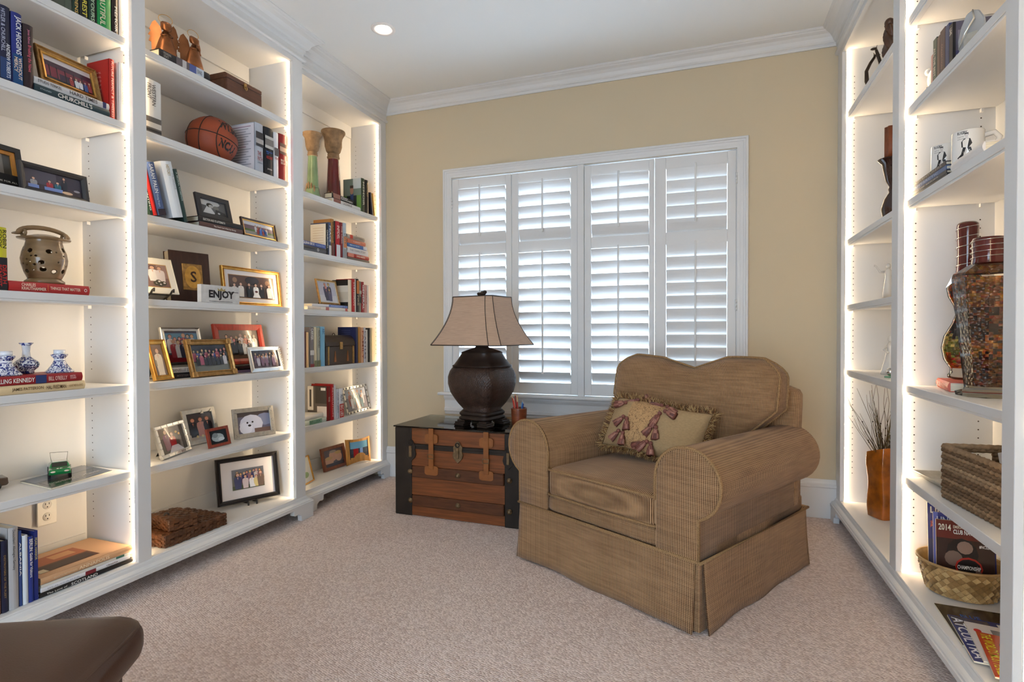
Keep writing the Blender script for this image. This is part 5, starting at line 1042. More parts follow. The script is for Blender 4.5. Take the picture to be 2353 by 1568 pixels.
wovenbox('large flat woven reed box on the bottom shelf', c1, ang, w, .26, max(.045, zt1), Z0)
zz = Z0+max(.045, zt1)+.004; c3 = A(388, 1224, zz); c4 = A(440, 1192, zz); ang2 = R(100)
b_ = wovenbox('small woven reed box lying on the large one', c3, ang2-R(22), .125, .17, .052, zz)
for (x, y, lab) in ((.03, .08, 0), (.10, .03, 1)):
    bb = B(); bb.tube([(.013*math.cos(2*PI*k/12)*.8, 0, .012+.013*math.sin(2*PI*k/12)) for k in range(12)], .0035, 6, closed=True); o_ = bb.build('knotted_cord', 'charcoal', b_); o_.location = (x, y, .040) if not lab else (.108, .06, .012)
frd = lambda ro, M, w, h: [B().tube([(w*.5+s_*.022, -.030, -.0145), (w*.5+s_*.022, -.030, .008), (w*.5+s_*.022, -.012, -.003), (w*.5+s_*.022, .02, -.008), (w*.5+s_*.030, .10, -.0145)], .005, 6).build('easel_foot', 'black_lacquer', ro) for s_ in (-1, 1)]
zb = Z0+.020
def p_fam(P):
    P.rect(0, 0, 1, 1, S(126, 120, 110)); P.rect(0, .55, 1, 1, S(110, 112, 120)); P.rect(0, 0, 1, .2, S(84, 92, 70)); P.crowd(8, .12, .92, .28, .6, [S(60, 66, 110), S(206, 196, 190), S(150, 110, 120), S(90, 84, 70)], 21)
    for a, c, hh in ((.17, S(56, 64, 104), .8), (.40, S(214, 196, 196), .66), (.60, S(240, 236, 236), .60), (.74, S(220, 200, 140), .58), (.88, S(120, 100, 90), .76)): P.person(a, .04, hh, c, S(212, 166, 146), S(80, 56, 40), 1.1)
    P.poly([(.52, .05), (.70, .05), (.61, .4)], S(240, 236, 236))
frame('large black frame with a matted family group photograph on an easel', D('L', 502, .195, zb), D('L', 645, .052, zb), 1060, p_fam, 11, .024, .018, 'black_lacquer', mt=(.056, S(214, 208, 208), .046), style='scoop', stand=False, extra=frd)
# ================================================================== narrow corner bookcase
def jit(c, k=1.0): return tuple(min(1, q*k) for q in c[:3])+(1.0,)
clay = mat('carved_clay', S(150, 122, 92), .8, noise=(25, .35), bump=(70, .9)); glz = mat('crackle_glaze', None, .2, noise=(9, .25), coat=.4)
def pillar(label, u, dx, vt, glaze, worn):
    p = D('N', u, dx, Z2); h = hgt(p, vt); s = h/.356; ro = empty('candle_pillar', p+Vector((0, 0, .0006)), 0, label, 'candle holder', 'tall glazed candle pillars'); M = Matrix.Diagonal((s*.68, s*.68, s, 1))
    B(M).lathe([(.060, 0), (.062, .008), (.058, .016), (.054, .030), (.050, .050)], 28, c=jit(glaze, .9), fn=lambda a, z: 1+.06*math.cos(6*a)).build('base', glz, ro)
    B(M).lathe([(.050, .050), (.046, .060), (.044, .10), (.040, .16), (.036, .21), (.035, .225), (.038, .228)], 28, c=[glaze, glaze, glaze, glaze, glaze, worn]).build('shaft', glz, ro)
    B(M).lathe([(.030, .226), (.039, .230), (.041, .236), (.036, .242), (.039, .246), (.034, .250)], 24).build('collar', clay, ro)
    B(M).lathe([(.032, .248), (.046, .262), (.054, .285), (.056, .310), (.060, .325), (.074, .340), (.078, .346), (.076, .352), (.056, .356), (.046, .350), (.001, .348)], 32, fn=lambda a, z: 1+(.05*math.cos(9*a)*math.cos(z*90) if .255 < z < .33 else 0)).build('capital', clay, ro)
    for k in range(5):
        a = R(-90+(k-2)*26); b1 = B(M); b1.ell((.050*math.cos(a), .050*math.sin(a), .038+.022*math.cos((k-2)*.7)), .008, .008, .020, 8, 6, worn); b1.build('leaf_relief', clay, ro)
pillar('pale green glazed candle pillar with a carved clay top', 719, .060, 306, S(122, 146, 108), S(168, 142, 108)); pillar('dark red glazed candle pillar with a carved clay top', 767, .160, 301, S(104, 24, 26), S(158, 122, 88))
g_ = 'books on the corner bookcase'
p0, p1 = D('N', 764, .020, Z2), D('N', 827.5, .020, Z2)
hb('white book lying under the JOHN HOWARD book', p0, p1, .030, S(222, 218, 214), (('LAZARUS', .34, .66, .25, .75, S(110, 100, 100)),), ((.74, .98, S(150, 96, 84)),), d=.064, group=g_)
hb('black book titled JOHN HOWARD lying on the white one', D('N', 763, .022, Z2+.030), D('N', 812, .022, Z2+.030), .034, S(26, 24, 26), (('JOHN\nHOWARD', .36, .92, .18, .82, TXW),), ((.66, .98, S(150, 104, 92)),), d=.062, group=g_)
def mancover(cb, t, h, d):
    P = Pic(0, 0, d, h, 0, cb.M @ Matrix(((0, 1, 0, -.0006), (-1, 0, 0, d), (0, 0, 1, 0), (0, 0, 0, 1)))) if False else None
    x = -.0006
    def Q(a0, a1, b0, b1, c, k): cb.quad((x-k*.0002, d*(1-a0), h*b0), (x-k*.0002, d*(1-a1), h*b0), (x-k*.0002, d*(1-a1), h*b1), (x-k*.0002, d*(1-a0), h*b1), c)
    Q(0, 1, 0, .5, S(110, 150, 70), 0); Q(0, 1, .5, 1, S(120, 134, 120), 0); Q(.55, 1, .7, 1, S(200, 206, 204), 1); Q(.2, .75, 0, .5, S(44, 50, 50), 1); Q(.4, .58, .1, .55, S(60, 76, 120), 2)
    cb.add([(x-.0008, d*(1-(.48+.10*math.cos(2*PI*i/14))), h*(.66+.13*math.sin(2*PI*i/14))) for i in range(14)], [tuple(range(14))], S(176, 130, 104)); Q(.39, .57, .72, .80, S(70, 54, 44), 5)
vb('book with a man in a green field on its cover, beside the red pillar', 'N', Z2, 830, 838, 409, S(60, 70, 48), (('MEMOIR', .1, .8, .25, .75, S(210, 206, 190)),), d=.15, cover=mancover, group=g_)
vb('thick black and brown book on the pillar shelf', 'N', Z2, 838.5, 847, 413, S(42, 34, 28), (('HISTORY', .1, .5, .3, .7, S(170, 140, 90)),), d=.13, group=g_)
for lb, u0, u1, c in (('black paperback leaning at the right of the pillar shelf', 854, 858, S(40, 36, 46)), ('amber paperback leaning at the right end of the pillar shelf', 859, 863, S(190, 140, 60))):
    p = D('N', u0, .014, Z2); q = D('N', u1, .014, Z2); ang, t = seg(p, q); book(lb, p+Vector((0, 0, .002)), ang, t, .165, .13, c, tilt=-9, group=g_)
# third shelf
hb('dark grey book with a round emblem lying under the blue one', D('N', 692, .014, Z3), D('N', 748.2, .014, Z3), .036, S(84, 82, 86), (('O', .60, .68, .25, .75, TXW), ('PARTISANS', .1, .5, .35, .65, S(60, 58, 62))), d=.085, group=g_)
hb('blue book lettered GLENN BECK lying on the grey one', D('N', 692, .016, Z3+.036), D('N', 747.0, .016, Z3+.036), .026, S(58, 74, 140), (('GLENN BECK', .05, .52, .22, .82, TXW), ('Inconvenient Book', .56, .95, .3, .7, S(150, 170, 210))), ((.0, .4, S(80, 96, 160)),), d=.083, group=g_)
def pagecover(cb, t, h, d):
    cb.quad((-.0006, d, 0), (-.0006, 0, 0), (-.0006, 0, h), (-.0006, d, h), S(232, 224, 208))
    for k in range(9): cb.quad((-.0009, d*.85, h*(.86-.08*k)), (-.0009, d*.15, h*(.86-.08*k)), (-.0009, d*.15, h*(.872-.08*k)), (-.0009, d*.85, h*(.872-.08*k)), S(200, 176, 150))
p = D('N', 749.5, .100, Z3); vb('book with a cream back cover standing behind the blue one', 'N', Z3, 749, 754, 514, S(40, 40, 40), (('CHURCHILL', .2, .8, .2, .8, TXW),), d=.12, dx=.012, cover=pagecover, group=g_)
for lb, u0, u1, v, c, tx, bd in (('slim blue and white book on the third corner shelf', 754.5, 760.5, 511, S(70, 84, 116), (('PEACE', .1, .6, .2, .8, TXW),), ((.0, .3, S(206, 200, 196)),)), ('tall golden brown book on the third corner shelf', 761, 767.5, 503, S(172, 122, 66), (('BIOGRAPHY', .08, .6, .2, .8, S(60, 36, 20)),), ((.0, .35, S(110, 60, 56)),)),
        ('narrow black book on the third corner shelf', 768, 770.8, 508, S(38, 36, 36), (), ()), ('red and white book with large lettering on the third corner shelf', 771.2, 780.8, 508, S(178, 30, 40), (('INFIDEL', .12, .50, .2, .8, S(240, 210, 200)),), ((.0, .34, S(214, 212, 214)),)),
        ('maroon book on the third corner shelf', 781.2, 787.6, 511, S(124, 34, 40), (('THE CRISIS', .1, .6, .25, .75, S(226, 190, 180)),), ()), ('pale grey and orange book on the third corner shelf', 788, 796, 512, S(176, 188, 196), (('DUTY', .3, .6, .2, .8, S(90, 90, 96)),), ((.30, .62, S(206, 130, 84)), (.0, .26, S(150, 150, 150))))):
    vb(lb, 'N', Z3, u0, u1, v, c, tx, bd, d=.14, dx=.012, group=g_)
zz = Z3
for lb, u1, t, c, tx, bd in (('brown book at the bottom of the short lying stack', 848, .020, S(110, 98, 90), (), ()), ('red book near the bottom of the short lying stack', 847, .028, S(178, 42, 34), (('DREAMERS', .40, .80, .25, .75, S(240, 210, 190)),), ((.72, .98, S(214, 130, 110)),)),
        ('thick white book in the short lying stack', 845, .042, S(226, 220, 218), (('THIS TOWN STORY', .10, .85, .32, .68, S(140, 130, 130)),), ()), ('blue book in the short lying stack', 842, .026, S(58, 104, 170), (('AMERICAN TRILOGY', .10, .60, .3, .7, S(200, 220, 236)),), ((.0, .2, S(226, 226, 230)),)),
        ('coral book in the short lying stack', 839, .030, S(206, 118, 92), (('SUMMER', .3, .7, .3, .7, S(236, 190, 170)),), ()), ('grey and red book on top of the short lying stack', 837, .030, S(176, 160, 146), (('LETTERS', .4, .9, .3, .7, S(120, 110, 100)),), ((.70, .86, S(190, 60, 44)),))):
    hb(lb, D('N', 797, .020, zz), D('N', u1, .020, zz), t, c, tx, bd, d=.14, group='books in the short lying stack'); zz += t
# fourth shelf
p = D('N', 699, .05, Z4); book('white book leaning at the left of the fourth corner shelf', p+Vector((0, -.03, .002)), R(90), .016, .15, .13, S(232, 226, 214), tilt=-11, group=g_)
hb('cream book with red flowers on its spine lying on the fourth corner shelf', D('N', 706, .014, Z4), D('N', 799, .014, Z4), .022, S(232, 222, 208), (('SEASONS', .1, .3, .3, .7, S(200, 170, 150)),), ((.50, .58, S(196, 110, 100)), (.02, .08, S(190, 90, 80))), d=.15, group=g_)
hb('white and blue book lying on the cream one', D('N', 717, .018, Z4+.022), D('N', 798, .018, Z4+.022), .018, S(226, 224, 226), (('FREEDOM', .5, .9, .3, .7, S(200, 210, 230)),), ((.0, .56, S(106, 126, 180)),), d=.14, group=g_)
frame('dark gold frame with two people outdoors on the lying books', D('N', 737, .035, Z4+.0405), D('N', 783, .035, Z4+.0405), 641, group_pic([(0, .35, S(206, 206, 214)), (.35, 1, S(190, 190, 206))], 2, [S(90, 90, 120), S(130, 80, 70), S(60, 64, 90)], .05, .72, 5, .3, .75), 13, .013, .012, 'antique_gold', lip=(.003, S(214, 206, 190), 'matte'))
def blackback(cb, t, h, d):
    for a, b_, c in ((0, .30, BLK), (.30, .38, S(214, 206, 190)), (.38, .62, S(206, 196, 178)), (.62, .82, S(222, 214, 200)), (.82, 1, BLK)): cb.quad((-.0006, d, h*a), (-.0006, 0, h*a), (-.0006, 0, h*b_), (-.0006, d, h*b_), c)
for k, (lb, u0, u1, v, c, tx, bd) in enumerate((('cream spined book with a black and cream back cover behind the dark gold frame', 800, 808, 643, S(226, 208, 180), (), ()), ('bright red book on the fourth corner shelf', 808.4, 815.5, 641, S(176, 30, 28), (('STATESMAN', .1, .8, .25, .75, S(236, 200, 190)),), ()), ('white slim book on the fourth corner shelf', 815.8, 818, 642, S(226, 220, 210), (), ()),
        ('black book with a flame coloured top on the fourth corner shelf', 818.3, 824.5, 641, S(36, 22, 20), (('FIRE', .5, .8, .25, .75, S(200, 170, 140)),), ((.55, .95, S(200, 120, 60)),)), ('grey patterned book on the fourth corner shelf', 824.8, 830, 647, S(130, 120, 104), (), ((.3, .5, S(60, 56, 52)), (.6, .7, S(190, 180, 160)))), ('dark red book with white lettering on the fourth corner shelf', 830.3, 836.5, 648, S(150, 34, 36), (('GENERAL', .1, .9, .2, .8, TXW),), ()),
        ('pink book on the fourth corner shelf', 837, 843, 655, S(206, 150, 140), (('GRACE', .2, .7, .3, .7, S(150, 80, 80)),), ()), ('pale book at the right end of the fourth corner shelf', 843.5, 849, 656, S(232, 214, 200), (), ()))):
    vb(lb, 'N', Z4, u0, u1, v, c, tx, bd, d=.13, cover=blackback if k == 0 else None, group=g_)
# fifth shelf
for lb, u0, u1, v, c, tx, bd in (('dark grey book with white lettering at the left of the fifth corner shelf', 690, 698, 754, S(60, 56, 58), (('ZORBA', .1, .5, .2, .8, TXW),), ()), ('maroon book on the fifth corner shelf', 698.3, 703.4, 762, S(92, 40, 38), (), ()), ('tan book with pale spine on the fifth corner shelf', 703.8, 710.5, 764, S(206, 176, 136), (), ()),
        ('grey and white book lettered CARVER on the fifth corner shelf', 711, 721, 752, S(120, 116, 122), (('CARVER', .04, .32, .2, .8, TXW),), ((.3, .42, S(214, 210, 206)), (.0, .08, S(140, 40, 40)))), ('cream spined book beside the green landscape book', 721.4, 728, 752, S(222, 210, 178), (), ((.0, .16, S(120, 120, 80)),)),
        ('pale green landscape book titled NOCTURNES', 728.3, 735.8, 753, S(176, 176, 160), (('NOCTURNES', .08, .52, .2, .8, S(90, 76, 70)),), ((.0, .16, S(110, 112, 70)),)), ('light blue book beside the dark chest', 736.3, 747, 751, S(120, 176, 206), (('ABC', .05, .2, .25, .75, S(40, 90, 140)),), ())):
    vb(lb, 'N', Z5, u0, u1, v, c, tx, bd, d=.15, group=g_)
def notecover(cb, t, h, d):
    cb.quad((-.0006, d, 0), (-.0006, 0, 0), (-.0006, 0, h), (-.0006, d, h), S(40, 44, 84))
    for k in range(8): cb.quad((-.0009, d*.8, h*(.9-.05*k)), (-.0009, d*.3, h*(.9-.05*k)), (-.0009, d*.3, h*(.91-.05*k)), (-.0009, d*.8, h*(.91-.05*k)), S(90, 96, 140))
for k, (lb, u0, u1, v, c, tx) in enumerate((('navy notebook with its cover facing left behind the dark chest', 818, 823, 752, S(48, 46, 70), ()), ('golden brown book on the fifth corner shelf', 823.4, 829, 752, S(176, 120, 50), ()), ('orange and white book on the fifth corner shelf', 829.4, 835.5, 753, S(216, 160, 120), (('FAMILY', .1, .9, .2, .8, S(150, 60, 30)),)), ('white book with black lettering on the fifth corner shelf', 836, 840.5, 753, S(206, 200, 206), (('CASTLES', .1, .9, .15, .85, S(40, 30, 60)),)),
        ('pale slim book on the fifth corner shelf', 841, 845, 758, S(220, 210, 200), ()), ('black book near the right end of the fifth corner shelf', 845.4, 852, 754, S(40, 36, 32), ()), ('cream and gold book at the right end of the fifth corner shelf', 852.4, 856, 754, S(222, 200, 150), ()))):
    vb(lb, 'N', Z5, u0, u1, v, c, tx, d=.15, cover=notecover if k == 0 else None, group=g_)
p0, p1 = D('N', 748.5, .012, Z5), D('N', 817, .012, Z5); ang, w = seg(p0, p1); h = hgt(p0, 768)
dch = mat('dark_chest', S(52, 34, 26), .35, noise=(14, .3), coat=.2)
dc = empty('treasure_chest', p0+Vector((0, 0, .0006)), ang, 'small dark wooden treasure chest with a domed lid between books', 'box')
B().box(.004, .0, 0, w-.004, .12, h*.60, (.5, .5, .5, 1)).build('body', dch, dc, bevel=.003)
arc = [(0, h*.605)]+[(.06-.06*math.cos(PI*k/12), h*.66+h*.30*math.sin(PI*k/12)) for k in range(13)]+[(.12, h*.605)]
B().prism(arc, .002, w-.002, 'x').build('domed_lid', dch, dc, bevel=.002)
for x in (.02, w-.035): B().box(x, -.003, .004, x+.014, .001, h*.6).build('metal_band', 'antique_gold', dc)
B().box(w*.5-.014, -.005, h*.50, w*.5+.014, .001, h*.74).build('lock_plate', 'antique_gold', dc, bevel=.001); B().tube([(w*.5+.012*math.cos(PI*k/8), .06, h*.955+.014*math.sin(PI*k/8)) for k in range(9)], .003, 6).build('handle', dch, dc)
for x in (w*.30, w*.72): B().prism([(x-.012, h*.1), (x+.012, h*.1), (x+.003, h*.45), (x-.003, h*.45)], -.002, .001, 'y').build('inlay', 'copper', dc)
# sixth shelf
hb('green and white book lying at the left of the sixth corner shelf', D('N', 693, .014, Z6), D('N', 749, .014, Z6), .030, S(196, 204, 190), (('BELLEEK', .30, .75, .2, .8, S(70, 110, 84)),), ((.2, .72, S(140, 176, 150)),), d=.15, group=g_)
hb('white book lying on the green and white one', D('N', 694, .018, Z6+.030), D('N', 742, .040, Z6+.030), .026, S(226, 222, 214), (), d=.15, group=g_)
def bwcover(cb, t, h, d):
    def Q(a0, a1, b0, b1, c, k): x = -.0006-k*.0002; cb.quad((x, d*(1-a0), h*b0), (x, d*(1-a1), h*b0), (x, d*(1-a1), h*b1), (x, d*(1-a0), h*b1), c)
    Q(0, 1, 0, 1, S(90, 82, 76), 0); Q(0, .3, .3, 1, S(214, 208, 200), 1); Q(.1, .2, .4, .9, S(70, 64, 60), 2); Q(.4, 1, .5, 1, S(60, 54, 50), 1); Q(.5, 1, .1, .42, S(214, 204, 196), 2); Q(0, .4, 0, .25, S(30, 28, 28), 3); Q(.7, .95, .88, .96, S(220, 216, 210), 4)
for k, (lb, u0, u1, v, c, tx, bd) in enumerate((('dark red book with a black and white photograph on its cover', 751, 759, 889, S(116, 30, 26), (('WAR', .3, .45, .2, .8, S(220, 180, 160)),), ()), ('tall bright red book on the sixth corner shelf', 759.4, 767.5, 884, S(178, 28, 30), (('REVOLUTION', .1, .9, .3, .7, S(236, 190, 180)),), ()), ('white book beside the bright red one', 768, 772.5, 886, S(222, 220, 222), (), ()),
        ('pale grey book on the sixth corner shelf', 773, 778, 895, S(206, 204, 210), (('OUR TIMES', .1, .8, .2, .8, S(130, 130, 150)),), ()), ('white book with a red and navy label at the right of the row', 778.5, 789, 894, S(226, 224, 226), (('TRUTH', .18, .42, .2, .8, S(30, 50, 80)), ('BIG LIES', .56, .94, .2, .8, S(240, 220, 214))), ((.02, .48, S(196, 50, 40)),)))):
    vb(lb, 'N', Z6, u0, u1, v, c, tx, bd, d=.15, cover=bwcover if k == 0 else None, group=g_)
def lace(ro, M, w, h):
    for k in range(22):
        t = k/22*2*(w+h); r = .0062
        if t < w: x, z = t, .009
        elif t < w+h: x, z = w-.009, t-w
        elif t < 2*w+h: x, z = 2*w+h-t, h-.009
        else: x, z = .009, 2*(w+h)-t
        x = min(w-.009, max(.009, x)); z = min(h-.009, max(.009, z)); b1 = B(M); b1.tube([(x+r*math.cos(2*PI*j/10), -.001, z+r*math.sin(2*PI*j/10)) for j in range(10)], .0013, 5, closed=True); b1.build('filigree_loop', 'charcoal', ro)
frame('silver filigree frame with a family photograph on the sixth corner shelf', D('N', 799, .030, Z6), D('N', 852, .070, Z6), 893, group_pic([(0, 1, S(120, 116, 124)), (.6, 1, S(150, 156, 170))], 4, [S(200, 196, 200), S(170, 100, 90), S(96, 130, 140), S(120, 90, 80)], .05, .7, 8, .1, .9), 12, .018, .008, 'silver', lip=(.004, S(70, 66, 66), 'charcoal'), style='flat', extra=lace)
# bottom
def p_print(P): P.rect(0, 0, 1, 1, S(206, 208, 202)); P.poly([(.2, .9), (.5, .4), (.55, .6)], S(110, 110, 100)); P.ell(.6, .3, .2, .12, S(130, 160, 110)); P.ell(.4, .7, .08, .1, S(80, 80, 90))
frame('small gold frame with a pale print half hidden by the upright', D('N', 692, .030, Z0), D('N', 724, .075, Z0), 1062, p_print, 14, .008, .010, 'gold')
def p_faces(P): P.rect(0, 0, 1, 1, S(90, 84, 92)); P.ell(.25, .3, .22, .28, S(190, 150, 130)); P.ell(.48, .6, .2, .32, S(196, 152, 130)); P.ell(.76, .5, .18, .3, S(200, 158, 136)); P.ell(.25, .5, .2, .1, S(180, 150, 110)); P.ell(.5, .86, .18, .08, S(150, 140, 130)); P.ell(.76, .74, .17, .1, S(190, 160, 110)); P.rect(0, 0, 1, .18, S(60, 60, 70))
frame('reddish brown wooden frame with three smiling faces', A(747, 1087, Z0), A(800, 1069, Z0), 1034, p_faces, 13, .022, .014, 'wood_frame', c=S(110, 58, 36), style='flat')
P0, P1 = D('N', 801, .095, Z0), D('N', 856, .026, Z0); ang, w = seg(P0, P1); h = hgt(P0, 1013, 6, ang)
cf = empty('picture_frame', P0+Vector((0, 0, .0006)), ang, 'curved honey coloured wooden frame with a beach photograph', 'picture frame', 'framed photographs on the shelves')
def cyl(x): return -.020*math.cos(PI*(x/w-.5))+.02
bb = B(); n = 16; zl = lambda x: .012+.022*math.sin(PI*x/w)*.9-.012; vs = []; 
for k in range(n+1):
    x = w*k/n; zb_ = .020*math.sin(PI*k/n); zt_ = h+.006*math.sin(PI*k/n)*-1
    vs += [(x, cyl(x), zb_), (x, cyl(x)+(h*.10), zt_), (x, cyl(x)+(h*.10)+.006, zt_), (x, cyl(x)+.006, zb_)]
fs = []
for k in range(n):
    for q in range(4): fs.append((4*k+q, 4*k+4+q, 4*k+4+(q+1) % 4, 4*k+(q+1) % 4))
fs += [(0, 3, 2, 1), (4*n, 4*n+1, 4*n+2, 4*n+3)]; bb.add(vs, fs, S(206, 146, 74), True); orient(bb.build('curved_board', 'wood_frame', cf))
bb = B()
for k in range(2, n-2):
    x, x2 = w*k/n, w*(k+1)/n
    for f0, f1, c in ((.28, .42, S(60, 60, 66)), (.42, .62, S(120, 96, 100) if 4 < k < 7 else S(70, 74, 84)), (.62, .88, S(120, 176, 206))):
        if k in (4, 5, 6) and f1 < .7: c = S(170, 40, 40)
        if k in (8, 9) and f1 < .7: c = S(150, 180, 226)
        bb.quad((x, cyl(x)+h*f0*.10-.001, h*f0), (x2, cyl(x2)+h*f0*.10-.001, h*f0), (x2, cyl(x2)+h*f1*.10-.001, h*f1), (x, cyl(x)+h*f1*.10-.001, h*f1), c)
bb.build('photograph', 'photo', cf)
for k in (2, n-2): x = w*k/n; B().tube([(x, cyl(x)+h*.22*.10-.003, h*.22), (x, cyl(x)+h*.94*.10-.003, h*.94)], .0022, 6).build('clip_rod', 'charcoal', cf)
B().tube([(w*.5, cyl(w*.5)+.006, .05), (w*.5, .06, .001)], .002, 5).build('prop_leg', 'charcoal', cf)
# ================================================================== right bookcase
brz = mat('dark_bronze', S(52, 38, 30), .3, .4, noise=(20, .3), coat=.2); dwd = mat('carved_wood', S(64, 38, 24), .4, noise=(30, .4), coat=.2); chn = mat('white_china', S(232, 228, 222), .15, coat=.5)
# far bay, top shelf: giraffe pair and twisted carving
p = D('R', 2003, .075, Z1); gi = empty('giraffe_sculpture', p+Vector((0.01, 0, .0006)), R(-8), 'dark bronze sculpture of two giraffes with crossed necks', 'sculpture')
h = hgt(p, 108)
B().rings([[(.032*math.cos(2*PI*j/20), .024*math.sin(2*PI*j/20), z) for j in range(20)] for z in (0, .008)], smooth=False).build('base', brz, gi)
B().tube([(-.012, 0, .006), (-.020, 0, h*.15), (-.004, 0, h*.24), (.014, 0, h*.22), (.020, 0, h*.10), (.016, 0, .006)], [.010, .012, .018, .018, .012, .009], 10).build('bodies', brz, gi)
for sg, pts in ((1, [(-.012, 0, h*.20), (-.032, 0, h*.36), (-.034, 0, h*.55), (-.016, .004, h*.70), (.002, .004, h*.80)]), (-1, [(.012, 0, h*.22), (.030, 0, h*.40), (.030, 0, h*.62), (.014, -.004, h*.84), (.008, -.004, h*.92)])):
    B().tube(pts, [.014, .011, .009, .008, .007], 10).build('neck', brz, gi); e = Vector(pts[-1]); b1 = B(); b1.ell(e+Vector((.010*sg, 0, .008)), .016, .007, .007, 10, 6); b1.build('head', brz, gi)
    for q in (-.004, .004): B().tube([e+Vector((0, q, .010)), e+Vector((-.004*sg, q, .022))], [.002, .0012], 5).build('horn', brz, gi)
p = D('R', 2043, .060, Z1); tw = empty('carved_figure', p+Vector((0, 0, .0006)), R(-10), 'dark carved wooden figure half hidden by the upright on the top right shelf', 'sculpture'); h = hgt(p, 58)
B().rings([[((.028+.007*math.sin(z*90+2*j*2*PI/20*2)-.012*z/h)*math.cos(2*PI*j/20), (.028+.007*math.sin(z*90+j)-.012*z/h)*math.sin(2*PI*j/20), z) for j in range(20)] for z in [h*k/24 for k in range(25)]], smooth=True).build('twisted_body', dwd, tw)
b1 = B(); b1.ell((0, 0, h+.01), .020, .020, .022, 12, 8); b1.build('head', dwd, tw)
# far bay, candle on a dark pedestal
p = D('R', 2052, .130, Z3); cs_ = empty('candle_stand', p+Vector((0, 0, .0006)), R(-90), 'glossy dark brown pedestal candle stand on the far right shelf', 'candle holder'); hh_ = hgt(p, 366)
gdk = mat('dark_glaze', S(44, 22, 18), .08, coat=.6)
B().lathe([(.050, 0), (.052, .006), (.040, .020), (.046, hh_*.18), (.052, hh_*.28), (.040, hh_*.42), (.018, hh_*.52), (.022, hh_*.56), (.018, hh_*.60), (.032, hh_*.68), (.042, hh_*.82), (.048, hh_*.93), (.066, hh_*.985), (.068, hh_), (.054, hh_*.99), (.001, hh_*.95)], 36).build('pedestal', gdk, cs_)
cd_ = empty('pillar_candle', p+Vector((0, 0, hh_*.985+.0006)), R(-90), 'brown pillar candle standing in the dark pedestal', 'candle'); hc = hgt(p, 292)-hh_*.985; cwx = mat('brown_wax', S(124, 66, 38), .4, noise=(20, .15))
B().rings([[((.036+.003*math.cos(8*2*PI*j/48))*math.cos(2*PI*j/48), (.036+.003*math.cos(8*2*PI*j/48))*math.sin(2*PI*j/48), z) for j in range(48)] for z in (0, hc)], smooth=True).build('wax', cwx, cd_); B().tube([(0, 0, hc-.004), (.001, 0, hc+.010)], .001, 5, BLK).build('wick', 'matte', cd_)
# far bay: two white figurines
p0, p1 = D('R', 2018, .115, Z4), D('R', 2068, .090, Z4); hb('small gilt edged book under the white figurine', p0, p1, .020, S(196, 160, 96), d=.10, group='books on the right bookcase')
p = D('R', 2041, .140, Z4+.020); fg = empty('china_figurine', p+Vector((0, 0, .0012)), R(-12), 'white china figurine with raised arms standing on a gilt book', 'figurine', 'white china figurines'); h = hgt(p, 604)
B().lathe([(.026, 0), (.024, h*.2), (.018, h*.45), (.013, h*.62), (.017, h*.74), (.010, h*.80), (.007, h*.84)], 20).build('robe', chn, fg); b1 = B(); b1.ell((0, 0, h*.90), .011, .011, .014, 12, 8); b1.build('head', chn, fg)
for sg in (-1, 1): B().tube([(sg*.012, 0, h*.74), (sg*.036, -.006, h*.74), (sg*.054, -.006, h*.92), (sg*.062, -.006, h*.93)], [.006, .005, .004, .005], 8).build('arm', chn, fg)
p = D('R', 2046, .120, Z5); fg = empty('china_figurine', p+Vector((0, 0, .0006)), R(-12), 'white china lady figurine beside a silver ball on the far right shelf', 'figurine', 'white china figurines'); h = hgt(p, 770)
B().lathe([(.042, 0), (.040, h*.1), (.030, h*.3), (.020, h*.5), (.013, h*.62), (.018, h*.72), (.012, h*.78), (.006, h*.82)], 24, fn=lambda a, z: 1+.06*math.cos(7*a)*max(0, 1-z/.08)).build('gown', chn, fg); b1 = B(); b1.ell((0, 0, h*.90), .013, .013, .016, 12, 8); b1.build('head', chn, fg); B().tube([(-.012, 0, h*.72), (-.028, -.012, h*.62), (-.010, -.026, h*.55)], .005, 8).build('arm', chn, fg)
p = D('R', 2046, .055, Z5); sb_ = empty('silver_ornament', p+Vector((0, 0, .0006)), 0, 'small silver ball on a green glass base beside the china lady', 'ornament'); B().lathe([(.024, 0), (.024, .006), (.020, .008)], 20, c=S(110, 160, 130)).build('base', 'gloss', sb_); b1 = B(); b1.ell((0, 0, .026), .018, .018, .018, 16, 10); b1.build('ball', 'silver', sb_)
# far bay, amber vase with twigs
amb = mat('amber_glass', S(176, 96, 22), .08, trans=.35, coat=.6, noise=(16, .45), bump=(30, .8))
pv = Vector((.868, 3.270, Z0)); vs_ = empty('glass_vase', pv+Vector((0, 0, .0006)), R(-64), 'amber mottled square glass vase holding dry twigs on the bottom shelf', 'vase'); hv = hgt(Vector((.845, 3.29, Z0)), 1032)
rr = []
for k in range(15):
    z = hv*k/14; a = R(3*math.sin(k*.5)); w = .056+.003*math.sin(k*.7)+.006*k/14
    rr.append([((x*math.cos(a)-y*math.sin(a)), (x*math.sin(a)+y*math.cos(a)), z+(.020*(x/w)*k/14 if k > 10 else 0)) for x, y in [(w*math.copysign(abs(math.cos(t))**.35, math.cos(t)), w*math.copysign(abs(math.sin(t))**.35, math.sin(t))) for t in [2*PI*j/32 for j in range(32)]]])
bb = B(); bb.rings(rr, caps=False); bb.rings([[(x*.90, y*.90, z) for x, y, z in r] for r in rr[::-1]], caps=False); bb.add([rr[-1][j] for j in range(32)]+[(x*.90, y*.90, z) for x, y, z in rr[-1]], [(j, (j+1) % 32, 32+(j+1) % 32, 32+j) for j in range(32)]); bb.add(rr[0], [tuple(range(31, -1, -1))]); bb.build('vase', amb, vs_)
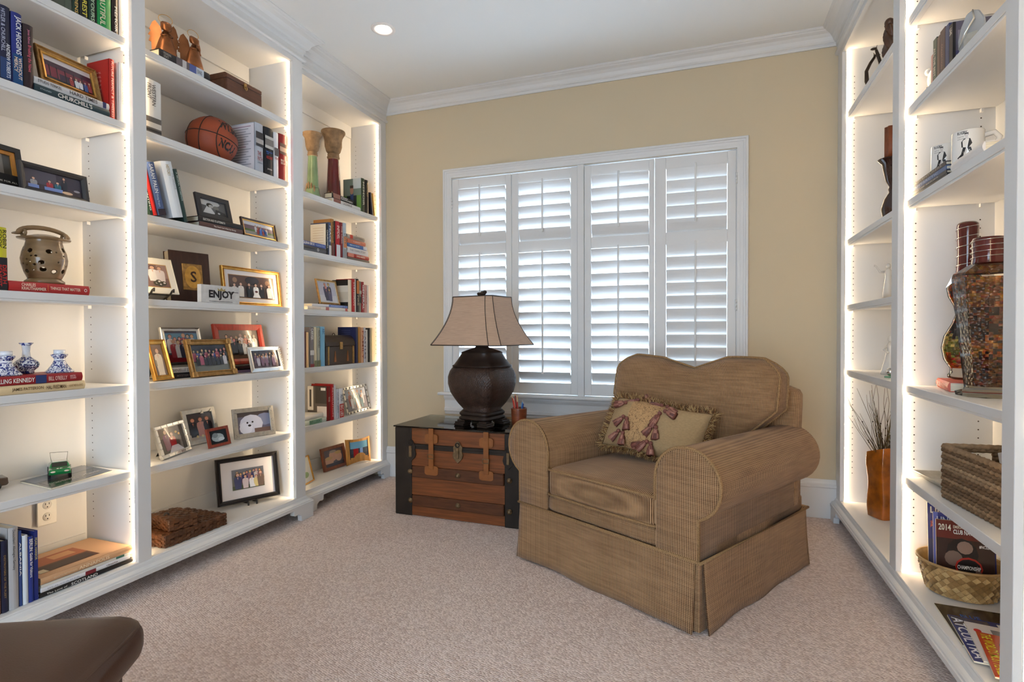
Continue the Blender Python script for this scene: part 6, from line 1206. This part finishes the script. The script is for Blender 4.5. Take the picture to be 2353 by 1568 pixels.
twm = mat('dry_twig', None, .8); rn = random.Random(11); tg = empty('twig_bundle', pv+Vector((0, 0, .012)), R(-64), 'bundle of thin curling dry twigs with small buds in the amber vase', 'twigs')
for k in range(60):
    a = rn.uniform(0, 2*PI); sp_ = rn.uniform(.03, .24); ln = rn.uniform(.46, .70); pts = []; cu_ = rn.uniform(-1, 1)
    for q in range(9):
        t = q/8; r = .012+sp_*max(0, t-.42)**1.3*1.6; b_ = a+cu_*t*1.6; pts.append((max(-.12, min(.12, r*math.cos(b_)))+.006*math.sin(q*2+k), max(-.12, min(.08, r*math.sin(b_))), ln*t*(1-.12*abs(cu_)*t)))
    c = rn.choice([S(86, 70, 44), S(110, 92, 54), S(66, 50, 34)]); b1 = B(); b1.tube(pts, [.0016]*6+[.0012, .0010, .0007], 5, c)
    for q in (4, 5, 6):
        if rn.random() < .5: b1.ell(pts[q], .0035, .0035, .004, 6, 4, S(44, 30, 24))
    b1.build('twig', twm, tg)
# near bay, second shelf: ceramic animal, disc cases, award
p = D('R', 2128, .060, Z2); el = empty('china_animal', p+Vector((.015, -.024, .0006)), R(-30), 'small white china animal with a dark foot beside the disc cases', 'figurine'); h = hgt(p, 158)
b1 = B(); b1.ell((.010, 0, h*.62), .030, .022, h*.36, 16, 10); b1.build('body', chn, el); b1 = B(); b1.ell((-.014, 0, h*.85), .014, .012, .014, 12, 8); b1.build('head', chn, el); B().tube([(-.014, 0, h*.45), (-.024, 0, h*.25), (-.022, 0, .003)], [.008, .006, .005], 8).build('front_leg', gdk, el); B().tube([(.020, 0, h*.4), (.020, 0, .003)], .009, 8).build('hind_leg', chn, el)
g_ = 'disc cases on the right bookcase'
def disccover(cb, t, h, d):
    x = t+.0005
    def Q(a0, a1, b0, b1, c, k): cb.quad((x+k*.0002, d*a0, h*b0), (x+k*.0002, d*a1, h*b0), (x+k*.0002, d*a1, h*b1), (x+k*.0002, d*a0, h*b1), c)
    Q(.06, 1, 0, 1, S(92, 88, 104), 0); Q(.06, 1, .0, .35, S(70, 70, 110), 1); Q(.5, .8, .1, .5, S(110, 100, 70), 2); Q(.1, .3, .4, .8, S(130, 126, 140), 2)
for k, (lb, u0, u1, v, c, tx) in enumerate((('slim pink disc case at the left of the row', 2139, 2143, 113, S(190, 140, 130), ()), ('dark green disc case in the row', 2143.6, 2152, 95, S(24, 62, 56), (('ALL THE BEST', .2, .8, .25, .75, S(200, 196, 180)),)), ('thin brown disc case in the row', 2152.6, 2159, 88, S(100, 70, 60), ()), ('wide maroon disc case in the row', 2159.6, 2171, 75, S(74, 46, 48), (('COLLECTION', .3, .8, .3, .6, S(150, 110, 100)),)), ('navy blue disc case in the row', 2171.6, 2180, 63, S(52, 66, 110), ()), ('black disc case with its shiny cover facing the room', 2180.6, 2189, 61, S(32, 30, 36), (('LIVE', .1, .25, .2, .8, TXW),)))):
    p = D('R', u0, .020, Z2); q = D('R', u1, .020, Z2); ang, t = seg(p, q); h = hgt(p, v) if k else .12
    ro = book(lb, p+Vector((0, 0, .0006)), ang, t-.0008, min(h, .20), .135, c, tx, cover=disccover if k == 5 else None, group=g_, name='disc_case', soft=True)
p = D('R', 2232, .045, Z2); aw = empty('glass_award', p+Vector((0, 0, .0006)), R(-40), 'curved clear and silver glass award in front of the disc cases', 'award'); h = hgt(p, 25)
gaw = mat('award_glass', S(206, 210, 214), .06, trans=.5, coat=.5)
B().prism([(-.030, .014), (.030, .014), (.038, h*.45), (.034, h*.75), (.020, h*.95), (.004, h), (-.012, h*.95), (-.026, h*.70), (-.034, h*.40)], -.006, .006, 'y').build('plaque', gaw, aw, bevel=.003); B().box(-.036, -.016, 0, .036, .016, .014).build('base', 'silver', aw, bevel=.002); B().box(-.018, -.0075, h*.22, .018, -.0055, h*.50).build('metal_plate', 'pewter', aw); b1 = B(); b1.tube([(-.030, -.008, h*.2), (-.012, -.014, h*.5), (.012, -.016, h*.75), (.006, -.010, h*.98)], [.003, .006, .006, .003], 8, flat=.6); b1.build('silver_swirl', 'silver', aw)
# near bay, third shelf: disc cases lying, white box, two mugs
zz = Z3
for lb, u0, u1, t, c, tx in (('black disc case lying at the bottom of the small pile', 2093, 2176, .015, S(34, 32, 36), ()), ('silver edged disc case lying above the black one', 2094, 2175, .013, S(60, 56, 60), (('THE SERIES', .2, .8, .3, .7, S(160, 160, 166)),)), ('blue disc case lying in the small pile', 2095, 2174, .016, S(70, 96, 140), (('ANTARCTIC', .1, .8, .25, .75, S(150, 170, 200)),)), ('dark disc case lettered in grey on top of the small pile', 2096, 2173, .015, S(52, 46, 48), (('ADVENTURERS', .1, .9, .25, .75, S(150, 140, 130)),))):
    hb(lb, D('R', u0, .012, zz), D('R', u1, .012, zz), t, c, tx, d=.135, group=g_, name='disc_case', soft=True); zz += t
p0 = D('R', 2187, .030, Z3); p1 = D('R', 2255, .030, Z3)
hb('white book lying beside the disc cases, under the larger looking mug', D('R', 2188, .004, Z3), D('R', 2262, .004, Z3), .030, S(226, 220, 216), (), d=.16, group='books on the right bookcase')
def mug(label, pos, ang):
    ro = empty('mug', pos, ang, label, 'mug', 'white rugby mugs'); h, r = .096, .042
    B().lathe([(r*.93, 0), (r, .004), (r, h-.002), (r-.001, h), (r-.0035, h-.002), (r-.004, .008), (.001, .006)], 36).build('body', chn, ro)
    B().tube([(r-.003, 0, h*.80), (r+.022, 0, h*.84), (r+.034, 0, h*.66), (r+.026, 0, h*.40), (r-.002, 0, h*.20)], .0055, 8, flat=1.5).build('handle', chn, ro)
    def W(a, z): t = R(-128)+(a)*R(68); return ((r+.0006)*math.cos(t), (r+.0006)*math.sin(t), z)
    b1 = B(); BK = S(30, 28, 30)
    def poly(pts, c): b1.add([W(a, h*z) for a, z in pts], [tuple(range(len(pts)))], c)
    poly([(.32, .42), (.30, .60), (.45, .70), (.75, .68), (.85, .52), (.70, .40)], BK); poly([(.50, .70), (.50, .84), (.64, .84), (.64, .70)], S(206, 200, 196)); poly([(.48, .80), (.49, .88), (.66, .88), (.66, .80)], BK); poly([(.25, .10), (.40, .42), (.55, .40), (.38, .08)], BK); poly([(.60, .40), (.78, .40), (.92, .14), (.80, .10)], BK); poly([(.42, .20), (.55, .36), (.62, .34), (.52, .16)], S(206, 200, 196)); poly([(.10, .10), (.30, .20), (.30, .14), (.12, .06)], BK)
    b1.build('player_print', 'print', ro)
    vs2, fs2, tw_, th_ = text_mesh('RUGBY', .02); b1 = B(); b1.add([W(.08+.52*x/tw_, h*(.85+.10*y/th_)) for x, y in vs2], fs2, BK); b1.build('lettering', 'print', ro)
    for k in range(2):
        vs2, fs2, tw_, th_ = text_mesh('Gentlemen play' if k else 'A game for', .0); b1 = B(); b1.add([W(.08+.36*x/tw_, h*(.75-.07*k+.045*y/th_)) for x, y in vs2], fs2, BK); b1.build('small_lettering', 'print', ro)
pm_ = D('R', 2172, .070, Z3+.0592); mug('white mug printed with a rugby player, left and partly hidden', pm_+Vector((0, 0, .0012)), R(-34)); pm_ = D('R', 2224, .050, Z3+.030); mug('white mug printed with a rugby player, nearer the viewer, handle to the right', pm_+Vector((0, 0, .0012)), R(-26))
# near bay, fifth shelf: red book and two bottles of preserved peppers
p0, p1 = Vector((.838, 2.505, Z5)), Vector((.800, 2.290, Z5))
hb('faded red book titled EXPLORE lying under the guitar shaped bottle', p0, p1, .034, S(196, 92, 74), (('EXPLORE', .10, .46, .25, .78, S(240, 220, 210)), ('AUSTRALIA', .48, .80, .3, .7, S(206, 140, 120))), d=.17, group='books on the right bookcase')
cont = bpy.data.materials.new('preserved_peppers'); cont.use_nodes = True; MATS['preserved_peppers'] = cont; N, L, b = nodes(cont); b.inputs['Roughness'].default_value = .25; b.inputs['Coat Weight'].default_value = .6
at_ = N.new('ShaderNodeAttribute'); at_.attribute_name = 'Col'; tc = N.new('ShaderNodeTexCoord'); mp = N.new('ShaderNodeMapping'); mp.inputs['Scale'].default_value = (80, 80, 120); vo = N.new('ShaderNodeTexVoronoi'); vo.inputs['Scale'].default_value = 1; L.new(tc.outputs['Object'], mp.inputs[0]); L.new(mp.outputs[0], vo.inputs['Vector'])
hs_ = N.new('ShaderNodeHueSaturation'); L.new(at_.outputs['Color'], hs_.inputs['Color']); sp = N.new('ShaderNodeSeparateColor'); L.new(vo.outputs['Color'], sp.inputs[0])
m1 = N.new('ShaderNodeMapRange'); m1.inputs[3].default_value = .478; m1.inputs[4].default_value = .525; L.new(sp.outputs[0], m1.inputs[0]); L.new(m1.outputs[0], hs_.inputs['Hue']); m2 = N.new('ShaderNodeMapRange'); m2.inputs[3].default_value = .45; m2.inputs[4].default_value = 1.5; L.new(sp.outputs[1], m2.inputs[0]); L.new(m2.outputs[0], hs_.inputs['Value']); L.new(hs_.outputs[0], b.inputs['Base Color'])
bp = N.new('ShaderNodeBump'); bp.invert = True; bp.inputs['Strength'].default_value = 1; bp.inputs['Distance'].default_value = .006; L.new(vo.outputs['Distance'], bp.inputs['Height']); L.new(bp.outputs[0], b.inputs['Normal'])
wax = mat('sealing_wax', S(84, 22, 20), .15, coat=.5, noise=(10, .15))
bg_ = bpy.data.materials.new('bottle_glass'); bg_.use_nodes = True; MATS['bottle_glass'] = bg_; N, L = bg_.node_tree.nodes, bg_.node_tree.links; N.remove(N['Principled BSDF'])
tp = N.new('ShaderNodeBsdfTransparent'); tp.inputs[0].default_value = (.93, .93, .90, 1); gs = N.new('ShaderNodeBsdfGlossy'); gs.inputs[1].default_value = .02; fz = N.new('ShaderNodeFresnel'); fz.inputs[0].default_value = 1.45; mx = N.new('ShaderNodeMixShader'); L.new(fz.outputs[0], mx.inputs[0]); L.new(tp.outputs[0], mx.inputs[1]); L.new(gs.outputs[0], mx.inputs[2]); L.new(mx.outputs[0], N['Material Output'].inputs[0])
O1, O2, O3, O4, O5, O6 = S(176, 74, 20), S(44, 20, 26), S(120, 110, 40), S(150, 84, 28), S(190, 150, 70), S(96, 44, 20)
p = Vector((.900, yAt(2222, .900, 1.1), Z5+.0346)); bt = empty('pepper_bottle', p, R(-22), 'guitar shaped glass bottle of preserved peppers with dark red wax', 'bottle', 'decorative pepper bottles'); H = hgt(p, 511)
gp = [(.030, 0), (.046, .006), (.046, .014), (.040, .020), (.040, .032), (.056, .060), (.062, .095), (.056, .130), (.036, .170), (.028, .195), (.032, .220), (.046, .250), (.050, .275), (.040, .300), (.024, .318), (.022, .345)]
k_ = H/.47; MB = Matrix.Scale(k_, 4)
b1 = B(MB); b1.lathe(gp, 36, c=O1, sy=.62, caps=True); b1.build('glass', 'bottle_glass', bt)
inn = [(r*.90, z) for r, z in gp[4:]]; inn[0] = (inn[0][0], .034)
b1 = B(MB); n = 30; z0, z1 = .034, .338
def rad(z, P):
    for (r0, a), (r1, c) in zip(P, P[1:]):
        if a <= z <= c: return r0+(r1-r0)*(z-a)/max(1e-6, c-a)
    return P[-1][0]
lay = [O1, O1, O3, O3, O5, O3, O2, O2, O6, O1, O3, O3, O1, O1, O2, O3, O1, O4, O3]
b1.lathe([(rad(z0+(z1-z0)*i/38, inn), z0+(z1-z0)*i/38) for i in range(39)], 30, c=[lay[i//2] for i in range(38)], sy=.60); rj = random.Random(2)
for q_ in range(len(b1.c)-2): b1.c[q_] = jit(lay[max(0, min(18, int((q_//30)/2+rj.uniform(-1.6, 1.6))))], rj.uniform(.7, 1.3))
b1.build('contents', 'preserved_peppers', bt)
B(MB).lathe([(.026, .318), (.028, .322), (.026, .345), (.025, .40), (.027, .455), (.026, .465), (.020, .470), (.001, .470)], 28).build('wax_seal', wax, bt)
B(MB).tube([(.0285*math.cos(t), .0285*math.sin(t), .325+.135*t/(2*PI*5)) for t in [2*PI*5*k/100 for k in range(101)]], .0009, 5).build('wire_wrap', 'silver', bt)
b1 = B(MB); b1.prism([(-.004, 0), (.004, 0), (.007, -.018), (.002, -.052), (-.006, -.020)], -.0007, .0007, 'y'); o_ = b1.build('metal_leaf', 'silver', bt); o_.location = (-.018*k_, -.030*k_, .318*k_); o_.rotation_euler = (0, R(38), 0)
p = Vector((.862, yAt(2271, .862, 1.05), Z5)); bt = empty('pepper_bottle', p+Vector((0, 0, .0006)), R(-40), 'tall faceted glass bottle of preserved peppers nearest the viewer', 'bottle', 'decorative pepper bottles'); H = hgt(p, 546); k_ = H/.40; MB = Matrix.Scale(k_, 4)
def oct_(w, z, d=None, c=.35): d = d or w; return [(x, y, z) for x, y in ((w, -d*c), (w, d*c), (w*c, d), (-w*c, d), (-w, d*c), (-w, -d*c), (-w*c, -d), (w*c, -d))]
b1 = B(MB); sec = [(0, .060), (.010, .062), (.016, .046), (.020, .044), (.30, .070), (.312, .066), (.335, .034), (.36, .030)]
b1.rings([oct_(w, z) for z, w in sec], smooth=False); b1.build('glass', 'bottle_glass', bt)
b1 = B(MB); n = 40; lay = [O6, O6, O2, O6, O6, O2, O4, O4, O6, O2, O2, O6, O2, O6, O6, O4, O6, O4, O6, O4]; rows_ = []
for i in range(n+1):
    o8 = [Vector(q) for q in oct_(.040+.0245*i/n, .026+.272*i/n)]; rows_.append([o8[k//5].lerp(o8[(k//5+1) % 8], (k % 5)/5) for k in range(40)])
b1.rings(rows_, [lay[i//2] for i in range(n)], smooth=False)
for q_ in range(len(b1.c)-2): b1.c[q_] = jit(lay[max(0, min(19, int((q_//40)/2+rj.uniform(-1.4, 1.4))))], rj.uniform(.65, 1.3))
b1.build('contents', 'preserved_peppers', bt)
B(MB).lathe([(.032, .332), (.035, .336), (.033, .352), (.035, .392), (.032, .399), (.001, .400)], 24).build('wax_seal', wax, bt); B(MB).tube([(.0365*math.cos(t), .0365*math.sin(t), .340+.055*t/(2*PI*4)) for t in [2*PI*4*k/80 for k in range(81)]], .0009, 5).build('wire_wrap', 'silver', bt)
# near bay, sixth shelf: seagrass basket and tray
sg_ = mat('seagrass', None, .75, noise=(60, .25)); c0 = Vector((.775, 2.262, Z6)); bk = empty('storage_basket', c0+Vector((0, 0, .0006)), R(-84), 'rectangular woven seagrass basket with open handles on the right shelf', 'basket'); wk, dk, hk = .36, .20, hgt(c0, 1020)
B().box(.006, .006, .002, wk-.006, dk-.006, .008, S(130, 104, 78)).build('bottom', sg_, bk)
rn = random.Random(3); NR = 15; cols = [S(150, 122, 92), S(124, 98, 72), S(168, 140, 108), S(112, 86, 62)]
for r in range(NR):
    z = .008+(hk-.016)*r/(NR-1); o = .004*(r % 2)
    segs = [(0, wk, 'f'), (0, wk, 'b'), (0, dk, 'l'), (0, dk, 'r')]
    for s0, s1, sd in segs:
        gap = None
        if sd in 'lr' and .60 < z/hk < .88: gap = (dk*.28, dk*.72)
        if sd == 'b' and .60 < z/hk < .88: gap = (wk*.30, wk*.70)
        parts_ = [(s0, s1)] if not gap else [(s0, gap[0]), (gap[1], s1)]
        for a0, a1 in parts_:
            n = max(4, int((a1-a0)/.012)); pts = []
            for k in range(n+1):
                t = a0+(a1-a0)*k/n; wob = .0042*math.cos(PI*(k+r)); pts.append({'f': (t, wob, z), 'b': (t, dk+wob, z), 'l': (wob, t, z), 'r': (wk+wob, t, z)}[sd])
            b1 = B(); b1.tube(pts, .0075 if r < NR-1 else .010, 6, rn.choice(cols)); b1.build('rim' if r == NR-1 else 'woven_strand', sg_, bk)
for k in range(13):
    x = wk*(k+.5)/13
    B().tube([(x, .0, .004), (x, 0, hk-.008)], .0035, 5, S(110, 86, 62)).build('stake', sg_, bk)
mg_ = empty('document', c0+Vector((.115, -.225, .036)), R(-84), 'white and red card sticking out of the seagrass basket', 'paper'); B(Matrix.Rotation(R(-18), 4, 'Y')).box(-.06, 0, 0, .06, .002, hk-.01, S(226, 222, 220)).build('card', 'print', mg_); B(Matrix.Rotation(R(-18), 4, 'Y')).box(-.058, -.0006, hk-.05, .058, 0, hk-.044, S(180, 50, 40)).build('red_line', 'print', mg_)
tr_ = empty('serving_tray', (.880, 2.44, Z6+.0006), R(-84), 'shallow silver patterned tray behind the seagrass basket', 'tray'); bb = B(); bb.rings([[(x*s_, y*s_, z) for x, y in ((-.105, -.10), (.105, -.10), (.105, .10), (-.105, .10))] for s_, z in ((.72, .001), (.80, .008), (1.0, .026), (1.0, .029), (.80, .011), (.70, .005))], smooth=False); bb.build('tray', 'pewter', tr_)
b1 = B()
for k in range(10): b1.quad((-.10+.02*k, -.097, .0272), (-.09+.02*k, -.097, .0272), (-.092+.018*k, -.086, .0185), (-.098+.018*k, -.086, .0185), S(60, 56, 54))
tag(b1.build('rim_pattern', 'print', tr_), kind='stuff')
# near bay, bottom: palm-leaf basket with magazines, loose magazines in front
plm = mat('palm_leaf', None, .5, noise=(40, .2), coat=.15); bc_ = Vector((.883, 2.415, Z0)); pb2 = empty('palm_basket', bc_+Vector((0, 0, .0006)), 0, 'oval palm leaf basket holding magazines at the bottom right', 'basket')
NA, NZ, HB = 56, 9, .110
def bowl(i, j, o=0): a = 2*PI*i/NA; t = j/NZ; r = .100+.026*t; return (min(.128, (r+o)*1.04*math.cos(a)), (r+o)*1.0*math.sin(a), HB*t+.004)
bb = B(); bb.rings([[bowl(i, j, -.004) for i in range(NA)] for j in range(NZ+1)], S(150, 118, 72), True, False); bb.add([bowl(i, 0, -.004) for i in range(NA)], [tuple(range(NA))], S(150, 118, 72)); o_ = bb.build('basket_wall', plm, pb2); md = o_.modifiers.new('t', 'SOLIDIFY'); md.thickness = .002
rn = random.Random(4); pcs = [S(176, 142, 92), S(156, 122, 74), S(192, 160, 108), S(140, 106, 62)]
for j in range(-1, NZ):
    for i in range(NA//2):
        ii = 2*i+(j % 2); sg2 = 1 if (i+j) % 2 else -1; vs2 = []
        for da, dj in ((0, 0), (1, 1), (0, 2), (-1, 1)): vs2.append(bowl(ii+da*.94, min(NZ, max(0, j+1+(dj-1)*.94)), .0012 if dj != 1 else .0034))
        if len(set((round(q[2], 4)) for q in vs2)) < 2: continue
        b1 = B(); b1.add(vs2, [(0, 1, 2, 3)], rn.choice(pcs)); o_ = b1.build('leaf_strip', plm, pb2)
B().tube([bowl(i, NZ) for i in range(NA)], .005, 6, S(166, 132, 84), closed=True).build('rim', plm, pb2)
def standing_mag(label, p0, p1, h, lean, c, fn, t=.005):
    ang, w = seg(p0, p1); M = Matrix.Rotation(R(-lean), 4, 'X'); ro = empty('magazine', p0, ang, label, 'magazine', 'magazines at the bottom right'); B(M).box(0, .0008, 0, w, t, h, S(222, 218, 212)).build('pages', 'pages', ro); B(M).box(0, 0, 0, w, .0008, h, c).build('cover', 'photo', ro); P = Pic(0, 0, w, h, -.0004, M); fn(P); P.b.build('cover_print', 'photo', ro); return ro, M, w, h
def magtext(q, items):
    ro, M, w, h = q; cv_ = [o for o in ro.children if o.name.split('.')[0] == 'cover'][0]
    for s, x, z, ww, hh2, c in items: B(M).text(s, (w*x, -.0030, h*z), (1, 0, 0), (0, 0, 1), w*ww, h*hh2, c, .02).build('cover_lettering', 'photo', cv_)
zb = Z0+.036
def cov1(P): P.rect(0, 0, 1, 1, S(52, 58, 118)); P.rect(0, .1, 1, .5, S(60, 64, 96)); P.person(.66, .12, .72, S(70, 80, 160), S(110, 76, 60), S(24, 20, 20), 1.5); P.rect(.1, .2, .42, .48, S(40, 36, 48)); P.ell(.2, .36, .07, .07, S(190, 60, 50)); P.ell(.32, .34, .06, .07, S(210, 206, 206)); P.rect(.0, 0, 1, .08, S(40, 44, 90))
q = standing_mag('blue magazine titled LINE BREAK standing at the back of the palm basket', Vector((.800, 2.458, zb)), Vector((.964, 2.452, zb)), .265, 6, S(52, 58, 118), cov1); magtext(q, [('LINE', .05, .86, .36, .09, S(226, 214, 196)), ('BREAK', .52, .86, .44, .09, S(226, 214, 196)), ('SEASON\nPREVIEW', .05, .66, .3, .09, S(210, 110, 70)), ('WINNERS', .3, .10, .3, .04, TXW)])
def cov2(P): P.rect(0, 0, 1, 1, S(46, 54, 120)); P.rect(0, 0, .08, 1, S(90, 100, 170))
q = standing_mag('second blue magazine tucked behind the rugby programme', Vector((.800, 2.410, zb)), Vector((.978, 2.385, zb)), .245, 7, S(46, 54, 120), cov2); magtext(q, [('LINE BREAK', .06, .84, .7, .1, S(200, 206, 230))])
def cov3(P):
    P.rect(0, 0, 1, 1, S(58, 40, 36)); P.rect(0, .72, 1, 1, S(104, 44, 38)); P.ell(.45, .5, .28, .24, S(34, 28, 28)); P.ell(.5, .6, .14, .1, S(150, 120, 104)); P.ell(.3, .42, .16, .12, S(120, 96, 84)); P.rect(0, 0, .35, .14, S(40, 60, 120)); P.ell(.56, .30, .24, .16, S(170, 50, 40)); P.ell(.56, .30, .21, .13, S(40, 34, 34)); P.poly([(.6, .0), (.95, .0), (.7, .35)], S(110, 90, 80))
q = standing_mag('large rugby programme dated 2014 in the palm basket', Vector((.799, 2.380, zb)), Vector((.965, 2.363, zb)), .228, 6, S(58, 40, 36), cov3, .006); magtext(q, [('2014', .04, .84, .22, .10, S(226, 214, 190)), ('EMIRATES AIRLINE', .30, .885, .46, .05, S(210, 190, 170)), ('CLUB NATIONALS', .30, .80, .56, .07, TXW), ('CHAMPIONSHIP', .36, .27, .40, .06, TXW), ('#NCS2014', .74, .62, .24, .05, TXW), ('IRVING, TEXAS', .04, .08, .26, .04, TXW), ('TOURNAMENT', .44, .18, .24, .04, TXW)])
def quadr(x0, x1, y0, y1, a, cx_=None):
    ce = Vector(((x0+x1)/2, (y0+y1)/2)); out = []
    for x, y in ((x0, y1), (x0, y0), (x1, y0), (x1, y1)): d = Vector((x, y))-ce; out.append(Vector((ce.x+d.x*math.cos(a)-d.y*math.sin(a), ce.y+d.x*math.sin(a)+d.y*math.cos(a), 0)))
    return out
# corners: [front-far, front-near, back-near, back-far]; s runs along the front edge towards the viewer, r into the shelf
g_ = 'magazines at the bottom right'
flat_mag('black and gold magazine at the bottom of the loose pile', quadr(.744, .955, 1.985, 2.262, R(-4)), Z0, .006, S(38, 30, 28), (('r', .0, .94, 1, .98, S(150, 110, 60)), ('r', .1, .3, .5, .6, S(60, 54, 60)), ('T', 'BLUE', .30, .25, .50, .22, S(40, 90, 170))), group=g_)
flat_mag('navy blue magazine lettered ATCULTRA in the loose pile', quadr(.741, .945, 1.880, 2.165, R(-7)), Z0+.0068, .006, S(44, 56, 112), (('r', .02, .02, .25, .5, S(58, 60, 84)), ('t', 'ATCULTRA', .05, .03, .95, .17, S(226, 228, 236)), ('r', .05, .60, .20, .8, S(206, 206, 210)), ('e', .35, .7, .12, .16, S(150, 170, 206)), ('T', '2013', .1, .75, .98, .04, TXW)), group=g_)
flat_mag('white and tan magazine in the loose pile', quadr(.765, .960, 1.870, 2.115, R(-10)), Z0+.0136, .005, S(214, 208, 208), (('r', .35, .2, 1, 1, S(150, 124, 84)), ('r', .12, .3, .30, .6, S(120, 118, 124)), ('t', 'NEWS', .4, .6, .9, .8, S(230, 224, 206)), ('e', .22, .12, .05, .05, S(190, 40, 44))), group=g_)
flat_mag("orange and red magazine lettered THE WORLD'S MOST FEARED on top of the loose pile", quadr(.760, .975, 1.775, 2.035, R(-12)), Z0+.0194, .006, S(176, 60, 28), (('r', .25, .3, .9, 1, S(120, 40, 26)), ('r', .5, .5, .9, .9, S(60, 30, 26)), ('t', "THE WORLD'S MOST FEARED", .03, .04, .97, .16, S(220, 206, 50)), ('e', .26, .34, .12, .14, S(26, 22, 24)), ('e', .26, .34, .10, .115, S(150, 120, 90)), ('e', .26, .34, .085, .095, S(40, 30, 28)), ('t', 'CLUB', .19, .30, .33, .38, S(200, 170, 120))), group=g_)
